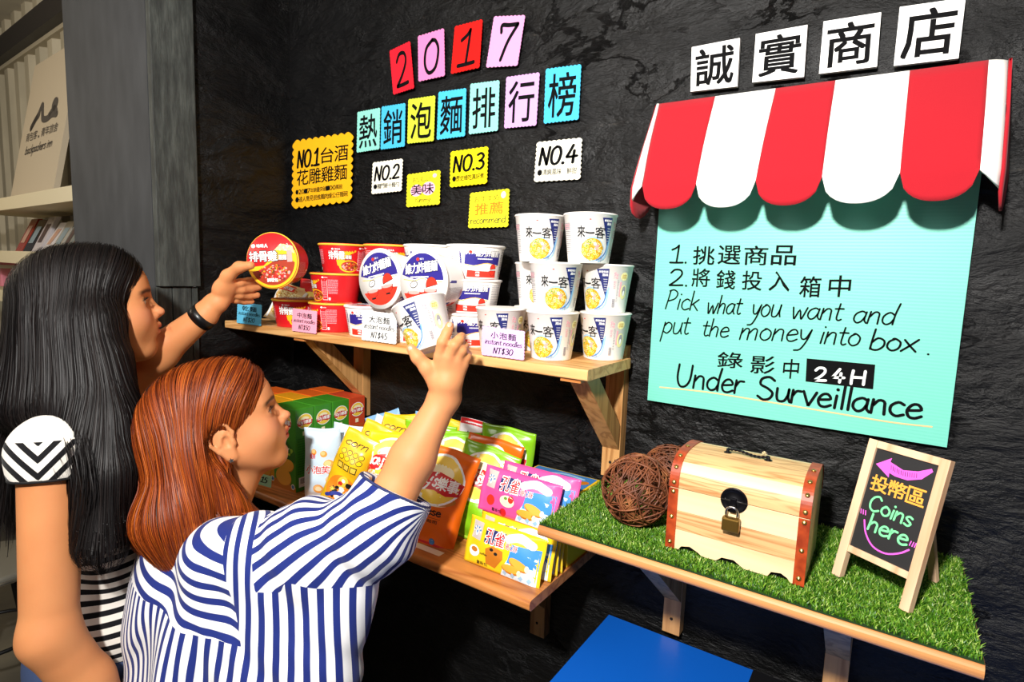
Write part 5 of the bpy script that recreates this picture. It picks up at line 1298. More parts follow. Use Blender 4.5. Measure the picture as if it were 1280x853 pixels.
def a_wafer(m):
    def f(A, w, h):
        GYL = gm('logo_greyish', 'cfc4bd', .5); BLB = gm('print_bright_blue', '3a8fe0', .5); SKW = gm('print_ice', 'd8eefc', .5)
        A.poly([(w * .02, .001), (w * .46, .001), (w * .46, h * .55), (w * .16, h * .60), (w * .08, h * .30)], SKW, 1); A.poly([(w * .10, h * .32), (w * .46, h * .34), (w * .46, h * .75), (w * .12, h * .72)], BLB, 1.2)
        x = -w * .37; A.poly([(x - .012, h * .55), (x + .012, h * .55), (x + .012, h * .93), (x - .012, h * .93)], GYL, 1.4)
        for k in range(9):
            a = math.pi * k / 8; A.disc(x + .0078 * math.cos(a), h * .72 + .0078 * math.sin(a), .0019, .0019, SKY2 if k % 2 else WH, 2, n=8)
        A.disc(x, h * .70, .0035, .006, WH, 2.2, n=10); A.disc(x, h * .71, .0018, .004, SKY2, 2.5, n=8)
        A.poly([(-w * .24, h * .56), (w * .02, h * .56), (w * .02, h * .88), (-w * .24, h * .88)], NAVY, 1.5)
        A.chars('孔雀', -w * .23, h * .56, w * .02, h * .88, WH, 2.0, .08, -.02); A.chars('孔雀', -w * .225, h * .57, w * .015, h * .87, PRED2, 2.5, .02, .04)
        A.chars('捲心酥', w * .04, h * .58, w * .20, h * .72, WH, 2.6, .05, 0); A.chars('捲心酥', w * .042, h * .585, w * .198, h * .715, PRED, 3.0, .01, .05)
        A.stroke([(w * .06, h * .80), (w * .2, h * .88), (w * .36, h * .80)], h * .17, WH, 2.0); A.chars('買大送小', w * .10, h * .78, w * .33, h * .87, PKP, 3, .02, .1)
        for (cx_, cy_, r_) in ((.24, .34, .3), (.16, .20, .0)):
            A.disc(w * cx_, h * cy_, .0200, .0085, CHIPD, 2.2, n=16, rot=-r_); A.disc(w * cx_, h * (cy_ + .02), .0190, .0070, CHIP, 2.6, n=16, rot=-r_); A.disc(w * cx_ + .016, h * cy_ - .002, .004, .006, CREAM, 2.9, n=10)
        for k in range(4): A.poly([(w * (.05 + k * .1), h * .08), (w * (.08 + k * .1), h * .03), (w * (.11 + k * .1), h * .10), (w * (.08 + k * .1), h * .15)], SKY, 2.3)
        if m is PKB:
            A.disc(-w * .10, h * .36, .016, .011, CREAM, 2, n=16); A.disc(-w * .33, h * .28, .009, .010, PRED, 2, n=12); A.disc(-w * .05, h * .42, .006, .007, PRED, 2.5, n=10); A.disc(-w * .14, h * .10, .007, .007, PRED2, 2, n=12); A.disc(-w * .12, h * .42, .004, .003, GRN, 2.6, n=8)
        else:
            A.disc(-w * .36, h * .30, .013, .010, WH, 2, n=16); A.disc(-w * .36, h * .33, .008, .0045, CHIPD, 2.4, n=12); A.poly([(-w * .18, h * .12), (-w * .06, h * .08), (w * .04, h * .34), (w * .02, h * .5), (-w * .12, h * .54), (-w * .20, h * .44)], CHIPD, 1.8); A.disc(-w * .12, h * .46, .004, .003, BK, 2.4, n=8); A.disc(-w * .06, h * .40, .004, .003, BK, 2.4, n=8)
            A.hand('coffee' if 'f' in HAND else 'co', -w * .27, h * .28, -w * .17, .004, BK, .0007)
        A.chars('量販包', -w * .30, h * .06, -w * .16, h * .13, BK, 2, .01, .1)
    return f
WWd, WHt = .160, .084
pkp = bag(WWd, WHt, .022, PKB, a_wafer(PKB), 9, vert=False, crump=.5, name='wafer_pack'); ywp = bag(WWd, WHt, .022, YWB, a_wafer(YWB), 10, vert=False, crump=.5, name='wafer_pack')
GW = 'wafer packs at the right end of the lower shelf'
put(ywp, 0, Mx(-.540, -.247, ZL + .001, 2, 14, 2), 'yellow wafer pack standing at the front right of the lower shelf', GW, 'wafer pack')
put(ywp, 1, Mx(-.532, -.222, ZL + .004, 2, 13, 1), 'yellow wafer pack right behind the front one, top edge showing', GW, 'wafer pack')
put(ywp, 1, Mx(-.532, -.197, ZL + .004, 0, 10, 0), 'yellow wafer pack third in the row under the pink ones', GW, 'wafer pack')
put(pkp, 0, Mx(-.540, -.207, ZL + .0865, 4, 16, 3), 'pink wafer pack with strawberry picture, front one of the two', GW, 'wafer pack')
put(pkp, 1, Mx(-.518, -.178, ZL + .0925, 4, 16, 2), 'pink wafer pack tucked behind the front pink one', GW, 'wafer pack')
# carton tray of biscuits by the wall
e = empty('biscuit_carton', (-.532, -.092, ZL), label='yellow and blue biscuit carton by the wall beside the grass shelf', cat='carton')
g = G(); g.box((-.068, -.060, 0), (.076, .066, .130), bev=.001); g.build('carton', YWB, e)
A = Art(); A.rect(-.064, -.050, .072, .062, SKY2, 1); A.stroke([(-.06, .0), (-.02, .03), (.03, .01), (.06, .03)], .018, CHIPD, 2); A.stroke([(-.05, .02), (0, .05), (.05, .045)], .008, SKY, 2); A.disc(.03, -.01, .02, .014, CHIP, 2.4, n=16); A.disc(-.03, -.02, .022, .012, PRED, 2.2, n=16); A.rect(.02, -.05, .06, -.025, NAVY, 2.4)
A.build('top_print', e, lambda u, v, q: (u, v, .1302 + q))
# packs pushed under the grass shelf
up = bag(.110, .085, .020, gm('pack_blue', '5fa9d8', .3), a_wafer(PKB), 12, vert=False, crump=.8, name='wafer_pack')
put(up, 0, Mx(-.520, -.158, ZL + .001, 8, 4, 0), 'blue wafer pack pushed in behind the yellow packs under the grass shelf', GW, 'wafer pack')
put(ywp, 1, Mx(-.532, -.178, ZL + .001, 0, 5, 0), 'yellow wafer pack fourth in the row, almost hidden', GW, 'wafer pack')
# mint price card on the lower shelf edge
TLp = [(315, 589), (340, 596), (339, 610), (314, 603)]
card('price_card', TLp, mat('paper_mint2', hexc('b5ecc8'), .75), 'mint price card on the lower shelf beside the yellow box', lambda A: A.hand('$15', .3, .3, .8, .5, INK, .05), None, lobes=None, y=-.2905)
# clear noodle packet and red packet at the left end of the upper shelf
def m_clear():
    m = mat('clear_wrap', (1, 1, 1), .12, trans=1.0); bsdf(m).inputs['IOR'].default_value = 1.15; return m
e = bag(.085, .115, .034, gm('packet_noodle', 'e8c48a', .3), lambda A, w, h: (scatter(A, 120, 0, h * .45, w * .40, h * .32, [NOOD2, NOOD3, CREAM, CHIPD], .008, 1, 'w', seed=31), A.poly([(-w * .42, h * .72), (w * .1, h * .74), (w * .0, h * .96), (-w * .42, h * .96)], PRED, 3.2), A.poly([(-w * .47, h * .05), (-w * .40, h * .05), (-w * .40, h * .95), (-w * .47, h * .95)], WH, 1.5), A.poly([(w * .40, h * .05), (w * .47, h * .05), (w * .47, h * .95), (w * .40, h * .95)], WH, 1.5), A.chars('泡麵', -w * .3, h * .76, -.0, h * .92, WH, 4, .02, .1)), 13, name='noodle_packet')
put(e, 0, Mx(-1.348, -.130, ZU + .0035, 36, 34, 16), 'clear packet of dry noodles leaning behind the blue price card', 'noodle packets', 'noodle packet')
e = bag(.085, .110, .030, gm('packet_red', 'c8201e', .35), lambda A, w, h: (A.disc(0, h * .5, w * .3, h * .2, LOGO_Y, 1, n=20), A.chars('泡麵', -w * .25, h * .42, w * .25, h * .58, PRED2, 2, .02, .1)), 14, name='noodle_packet')
put(e, 0, Mx(-1.325, -.050, ZU + .004, 25, 8, 4), 'red packet of dry noodles at the back, left of the red bowls', 'noodle packets', 'noodle packet')
# ================================================================== PEOPLE: implicit surfaces meshed in numpy
def nrm(v): v = np.array(v, float); return v / (np.linalg.norm(v) + 1e-12)
class Prim:
    def __init__(s, f, c, r, k=.01, op='u'): s.f = f; s.c = np.array(c, float); s.r = r; s.k = k; s.op = op
def cone(a, b, ra, rb, k=.01, op='u', flat=None):
    """round cone; flat=(dir, factor) squashes the section along dir"""
    a = np.array(a, float); b = np.array(b, float); ab = b - a; L2 = ab @ ab + 1e-12
    fd = nrm(flat[0]) if flat else None
    def f(P):
        q = P - a; t = np.clip(q @ ab / L2, 0, 1); e = q - t[:, None] * ab
        if flat:
            c_ = e @ fd; e = e + (c_ * (1 / flat[1] - 1))[:, None] * fd
            d = np.sqrt((e * e).sum(1)) - (ra + (rb - ra) * t); return d * (flat[1] ** .5 if flat[1] < 1 else 1)
        return np.sqrt((e * e).sum(1)) - (ra + (rb - ra) * t)
    return Prim(f, (a + b) / 2, math.sqrt(L2) / 2 + max(ra, rb), k, op)
def ell(c, r, R=None, k=.01, op='u'):
    c = np.array(c, float); r = np.array(r, float)
    def f(P):
        q = P - c
        if R is not None: q = q @ R
        k0 = np.sqrt(((q / r) ** 2).sum(1)); k1 = np.sqrt(((q / (r * r)) ** 2).sum(1)) + 1e-9
        return k0 * (k0 - 1) / k1
    return Prim(f, c, r.max(), k, op)
def halfspace(c, n, lim_c, lim_r, k=.002):   # remove what lies on the +n side
    c = np.array(c, float); n = nrm(n)
    lc = np.array(lim_c, float)
    return Prim(lambda P: np.maximum(-((P - c) @ n), np.sqrt(((P - lc) ** 2).sum(1)) - lim_r), lim_c, lim_r, k, 's')
def sdf(prims, P):
    d = np.full(len(P), 1.0)
    for p in prims:
        q = p.f(P)
        if p.op == 'u':
            h = np.clip(.5 + .5 * (q - d) / p.k, 0, 1); d = q * (1 - h) + d * h - p.k * h * (1 - h)
        else:
            q = -q; h = np.clip(.5 - .5 * (q - d) / p.k, 0, 1); d = q * (1 - h) + d * h + p.k * h * (1 - h)
    return d
def mesh_sdf(prims, h, disp=None, B=14):
    """surface nets over sparse blocks"""
    us = [p for p in prims if p.op == 'u']
    lo = np.min([p.c - p.r for p in us], 0) - 4 * h; hi = np.max([p.c + p.r for p in us], 0) + 4 * h
    bs = B * h; nb = np.ceil((hi - lo) / bs).astype(int); M = (nb * B + 2)
    C_ = np.array([p.c for p in prims]); R_ = np.array([p.r for p in prims]); K_ = np.array([p.k for p in prims])
    ii, jj, kk = np.meshgrid(*[np.arange(n) for n in nb], indexing='ij'); BI = np.c_[ii.ravel(), jj.ravel(), kk.ravel()]
    cen = lo + (BI + .5) * bs; hd = bs * .5 * math.sqrt(3) + h
    rngs = np.arange(B + 1); gi, gj, gk = np.meshgrid(rngs, rngs, rngs, indexing='ij'); GL_ = np.c_[gi.ravel(), gj.ravel(), gk.ravel()]
    ids, pos, edges = [], [], []
    n1 = B + 1
    for b, c in zip(BI, cen):
        dist = np.linalg.norm(C_ - c, axis=1) - R_
        if dist.min() > hd: continue
        act = [p for p, dd in zip(prims, dist) if dd < 1.8 * hd + p.k + .012]
        if not any(p.op == 'u' for p in act): continue
        d0 = sdf(act, c[None])[0]
        if disp is None and abs(d0) > hd * 1.6: continue
        if disp is not None and abs(d0) > hd * 1.6 + .045: continue
        P = lo + (b * B + GL_) * h
        D = sdf(act, P)
        if disp is not None: D = D + disp(P)
        D = D.reshape(n1, n1, n1)
        if D.min() > 0 or D.max() < 0: continue
        S = D < 0
        cs = np.zeros((B, B, B), int)
        for a in (0, 1):
            for e in (0, 1):
                for f in (0, 1): cs += S[a:a + B, e:e + B, f:f + B]
        ac = np.argwhere((cs > 0) & (cs < 8))
        if not len(ac): continue
        # vertex = mean of edge crossings
        acc = np.zeros((len(ac), 3)); cnt = np.zeros(len(ac))
        for ax in range(3):
            o1, o2 = [a for a in range(3) if a != ax]
            for s1 in (0, 1):
                for s2 in (0, 1):
                    o = np.zeros(3, int); o[o1] = s1; o[o2] = s2; p0 = ac + o; p1 = p0.copy(); p1[:, ax] += 1
                    v0 = D[p0[:, 0], p0[:, 1], p0[:, 2]]; v1 = D[p1[:, 0], p1[:, 1], p1[:, 2]]; cr = (v0 < 0) != (v1 < 0)
                    t = np.where(cr, v0 / np.where(cr, v0 - v1, 1), 0); q = p0.astype(float); q[:, ax] += t
                    acc[cr] += q[cr]; cnt[cr] += 1
        gp = ac + b * B; ids.append((gp[:, 0] * M[1] + gp[:, 1]) * M[2] + gp[:, 2]); pos.append(lo + (acc / cnt[:, None] + b * B) * h)
        for ax in range(3):
            sl0 = [slice(0, B)] * 3; sl1 = [slice(0, B)] * 3; sl1[ax] = slice(1, B + 1)
            s0 = S[tuple(sl0)]; s1 = S[tuple(sl1)]; cr = np.argwhere(s0 != s1)
            if len(cr): edges.append((ax, cr + b * B, s0[tuple(cr.T)]))
    ids = np.concatenate(ids); pos = np.concatenate(pos); o = np.argsort(ids); ids = ids[o]; pos = pos[o]
    Q = []
    for ax, e, ins in edges:
        o1, o2 = [(1, 2), (2, 0), (0, 1)][ax]
        def cid(d1, d2):
            g_ = e.copy(); g_[:, o1] -= d1; g_[:, o2] -= d2; k = (g_[:, 0] * M[1] + g_[:, 1]) * M[2] + g_[:, 2]
            ix = np.searchsorted(ids, k); ix = np.clip(ix, 0, len(ids) - 1); return np.where(ids[ix] == k, ix, -1)
        a, b_, c_, d_ = cid(1, 1), cid(0, 1), cid(0, 0), cid(1, 0)
        q = np.c_[a, b_, c_, d_]; q[~ins] = q[~ins][:, ::-1]; q = q[(q >= 0).all(1)]; Q.append(q)
    Q = np.concatenate(Q)
    return pos, Q
def relax(V, Q, n=2, f=.5):
    e = np.concatenate([Q[:, [0, 1]], Q[:, [1, 2]], Q[:, [2, 3]], Q[:, [3, 0]]]); e = np.concatenate([e, e[:, ::-1]])
    cnt = np.bincount(e[:, 0], minlength=len(V))[:, None] + 1e-9
    for _ in range(n):
        s = np.stack([np.bincount(e[:, 0], weights=V[e[:, 1], i], minlength=len(V)) for i in range(3)], 1); V = V + f * (s / cnt - V)
    return V
def big_mesh(name, V, Q, mats, parent, attrs=None, **kw):
    me = bpy.data.meshes.new(name); n = len(Q); k = Q.shape[1]
    me.vertices.add(len(V)); me.vertices.foreach_set('co', V.astype(np.float32).ravel())
    me.loops.add(n * k); me.loops.foreach_set('vertex_index', Q.astype(np.int32).ravel())
    me.polygons.add(n); me.polygons.foreach_set('loop_start', np.arange(0, n * k, k, dtype=np.int32)); me.polygons.foreach_set('loop_total', np.full(n, k, dtype=np.int32))
    me.polygons.foreach_set('use_smooth', np.ones(n, dtype=bool))
    for m in (mats if isinstance(mats, (list, tuple)) else [mats]): me.materials.append(m)
    for kk, arr in (attrs or {}).items():
        at = me.attributes.new(kk, 'FLOAT', 'POINT'); at.data.foreach_set('value', np.asarray(arr, dtype=np.float32))
    me.update(calc_edges=True); me.validate()
    o = bpy.data.objects.new(name, me); link(o, parent)
    if parent is not None: o.matrix_parent_inverse = Matrix.Translation(parent.location).inverted()
    return tag(o, **kw)

# ---- materials for people
def m_skin(name, c, c2, lip):
    m = mat(name, hexc(c), .55, spec=.3, sss=.12)
    def at(n_): return N(m, 'ShaderNodeAttribute', attribute_name=n_).outputs['Fac']
    no = N(m, 'ShaderNodeTexNoise', Scale=18.0, Detail=4.0); L(m, coords(m), no.inputs['Vector'])
    mx = N(m, 'ShaderNodeMix', data_type='RGBA'); L(m, no.outputs[0], mx.inputs[0]); mx.inputs[6].default_value = (*hexc(c), 1); mx.inputs[7].default_value = (*hexc(c2), 1)
    prev = mx.outputs[2]
    for a_, col_, in (('blush', 'd98a72'), ('lip', lip), ('brow', '3a241a')):
        q = N(m, 'ShaderNodeMix', data_type='RGBA'); L(m, at(a_), q.inputs[0]); L(m, prev, q.inputs[6]); q.inputs[7].default_value = (*hexc(col_), 1); prev = q.outputs[2]
    L(m, prev, bsdf(m).inputs['Base Color'])
    n2 = N(m, 'ShaderNodeTexNoise', Scale=420.0, Detail=3.0); L(m, coords(m), n2.inputs['Vector']); bump(m, n2.outputs[0], .12, .0006)
    return m
def m_hair(name, stops, rough=.36):
    m = mat(name, stops[1][1], rough, spec=.5 if rough < .45 else .28)
    t = N(m, 'ShaderNodeAttribute', attribute_name='tone'); r = ramp(m, stops); L(m, t.outputs['Fac'], r.inputs[0]); L(m, r.outputs[0], bsdf(m).inputs['Base Color'])
    return m
def m_stripe(name, base, stripe, duty, rough=.8):
    m = mat(name, hexc(base), rough, spec=.2, sheen=.1)
    def at(n_): return N(m, 'ShaderNodeAttribute', attribute_name=n_).outputs['Fac']
    cur = at('pb')
    for ph_n, rg_n in (('py', 'ry'), ('ps', 'rs')):     # three cloth panels: body, yoke, sleeve
        gt = N(m, 'ShaderNodeMath', operation='GREATER_THAN'); gt.inputs[1].default_value = 0.0; L(m, at(rg_n), gt.inputs[0])
        mx = N(m, 'ShaderNodeMix', data_type='FLOAT'); L(m, gt.outputs[0], mx.inputs[0]); L(m, cur, mx.inputs[2]); L(m, at(ph_n), mx.inputs[3]); cur = mx.outputs[0]
    fr = N(m, 'ShaderNodeMath', operation='FRACT'); L(m, cur, fr.inputs[0])
    lt = ramp(m, [(duty - .02, hexc(stripe)), (duty + .02, hexc(base))])
    e0 = lt.color_ramp.elements.new(0.02); e0.color = (*hexc(stripe), 1); lt.color_ramp.elements[0].position = 0.0
    L(m, fr.outputs[0], lt.inputs[0]); L(m, lt.outputs[0], bsdf(m).inputs['Base Color'])
    n2 = N(m, 'ShaderNodeTexNoise', Scale=700.0, Detail=2.0); L(m, coords(m), n2.inputs['Vector']); bump(m, n2.outputs[0], .2, .0008)
    return m

# ---- head in its own frame: x = her right, y = forward, z = up
def frame(c, fwd, pitch=0.0, roll=0.0):
    f = nrm([fwd[0], fwd[1], 0]); r = nrm(np.cross(f, [0, 0, 1])); u = np.array([0, 0, 1.0])
    p = math.radians(pitch); f2 = f * math.cos(p) + u * math.sin(p); u2 = u * math.cos(p) - f * math.sin(p)
    q = math.radians(roll); r2 = r * math.cos(q) + u2 * math.sin(q); u3 = u2 * math.cos(q) - r * math.sin(q)
    return np.array(c, float), np.array([r2, f2, u3]).T        # columns: local axes in world
def head_prims(c, R, s=1.0, ear=1.0, ez=0.0):
    W = lambda x, y, z: c + R @ (np.array([x, y, z]) * s)
    E = lambda p, r, k=.012, op='u', rot=None: ell(W(*p), np.array(r) * s, R if rot is None else R @ rot, k * s, op)
    K = lambda a, b, ra, rb, k=.01, op='u', fl=None: cone(W(*a), W(*b), ra * s, rb * s, k * s, op, (R @ np.array(fl[0]), fl[1]) if fl else None)
    P = [E((0, -.014, .038), (.072, .092, .082), .01), E((0, .030, .010), (.063, .060, .088), .03), E((0, .040, -.050), (.050, .046, .050), .03)]
    P += [E((0, .060, .045), (.050, .034, .042), .03)]                                            # forehead
    for sx in (-1, 1):
        P += [K((sx * .052, .000, -.045), (sx * .018, .057, -.087), .018, .016, .030), E((sx * .036, .055, -.026), (.028, .028, .030), .030), K((sx * .012, .086, .026), (sx * .042, .070, .028), .0085, .008, .014)]
    P += [E((0, .069, -.091), (.019, .015, .015), .024), E((0, .074, -.052), (.029, .023, .028), .022)]
    for sx in (-1, 1): P += [E((sx * .032, .096, .010), (.018, .014, .011), .016, 's'), E((sx * .032, .0745, .008), (.0158, .0135, .0130), .006), E((sx * .032, .0895, .0072), (.0138, .0095, .0054), .0022, 's')]
    P += [K((0, .085, .018), (0, .104, -.016), .0070, .0080, .012), E((0, .1075, -.0195), (.0092, .0092, .0082), .006), K((0, .090, -.031), (0, .1015, -.0265), .0055, .005, .006)]
    for sx in (-1, 1): P += [E((sx * .0115, .0945, -.0255), (.0070, .0095, .0070), .006), E((sx * .0065, .0965, -.0335), (.0030, .0048, .0030), .003, 's')]
    P += [K((-.018, .0870, -.0490), (0, .0980, -.0455), .0048, .0062, .006), K((.018, .0870, -.0490), (0, .0980, -.0455), .0048, .0062, .006), K((-.014, .0870, -.0590), (.014, .0870, -.0590), .0058, .0058, .006), E((0, .0940, -.0595), (.0130, .0070, .0066), .006)]
    P += [E((0, .1000, -.0527), (.0190, .0075, .0010), .0018, 's'), E((0, .093, -.0715), (.014, .0055, .005), .012, 's')]
    # ears: plate, helix ring, lobe, bowl
    for sx in (-1, 1):
        ex = sx * .0700
        P += [E((ex + sx * .003, -.004 * ear, -.002 + ez), (.0050, .0150 * ear, .0270 * ear), .006)]
        hel = [(.013, .006, -.006), (.0155, .012, .010), (.0175, .006, .026), (.0190, -.008, .031), (.0200, -.021, .020), (.0190, -.023, .002), (.0150, -.015, -.014), (.0110, -.006, -.026)]
        hp = [(sx * (.0600 + q[0] * (1 + .3 * (ear - 1))), q[1] * ear, q[2] * ear + ez) for q in hel]
        for a, b in zip(hp, hp[1:]): P.append(K(a, b, .0034, .0034, .003))
        P += [E((sx * .0710, -.002, -.027 * ear + ez), (.0045, .0085 * ear, .0090 * ear), .006), K((sx * .0745, .001, .014 * ear + ez), (sx * .0765, -.011 * ear, -.004 + ez), .0030, .0030, .004), E((sx * .0775, .000, -.002 + ez), (.0050, .0060 * ear, .0090 * ear), .003, 's'), K((sx * .0735, .008 * ear, -.004 + ez), (sx * .0735, .009 * ear, -.010 + ez), .0040, .0036, .004)]
    return P, W
def head_attrs(V, c, R, s=1.0):
    q = (V - c) @ R / s; x, y, z = q.T; ax = np.abs(x)
    lip = np.exp(-((ax / .019) ** 4)) * np.exp(-(((z + .0520) / .0098) ** 4)) * np.clip((y - .080) / .006, 0, 1)
    brow = np.exp(-(((z - (.0285 - .10 * np.abs(ax - .028))) / .0040) ** 4)) * np.clip((ax - .010) / .004, 0, 1) * np.clip((.056 - ax) / .008, 0, 1) * np.clip((y - .05) / .01, 0, 1) * .85
    lash = 1.2 * np.exp(-(((z - .0128) / .0022) ** 2)) * np.exp(-(((ax - .033) / .0135) ** 4)) * np.clip((y - .078) / .004, 0, 1) * .9
    blush = np.exp(-(((ax - .043) / .024) ** 2 + ((z + .018) / .020) ** 2)) * np.clip((y - .02) / .03, 0, 1) * .45 + np.exp(-(ax / .012) ** 2 - ((z + .023) / .012) ** 2) * np.clip((y - .09) / .01, 0, 1) * .3
    inside = (np.linalg.norm(q, axis=1) < .138) & (y < .122) & (ax < .085)
    return {'lip': lip * inside * .9, 'brow': np.maximum(brow, lash) * inside, 'blush': blush * inside}
def eyes(c, R, parent, s=1.0):
    EW = mat('eye_white', hexc('f3efec'), .12, coat=.5); IR = mat('iris_brown', hexc('24130b'), .1, coat=.6)
    for sx in (-1, 1):
        g = G(); g.lathe([(.0118 * math.sin(a), -.0118 * math.cos(a)) for a in np.linspace(.02, math.pi - .02, 18)], 24); 
        g.lathe([(0, .01190), (.0052, .01068), (.0053, .0104), (0, .0104)], 20, 1)
        Rz = np.array([R[:, 0], -R[:, 2], R[:, 1]]).T      # local z -> forward
        T_ = Matrix([list(Rz[i]) for i in range(3)]).to_4x4(); T_.translation = Vector(c + R @ (np.array([sx * .032, .0742, .0075]) * s))
        g2 = G(); g2.V = [tuple(T_ @ Vector(v)) for v in g.V]; g2.F = g.F; g2.M = g.M; g2.S = g.S
        o = g2.build('eye', [EW, IR], parent); o.matrix_parent_inverse = Matrix.Translation(parent.location).inverted()
        g = G()
        for dy_, dz_, r_ in ((0, 0, .0008), (.0022, .0008, .0006), (.0042, .0020, .0004)):
            g.tube([c + R @ (np.array([sx * q[0], q[1] + dy_, q[2] + dz_]) * s) for q in ((.0185, .0800, .0108), (.0250, .0862, .0126), (.0325, .0888, .0132), (.0400, .0870, .0124), (.0475, .0800, .0098))], [r_ * .5, r_, r_, r_, r_ * .6], 6)
        o = g.build('eyelashes', mat('lash_black', hexc('120c0a'), .6), parent); o['kind'] = 'stuff'; o.matrix_parent_inverse = Matrix.Translation(parent.location).inverted()

def finger(pts, r0, r1, k=.003):
    out = []
    for i in range(len(pts) - 1):
        a = r0 + (r1 - r0) * i / (len(pts) - 1); b = r0 + (r1 - r0) * (i + 1) / (len(pts) - 1); out.append(cone(pts[i], pts[i + 1], a, b, k))
    return out
# ---- hair: hull plus thousands of thin ribbons combed over it
def grad(prims, P, e=.0015):
    d0 = sdf(prims, P); g = np.stack([sdf(prims, P + np.eye(3)[i] * e) - d0 for i in range(3)], 1); return d0, g / (np.linalg.norm(g, axis=1, keepdims=True) + 1e-9)
def comb(prims, P, field, steps, step, off, seed, zend):
    rg = np.random.RandomState(seed); path = [P]; nn = []
    d, n = grad(prims, P); P = P - n * (d - off)[:, None]; path = [P]; nn = [n]; alive = np.ones(len(P), bool); T = None
    for k in range(steps):
        F_ = field(P, k); F_ = F_ - n * (F_ * n).sum(1, keepdims=True); F_ /= np.linalg.norm(F_, axis=1, keepdims=True) + 1e-9
        T = F_ if T is None else .55 * T + .45 * F_; T /= np.linalg.norm(T, axis=1, keepdims=True) + 1e-9
        alive = alive & (P[:, 2] > zend); Pn = P + T * step * alive[:, None]
        d, n2 = grad(prims, Pn); Pn = Pn - n2 * (d - off)[:, None] * alive[:, None]
        n = np.where(alive[:, None], n2, n); P = Pn; path.append(P); nn.append(n)
    return np.array(path), np.array(nn)
def ribbons(path, nn, w, rg, twist=.35):
    S, Nn = path.shape[:2]; T = np.zeros_like(path); T[1:-1] = path[2:] - path[:-2]; T[0] = path[1] - path[0]; T[-1] = path[-1] - path[-2]
    T /= np.linalg.norm(T, axis=2, keepdims=True) + 1e-9
    side = np.cross(T, nn); side /= np.linalg.norm(side, axis=2, keepdims=True) + 1e-9
    tw = rg.normal(0, twist, (1, Nn, 1)); side = side * np.cos(tw) + nn * np.sin(tw)
    mv = np.linalg.norm(np.diff(path, axis=0), axis=2); cum = np.vstack([np.zeros(Nn), np.cumsum(mv, 0)]); tot = cum[-1] + 1e-6; fr = cum / tot
    ww = w[None] * np.clip(fr * 12 + .3, 0, 1) * np.clip((1 - fr) * 6 + .12, 0, 1)
    A_ = path + side * ww[..., None] / 2; B_ = path - side * ww[..., None] / 2
    V = np.stack([A_, B_], 2)                    # S,N,2,3
    V = V.transpose(1, 0, 2, 3).reshape(-1, 3)
    base = (np.arange(Nn) * S * 2)[:, None] + (np.arange(S - 1) * 2)[None]
    ok = (mv.T > step_eps)
    b = base[ok]
    return V, np.c_[b, b + 1, b + 3, b + 2], np.repeat(np.arange(Nn), S * 2)
step_eps = 1e-4
def _cr(P, t):
    i = min(int(t), len(P) - 2); u = t - i; a = P[max(i - 1, 0)]; b = P[i]; c = P[i + 1]; d = P[min(i + 2, len(P) - 1)]
    return .5 * (2 * b + (c - a) * u + (2 * a - 5 * b + 4 * c - d) * u * u + (3 * b - a - 3 * c + d) * u ** 3)
def hair_obj(name, prims, h, roots, field, steps, step, zend, parent, m, seed, width=(.0007, .0015), offs=(-.001, .0035), disp=None, wob=.0015, label=None, cut=None, wisps=None):
    rg = np.random.RandomState(seed)
    V0, Q0 = mesh_sdf(prims, h, disp); V0 = relax(V0, Q0, 2); d, n = grad(prims, V0); V0 = V0 - n * .003
    if cut is not None: Q0 = Q0[(V0[Q0][:, :, 2] > cut).all(1)]
    off = rg.uniform(*offs, len(roots)); path, nn = comb(prims, roots, field, steps, step, off, seed, zend)
    ph = rg.uniform(0, 6.28, (len(roots), 3)); fr_ = np.linspace(0, 1, steps + 1)[:, None, None]
    path = path + wob * np.sin(fr_ * rg.uniform(3, 9, (len(roots), 1))[None] + ph[None]) * fr_ ** .5
    V1, Q1, own = ribbons(path, nn, rg.uniform(*width, len(roots)), rg)
    tn = np.clip(rg.normal(.5, .2, len(roots)), 0, 1)
    V = np.vstack([V0, V1]); Q = np.vstack([Q0, Q1 + len(V0)])
    tone = np.concatenate([np.full(len(V0), .12), tn[own]])
    for (pts, cnt, spr) in (wisps or []):   # loose strands through given points
        pts = np.array(pts); S = 22; tt = np.linspace(0, len(pts) - 1, S); base = np.array([_cr(pts, t_) for t_ in tt])
        o0 = rg.normal(0, 1, (cnt, 3)); o1 = rg.normal(0, 1, (cnt, 3)); f_ = np.linspace(0, 1, S)[:, None, None]
        pw = base[:, None] + (o0[None] * (1 - f_) * spr * .6 + o1[None] * f_ * spr) + .0012 * np.sin(f_ * rg.uniform(3, 8, (cnt, 1))[None] + rg.uniform(0, 6, (cnt, 3))[None]) * f_
        nv = np.broadcast_to(-CFWD, pw.shape); Vw, Qw, ow = ribbons(pw, nv, rg.uniform(.0006, .0011, cnt), rg); V2 = len(V); V = np.vstack([V, Vw]); Q = np.vstack([Q, Qw + V2]); tone = np.concatenate([tone, np.clip(rg.normal(.5, .2, cnt), 0, 1)[ow]])
    return big_mesh(name, V, Q, m, parent, {'tone': tone}, label=label)
def surf_points(prims, n, seed, cond):
    """random points on the hull that satisfy cond"""
    rg = np.random.RandomState(seed); us = [p for p in prims if p.op == 'u']; lo = np.min([p.c - p.r for p in us], 0); hi = np.max([p.c + p.r for p in us], 0); out = []
    while sum(map(len, out)) < n:
        P = rg.uniform(lo, hi, (n * 6, 3)); d = sdf(prims, P); P = P[np.abs(d) < .010]; d, g_ = grad(prims, P); P = P - g_ * d[:, None]; P = P[cond(P, g_)]; out.append(P)
    return np.concatenate(out)[:n]
def D_(px, py, d): return atD(px, py, d)
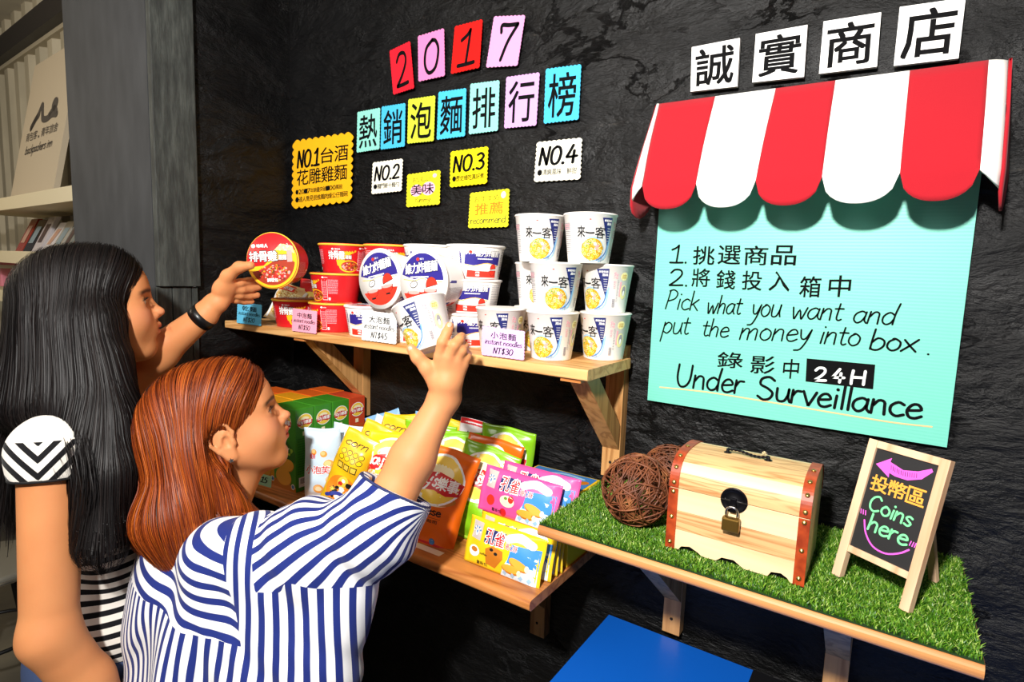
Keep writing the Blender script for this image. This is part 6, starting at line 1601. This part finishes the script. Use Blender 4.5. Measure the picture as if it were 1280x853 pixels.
# ================================================================== WOMAN IN FRONT: chestnut bob, blue striped shirt
w2f = nrm([.50, .865, 0]); w2r = nrm(np.cross(w2f, [0, 0, 1]))
hc2, HR2 = frame(D_(281, 533, 1.10), w2f, 17, 0)
pers2 = empty('person', (float(hc2[0]) + .02, float(hc2[1]) - .08, 0), label='person with a chestnut bob in a blue and white striped shirt reaching for a cup', cat='person')
HP, HW = head_prims(hc2, HR2, 1.0, 1.18, -.008)
nb2 = hc2 - w2f * .045 + np.array([0, 0, -.185])                # base of the neck
shR = nb2 + w2r * .165 + w2f * .045 + np.array([0, 0, -.008]); shL = nb2 - w2r * .165 + w2f * .015 + np.array([0, 0, -.035])
elR = D_(473, 655, .925); wrR = D_(556, 496, .968)
hip2 = nb2 - w2f * .02 + np.array([0, 0, -.48])
body = list(HP)
body += [cone(HW(0, -.018, -.055), nb2 + w2f * .01, .050, .054, .022), cone(HW(0, .02, -.075), nb2 + w2f * .03, .034, .045, .02)]
body += [cone(nb2 + w2r * .03, shR, .050, .046, .03), cone(nb2 - w2r * .03, shL, .050, .046, .03), ell(nb2 + np.array([0, 0, -.15]) + w2f * .015, (.100, .055, .17), np.array([w2r, w2f, [0, 0, 1]]).T, .04), ell(hip2 + np.array([0, 0, .04]), (.110, .075, .12), np.array([w2r, w2f, [0, 0, 1]]).T, .05)]
el_mid = elR * .5 + wrR * .5
body += [cone(shR, elR, .044, .040, .03), cone(elR, el_mid, .040, .0345, .02), cone(el_mid, wrR, .0345, .0235, .02)]
elL = shL + np.array([0, 0, -.25]) + w2f * .01; wrL = elL + w2f * .07 + np.array([0, 0, -.21])
body += [cone(shL, elL, .045, .038, .03), cone(elL, wrL, .038, .025, .02), ell(wrL + w2f * .02 + np.array([0, 0, -.06]), (.03, .03, .06), np.array([w2r, w2f, [0, 0, 1]]).T, .02)]
# right hand: back to the camera, fingers up the side of the cup, thumb under its left edge
kn = [D_(550, 446, .942), D_(561, 447, .940), D_(571, 451, .945), D_(578, 456, .952)]
pc = [D_(548, 480, .958), D_(555, 480, .954), D_(561, 480, .954), D_(567, 481, .958)]
for a, b in zip(pc, kn): body.append(cone(a, b, .0125, .0105, .008))
body += [cone(wrR, pc[1], .021, .0150, .018), cone(wrR, pc[2], .021, .0150, .018)]
body += finger([kn[0], D_(553, 428, .932), D_(558, 417, .935), D_(562, 408, .941)], .0098, .0074)
body += finger([kn[1], D_(568, 432, .932), D_(574, 425, .940), D_(577, 421, .955)], .0098, .0076)
body += finger([kn[2], D_(577, 439, .940), D_(580, 433, .955), D_(578, 430, .972)], .0094, .0072)
body += finger([kn[3], D_(583, 447, .950), D_(584, 443, .966), D_(580, 441, .980)], .0086, .0066)
body += finger([D_(545, 478, .955), D_(534, 460, .948), D_(522, 447, .944), D_(514, 436, .946)], .0150, .0078, .006)
SK2 = m_skin('skin_fair', 'db9664', 'cf8656', 'b3261e'); SK1 = m_skin('skin_warm', 'd8935f', 'c98050', 'a8402f')
V, Q = mesh_sdf(body, .0027); at = head_attrs(V, hc2, HR2)
kd = np.min([np.linalg.norm(V - k, axis=1) for k in kn], 0); at['blush'] = np.maximum(at['blush'], .35 * np.exp(-(kd / .008) ** 2))
big_mesh('body', V, Q, SK2, pers2, at)
eyes(hc2, HR2, pers2)
# finger nails
NAIL = mat('nail', hexc('dfa58a'), .3)
for p, q in ((D_(514, 436, .946), D_(522, 447, .944)), (D_(562, 408, .941), D_(558, 417, .935))):
    g = G(); a = nrm(p - q); up = nrm(-CFWD - a * (-CFWD @ a)); r_ = np.cross(a, up); c0 = p - a * .001 + up * .0068
    T_ = Matrix([[r_[i], a[i], up[i]] for i in range(3)]).to_4x4(); T_.translation = Vector(c0); bm = bmesh.new(); bmesh.ops.create_uvsphere(bm, u_segments=14, v_segments=8, radius=1)
    for v in bm.verts: v.co = Vector((v.co.x * .0040, v.co.y * .0050, v.co.z * .0013))
    g.addbm(bm, 0, T_, True)
    o = g.build('nail', NAIL, pers2); o.matrix_parent_inverse = Matrix.Translation(pers2.location).inverted()
# ---- shirt
BR = np.array([w2r, w2f, [0, 0, 1]]).T
def L2(P): return (P - nb2) @ BR
cuff = elR * .80 + wrR * .20; cuf_d = nrm(wrR - elR)
top = []
top += [ell(nb2 + np.array([0, 0, -.13]) - w2f * .015, (.168, .105, .165), BR, .05), ell(nb2 + np.array([0, 0, -.33]) - w2f * .005, (.165, .135, .24), BR, .06), ell(hip2 + np.array([0, 0, .06]), (.18, .14, .15), BR, .05)]
top += [cone(D_(440, 712, .930), D_(400, 850, .930), .050, .060, .07), cone(D_(350, 740, .93), D_(330, 880, .93), .05, .06, .07)]
top += [cone(nb2 + w2r * .045 + np.array([0, 0, -.022]), shR + np.array([0, 0, .004]), .055, .058, .03), cone(nb2 - w2r * .045 + np.array([0, 0, -.022]), shL, .055, .058, .03)]
mid = shR * .45 + elR * .55
top += [cone(shR, mid + np.array([0, 0, -.012]), .066, .074, .04), cone(mid + np.array([0, 0, -.014]), elR + np.array([0, 0, -.006]), .070, .064, .03), cone(elR + np.array([0, 0, -.004]), cuff + cuf_d * .01, .065, .063, .02)]
top += [ell(nb2 + w2r * .19 + w2f * .06 + np.array([0, 0, -.20]), (.075, .12, .17), BR, .06), cone(shR + np.array([0, 0, -.10]), mid + np.array([0, 0, -.075]), .06, .035, .05)]
top += [cone(shL, elL, .060, .060, .04)]
top += [halfspace(cuff + cuf_d * .014, cuf_d, cuff + cuf_d * .055, .10), cone(cuff + cuf_d * .018, cuff + cuf_d * .08, .046, .050, .003, 's')]
top += [ell(nb2 + np.array([0, 0, .045]) + w2f * .03, (.074, .090, .070), BR, .01, 's')]
def folds2(P):
    q = L2(P); x, y, z = q.T
    a = np.arctan2(y + .02, -(z - .05)); r_ = np.sqrt((y + .02) ** 2 + (z - .05) ** 2)
    body_w = np.clip((-z - .06) / .12, 0, 1)
    d = body_w * (.0070 * np.sin(a * 13 + 6 * x + 1.5 * np.sin(z * 11)) + .0035 * np.sin(a * 29 + z * 16))
    ax_ = nrm(elR - shR); t = (P - shR) @ ax_; e = (P - shR) - t[:, None] * ax_; rr = np.linalg.norm(e, axis=1)
    sw = np.exp(-(np.clip(rr - .05, 0, 1) / .05) ** 2) * np.clip(t / .06, 0, 1) * np.clip(np.linalg.norm(P - cuff, axis=1) / .09 - .25, 0, 1)
    d += sw * (.0040 * np.sin(t * 62 + 20 * e[:, 2] + 18 * e[:, 0]) + .0022 * np.sin(t * 120 + 45 * e[:, 2]))
    return d
V, Q = mesh_sdf(top, .0036, folds2); V = relax(V, Q, 1)
q = L2(V); x, y, z = q.T
ax_ = nrm(elR - shR); t = (V - shR) @ ax_; e = (V - shR) - t[:, None] * ax_; b1_ = nrm(np.cross(ax_, [0, 0, 1])); b2_ = np.cross(ax_, b1_)
ang = np.arctan2(e @ b2_, e @ b1_); rr = np.linalg.norm(e, axis=1)
ph_sl = ang * .062 / .0215 + t * 14.0
th_ = np.arctan2(x, -(y - .01)); th_ = np.where(th_ < -1.9, th_ + 2 * np.pi, th_); sb_ = th_ * (.200 + np.clip(np.hypot(x, y) - .15, 0, .3) * .30)
ph_body = (sb_ + .0 * z) / .0225 + .16 * np.sin(z * 17 + sb_ * 14)
ph_yoke = (z + .25 * x) / .022
is_sl = (t > .10) & (rr < .088); is_yk = (z > -.062 - .10 * np.abs(x)) & (~is_sl) & (t < .05)
phase = np.where(is_sl, ph_sl, np.where(is_yk, ph_yoke, ph_body)); 
STR2 = m_stripe('shirt_blue_stripe', 'efeeee', '1c2b74', .46)
o = big_mesh('shirt', V, Q, STR2, pers2, {'pb': ph_body, 'py': ph_yoke, 'ps': ph_sl, 'rs': np.minimum(t - .10, .088 - rr), 'ry': np.minimum(z + .062 + .10 * np.abs(x), .05 - t)})
# piping at neck and cuff, in navy
def ring_on(prims, c, n, r, name, m, parent, th=.0022, seg=40, off=.001):
    n = nrm(n); a = nrm(np.cross(n, [.2, .3, .9])); b = np.cross(n, a); P = []
    for k in range(seg):
        d = math.cos(2 * math.pi * k / seg) * a + math.sin(2 * math.pi * k / seg) * b; lo_, hi_ = .005, r
        for _ in range(18):
            mi_ = (lo_ + hi_) / 2
            if sdf(prims, (c + d * mi_)[None])[0] < 0: lo_ = mi_
            else: hi_ = mi_
        P.append(c + d * (lo_ + off))
    g = G(); g.tube(P, th, 8, closed=True); o = g.build(name, m, parent); o.matrix_parent_inverse = Matrix.Translation(parent.location).inverted(); return o
NAVYC = mat('piping_navy', hexc('1f2b5c'), .8)
ring_on([p for p in top if p.op == 'u'], cuff + cuf_d * .0125, cuf_d, .10, 'cuff_band', NAVYC, pers2, .0024, off=-.0015)
# ---- hair: hull and flow, in head coordinates
def HL2(P): return (P - hc2) @ HR2
hull = [ell(HW(0, -.022, .042), (.084, .106, .092), HR2, .01), ell(HW(0, .035, .066), (.068, .058, .056), HR2, .03), ell(HW(0, -.076, -.012), (.093, .080, .098), HR2, .03)]
dn = np.array([0, 0, -1.0])
nk = HW(0, -.075, -.02)
for sx, dy in ((-1, .01), (0, -.02), (1, .01)):
    a = HW(sx * .052, -.066 + dy, -.02); b = a + dn * .105 - w2f * .032 + w2r * (sx * .016 + .012); c_ = b + dn * .110 + w2f * .030 - w2r * (sx * .004 - .012)
    hull += [cone(a, b, .052, .058, .03), cone(b, c_, .058, .040, .03)]
fl1 = HW(.083, -.018, -.035); fl2 = fl1 + dn * .085 + w2f * .018 + w2r * .008; fl3 = fl2 + dn * .045 + w2f * .055
hull += [cone(fl1, fl2, .016, .018, .02), cone(fl2, fl3, .018, .008, .02)]
hull += [ell(HW(0, .126, -.020), (.112, .094, .098), HR2, .006, 's'), ell(HW(.096, -.006, -.014), (.034, .030, .040), HR2, .008, 's'), ell(HW(.088, .024, -.030), (.040, .026, .034), HR2, .010, 's'), ell(HW(.092, .026, -.060), (.035, .045, .045), HR2, .010, 's')]
HAIR2 = m_hair('hair_chestnut', [(0.0, hexc('2a0c04')), (.35, hexc('64240a')), (.65, hexc('99430f')), (1.0, hexc('c2661e'))], .46)
part = HW(-.018, .0, 0)
def field2(P, k):
    q = HL2(P); x, y, z = q.T
    F_ = np.zeros_like(P); topw = np.clip((z - .035) / .07, 0, 1)
    loc = np.stack([np.sign(x + .018) * (.35 + .9 * topw), -.55 * np.clip((y + .09) / .12, 0, 1) * np.clip((z + .02) / .08, 0, 1) - .15, -.6 - .9 * (1 - topw)], 1)
    F_ = loc @ HR2.T
    low = np.clip((-.085 - z) / .06, 0, 1)[:, None]; F_ = F_ * (1 - low) + low * (dn[None] + .55 * w2f[None] * np.clip((-.12 - z) / .05, 0, 1)[:, None])
    return F_
rt = surf_points(hull, 6600, 3, lambda P, n: (HL2(P)[:, 2] > -.02) & (HL2(P)[:, 1] < .098) & ((n @ [0, 0, 1.0]) > -.35))
rt2 = surf_points(hull, 3200, 4, lambda P, n: (HL2(P)[:, 2] > -.14) & (HL2(P)[:, 2] < .0) & ((n @ [0, 0, 1.0]) > -.3))
rg = np.random.RandomState(5); roots = np.vstack([rt, rt2]); zc_ = hc2[2]
def groove(P):
    q = HL2(P); return .0016 * np.sin(q[:, 1] * 150 + q[:, 0] * 60 + 2 * np.sin(q[:, 2] * 20))
hair_obj('hair', hull, .0045, roots, field2, 23, .0137, zc_ - .198 + rg.normal(0, .011, len(roots)), pers2, HAIR2, 6, (.0006, .0014), (-.0015, .0030), None, .0014, cut=zc_ - .178, wisps=[([D_(283, 585, 1.035), D_(286, 615, 1.03), D_(300, 642, 1.03), D_(345, 655, 1.03)], 60, .004), ([D_(262, 600, 1.03), D_(268, 635, 1.02), D_(290, 662, 1.01), D_(335, 668, 1.01)], 90, .006), ([D_(240, 640, .99), D_(262, 665, .98), D_(300, 680, .98), D_(325, 690, .98)], 60, .006)])
# ear ring and ear cuff
SILV = mat('silver', hexc('dcdce2'), .18, 1.0)
g = G(); e0 = HW(.0765, -.001, -.036)
P = []
for k in range(10):
    r_ = .0052 if k % 2 == 0 else .0024; a = math.pi * k / 5 + math.pi / 2; P.append((r_ * math.cos(a), r_ * math.sin(a)))
g.prism(P, -.0008, .0008, 1); T_ = Matrix([list((np.array([HR2[:, 1], -HR2[:, 0], HR2[:, 2]]).T)[i]) for i in range(3)]).to_4x4(); T_.translation = Vector(e0 + dn * .008 + w2r * .006)
g.V = [tuple(T_ @ Vector(v)) for v in g.V]
o = g.build('earring', SILV, pers2); o.matrix_parent_inverse = Matrix.Translation(pers2.location).inverted()
g = G(); g.tube([HW(.0785 + .0045 * math.sin(a), -.0225 + .0045 * math.cos(a), .013) for a in np.linspace(0, 6.28, 14)[:-1]], .0009, 6, closed=True); o = g.build('ear_cuff', SILV, pers2); o.matrix_parent_inverse = Matrix.Translation(pers2.location).inverted()
# ---- trousers and shoes (mostly outside the frame)
def legs(pers, hip, f, r, knee_f, foot, m_tr, m_sh, zk):
    Rb = np.array([r, f, [0, 0, 1]]).T; P_ = [ell(hip + np.array([0, 0, -.01]), (.175, .125, .12), Rb, .04)]
    sh_ = []
    for s_ in (-1, 1):
        h_ = hip + r * s_ * .085 + np.array([0, 0, -.03]); k_ = np.array([h_[0], h_[1], zk]) + f * knee_f + r * s_ * .02; a_ = np.array([h_[0], h_[1], .075]) + f * foot + r * s_ * .01
        P_ += [cone(h_, k_, .085, .060, .05), cone(k_, a_, .060, .046, .02)]
        sh_.append([cone(a_ + np.array([0, 0, -.035]) - f * .03, a_ + np.array([0, 0, -.040]) + f * .13, .034, .030, .02, flat=((0, 0, 1), .9)), cone(a_ + np.array([0, 0, -.02]), a_, .035, .038, .02), halfspace((0, 0, .004), (0, 0, -1), a_, .3)])
    V, Q = mesh_sdf(P_, .009); big_mesh('trousers', relax(V, Q, 1), Q, m_tr, pers)
    for s in sh_: V, Q = mesh_sdf(s, .006); big_mesh('shoe', V, Q, m_sh, pers)
legs(pers2, hip2, w2f, w2r, .24, .02, mat('denim_dark', hexc('20263c'), .85), mat('canvas_white', hexc('d9d6cf'), .7), .40)

# ================================================================== WOMAN BEHIND: long black hair, black striped tee
w1f = nrm([.36, .93, 0]); w1r = nrm(np.cross(w1f, [0, 0, 1]))
hc1, HR1 = frame(D_(118, 389, 1.125), w1f, 9, 0)
pers1 = empty('person', (float(hc1[0]), float(hc1[1]) - .06, 0), label='person with long black hair in a black and white striped tee holding a red bowl', cat='person')
HP, HW = head_prims(hc1, HR1)
nb1 = hc1 - w1f * .050 + np.array([0, 0, -.190])
s1R = D_(62, 606, .985); s1L = nb1 + np.array([-.130, -.085, -.030])
s1R = nb1 + w1r * .166 + w1f * (-.018) + np.array([0, 0, -.035])
e1R = D_(62, 795, .965); w1R = e1R + w1f * .09 + np.array([0, 0, -.205]) + w1r * .0
w1L = D_(256, 394, 1.245)
def ik(s, w, l1, l2, pole):
    d = w - s; L_ = np.linalg.norm(d); d = d / L_; L_ = min(L_, l1 + l2 - .002); a = (l1 * l1 - l2 * l2 + L_ * L_) / (2 * L_); h_ = math.sqrt(max(0, l1 * l1 - a * a)); p = nrm(np.array(pole) - d * (np.array(pole) @ d)); return s + d * a + p * h_
e1L = D_(148, 482, 1.245)
hip1 = nb1 + w1f * .03 + np.array([0, 0, -.50])
BR1_ = np.array([w1r, w1f, [0, 0, 1]]).T
body = list(HP) + [cone(HW(0, -.018, -.055), nb1 + w1f * .01, .050, .054, .022), cone(HW(0, .02, -.075), nb1 + w1f * .03, .034, .045, .02)]
body += [cone(nb1 + w1r * .03 + np.array([0, 0, -.01]), s1R, .050, .050, .03), cone(nb1 - w1r * .03, s1L, .050, .048, .03), ell(nb1 + w1f * .025 + np.array([0, 0, -.16]), (.125, .070, .19), BR1_, .04), ell(hip1 + np.array([0, 0, .06]), (.125, .085, .14), BR1_, .05)]
body += [cone(s1R, e1R, .046, .040, .02), cone(e1R, e1R * .5 + w1R * .5, .043, .040, .02), cone(e1R * .5 + w1R * .5, w1R, .040, .026, .02)]
m1 = e1L * .55 + w1L * .45
body += [cone(s1L, e1L, .046, .041, .02), cone(e1L, m1, .043, .038, .02), cone(m1, w1L, .038, .0250, .02)]
# near hand hangs down, loosely curled
hd_ = nrm(w1f * .3 + np.array([0, 0, -.9]))
body += [ell(w1R + hd_ * .05, (.038, .050, .016), np.array([np.cross(hd_, w1r), hd_, w1r]).T, .012)]
for i in range(4):
    k0 = w1R + hd_ * .085 + np.cross(hd_, w1r) * (-.027 + .018 * i); k1 = k0 + hd_ * .030 - w1r * .006; k2 = k1 + nrm(hd_ - w1r * .8) * .022
    body += finger([k0, k1, k2], .0092, .0072)
body += finger([w1R + hd_ * .03 + np.cross(hd_, w1r) * -.03, w1R + hd_ * .06 + np.cross(hd_, w1r) * -.055, w1R + hd_ * .09 + np.cross(hd_, w1r) * -.060], .012, .008)
# left hand gripping the bowl
WL = D_(266, 381, 1.250)
pm = [D_(287, 356, 1.245), D_(288, 362, 1.255), D_(286, 368, 1.262), D_(283, 373, 1.268)]
for i, a in enumerate(pm): body.append(cone(D_(272 + i, 374 + i * 2, 1.248), a, .0150, .0115, .010))
body += [cone(w1L, WL, .0255, .0225, .012), ell(D_(280, 358, 1.246), (.018, .020, .016), None, .014)]
body += finger([D_(275, 362, 1.240), D_(285, 345, 1.232), D_(299, 334, 1.222), D_(313, 332, 1.218)], .0150, .0090, .008)
body += finger([pm[0], D_(300, 354, 1.262), D_(310, 352, 1.282), D_(320, 350, 1.298)], .0105, .0080)
body += finger([pm[1], D_(302, 362, 1.270), D_(313, 361, 1.290), D_(323, 359, 1.306)], .0105, .0080)
body += finger([pm[2], D_(300, 369, 1.276), D_(311, 370, 1.296), D_(321, 369, 1.310)], .0100, .0076)
body += finger([pm[3], D_(295, 375, 1.280), D_(305, 377, 1.298), D_(314, 377, 1.310)], .0090, .0070)
V, Q = mesh_sdf(body, .0028); at = head_attrs(V, hc1, HR1)
big_mesh('body', V, Q, SK1, pers1, at)
eyes(hc1, HR1, pers1)
# wristband
BAND = mat('band_black', hexc('0c0c0e'), .35)
cb1 = w1L * .97 + e1L * .03; ad = nrm(w1L - e1L)
def band(prims, c, n, w, name, m, parent, th=.0016, seg=40):
    g = G(); n = nrm(n); a = nrm(np.cross(n, [.2, .3, .9])); b = np.cross(n, a); rows = []
    for s_ in (-w / 2, w / 2):
        row = []
        for k in range(seg):
            d = math.cos(2 * math.pi * k / seg) * a + math.sin(2 * math.pi * k / seg) * b; lo_, hi_ = .005, .06; c_ = c + n * s_
            for _ in range(16):
                mi_ = (lo_ + hi_) / 2
                if sdf(prims, (c_ + d * mi_)[None])[0] < 0: lo_ = mi_
                else: hi_ = mi_
            row.append((c_ + d * (lo_ - .0006), c_ + d * (lo_ + th)))
        rows.append(row)
    V = [p for row in rows for pr in row for p in pr]; Fc = []
    I = lambda r, k, q: r * seg * 2 + (k % seg) * 2 + q
    for k in range(seg): Fc += [(I(0, k, 1), I(0, k + 1, 1), I(1, k + 1, 1), I(1, k, 1)), (I(1, k, 0), I(1, k + 1, 0), I(0, k + 1, 0), I(0, k, 0)), (I(0, k, 0), I(0, k + 1, 0), I(0, k + 1, 1), I(0, k, 1)), (I(1, k, 1), I(1, k + 1, 1), I(1, k + 1, 0), I(1, k, 0))]
    g.add(V, Fc, 0, True); o = g.build(name, m, parent); o.matrix_parent_inverse = Matrix.Translation(parent.location).inverted(); return o
band([p for p in body], cb1, ad, .021, 'wristband', BAND, pers1)
# ---- tee
tee = [ell(nb1 + np.array([0, 0, -.14]) + w1f * .02, (.155, .097, .165), BR1_, .05), ell(nb1 + w1f * .045 + np.array([0, 0, -.34]), (.146, .103, .24), BR1_, .06), ell(hip1 + w1f * .02 + np.array([0, 0, .05]), (.158, .115, .15), BR1_, .05)]
tee += [cone(nb1 + w1r * .045 + np.array([0, 0, -.025]), s1R, .054, .056, .03), cone(nb1 - w1r * .045 + np.array([0, 0, -.022]), s1L, .054, .056, .03)]
cu1 = s1R * .86 + e1R * .14; cd1 = nrm(e1R - s1R); cuL = s1L * .70 + e1L * .30; cdL = nrm(e1L - s1L)
tee += [cone(s1R, cu1 + cd1 * .02, .054, .054, .03), cone(s1L, cuL + cdL * .02, .056, .056, .03)]
tee += [halfspace(cu1, cd1, cu1 + cd1 * .045, .070), halfspace(cuL, cdL, cuL + cdL * .05, .075), ell(nb1 + np.array([0, 0, .050]) + w1f * .03, (.078, .092, .070), BR1_, .01, 's')]
def L1(P): return (P - nb1) @ BR1_
def folds1(P):
    x, y, z = L1(P).T; w_ = np.clip((-z - .10) / .10, 0, 1)
    return w_ * (.0045 * np.sin(z * 46 + 20 * x + 2.2 * np.sin(y * 22)) * np.exp(-((z + .33) / .16) ** 2) + .003 * np.sin(x * 40 + y * 30 + z * 12))
# the half plane must not cut the torso: it only reaches around the sleeve
V, Q = mesh_sdf(tee, .0040, folds1); V = relax(V, Q, 1)
x, y, z = L1(V).T
t = (V - s1R) @ cd1; e = (V - s1R) - t[:, None] * cd1; rr = np.linalg.norm(e, axis=1)
ph_body = (z + .05 * y + .06 * x) / .0205 + .25 * np.sin(x * 12 + y * 9)
ph_sl = (t * .75 + np.abs(e @ w1f + .012) * .85) / .0205
is_sl = (rr < .075) & (t > -.022) & (x > .120); blank = (z > -.045) & (~is_sl)
STR1 = m_stripe('tee_black_stripe', 'ece6dc', '0e0e12', .47)
o = big_mesh('shirt', V, Q, STR1, pers1, {'pb': ph_body, 'py': np.full(len(V), .7), 'ps': ph_sl, 'rs': np.minimum(np.minimum(.075 - rr, t + .022), x - .120), 'ry': z + .045})
ring_on([p for p in tee if p.op == 'u'], cu1 - cd1 * .001, cd1, .075, 'cuff_band', mat('piping_black', hexc('0d0d10'), .8), pers1, .0028, off=-.002)
# ---- long hair
def HL1(P): return (P - hc1) @ HR1
hull = [ell(HW(0, -.020, .042), (.086, .102, .092), HR1, .01), ell(HW(0, .035, .066), (.070, .058, .056), HR1, .03), ell(HW(0, -.050, -.01), (.096, .075, .10), HR1, .03)]
for sx, dy, ln in ((-1, .0, .26), (-.4, -.03, .30), (.3, -.04, .31), (.9, -.03, .31), (1.3, .015, .30), (1.35, .05, .28)):
    a = HW(sx * .058, -.045 + dy, -.02); b = a + dn * .13 - w1f * .045 + w1r * (sx * .018 + .010); hull += [cone(a, b, .040, .040, .04)]
for ch_ in (((128, 455, 1.055, .048), (137, 530, 1.03, .046), (138, 590, 1.00, .040), (130, 690, .975, .034)), ((85, 450, 1.06, .046), (84, 490, 1.04, .040), (92, 530, 1.00, .020)), ((40, 440, 1.10, .036), (26, 510, 1.09, .036), (8, 585, 1.09, .026), (-4, 690, 1.09, .022)), ((112, 480, 1.05, .044), (118, 560, 1.01, .036), (116, 680, .975, .024))):
    cp = [(D_(q[0], q[1], q[2]), q[3]) for q in ch_]
    hull += [cone(a[0], b[0], a[1], b[1], .035) for a, b in zip(cp, cp[1:])]
hull += [ell(HW(0, .126, -.020), (.110, .092, .098), HR1, .006, 's'), ell(HW(0, .085, -.110), (.070, .055, .07), HR1, .010, 's')]
HAIR1 = m_hair('hair_black', [(0.0, hexc('040304')), (.4, hexc('0b0809')), (.75, hexc('17100f')), (1.0, hexc('1c1412'))], .5)
def field1(P, k):
    q = HL1(P); x, y, z = q.T; topw = np.clip((z - .035) / .07, 0, 1)
    loc = np.stack([np.sign(x + .004) * (.3 + .9 * topw), -.30 * np.clip((z + .02) / .08, 0, 1) - .05, -.8 - .8 * (1 - topw)], 1); F_ = loc @ HR1.T
    low = np.clip((-.06 - z) / .06, 0, 1)[:, None]; return F_ * (1 - low) + low * (dn[None] - .05 * w1f[None])
rt = surf_points(hull, 6800, 13, lambda P, n: (HL1(P)[:, 2] > -.03) & (HL1(P)[:, 1] < .098) & ((n @ [0, 0, 1.0]) > -.35))
rt2 = surf_points(hull, 4600, 14, lambda P, n: (HL1(P)[:, 2] > -.34) & (HL1(P)[:, 2] < -.03) & ((n @ [0, 0, 1.0]) > -.3))
roots = np.vstack([rt, rt2]); rg = np.random.RandomState(15)
hair_obj('hair', hull, .0050, roots, field1, 27, .0200, hc1[2] - .350 + rg.normal(0, .034, len(roots)), pers1, HAIR1, 16, (.0006, .0014), (-.001, .0020), None, .0018, cut=hc1[2] - .31, wisps=[([D_(62, 470, 1.04), D_(74, 520, .985), D_(88, 570, .94), D_(98, 625, .935)], 26, .006), ([D_(95, 480, 1.03), D_(104, 540, .97), D_(112, 600, .945), D_(108, 650, .945)], 60, .007), ([D_(40, 470, 1.07), D_(26, 520, 1.05), D_(10, 580, 1.04), D_(2, 650, 1.04)], 90, .010), ([D_(50, 480, 1.05), D_(60, 530, .99), D_(66, 560, .95), D_(80, 600, .935)], 9, .006)])
legs(pers1, hip1, w1f, w1r, .015, .0, mat('denim_blue', hexc('33456b'), .85), mat('canvas_black', hexc('1b1b1d'), .7), .44)
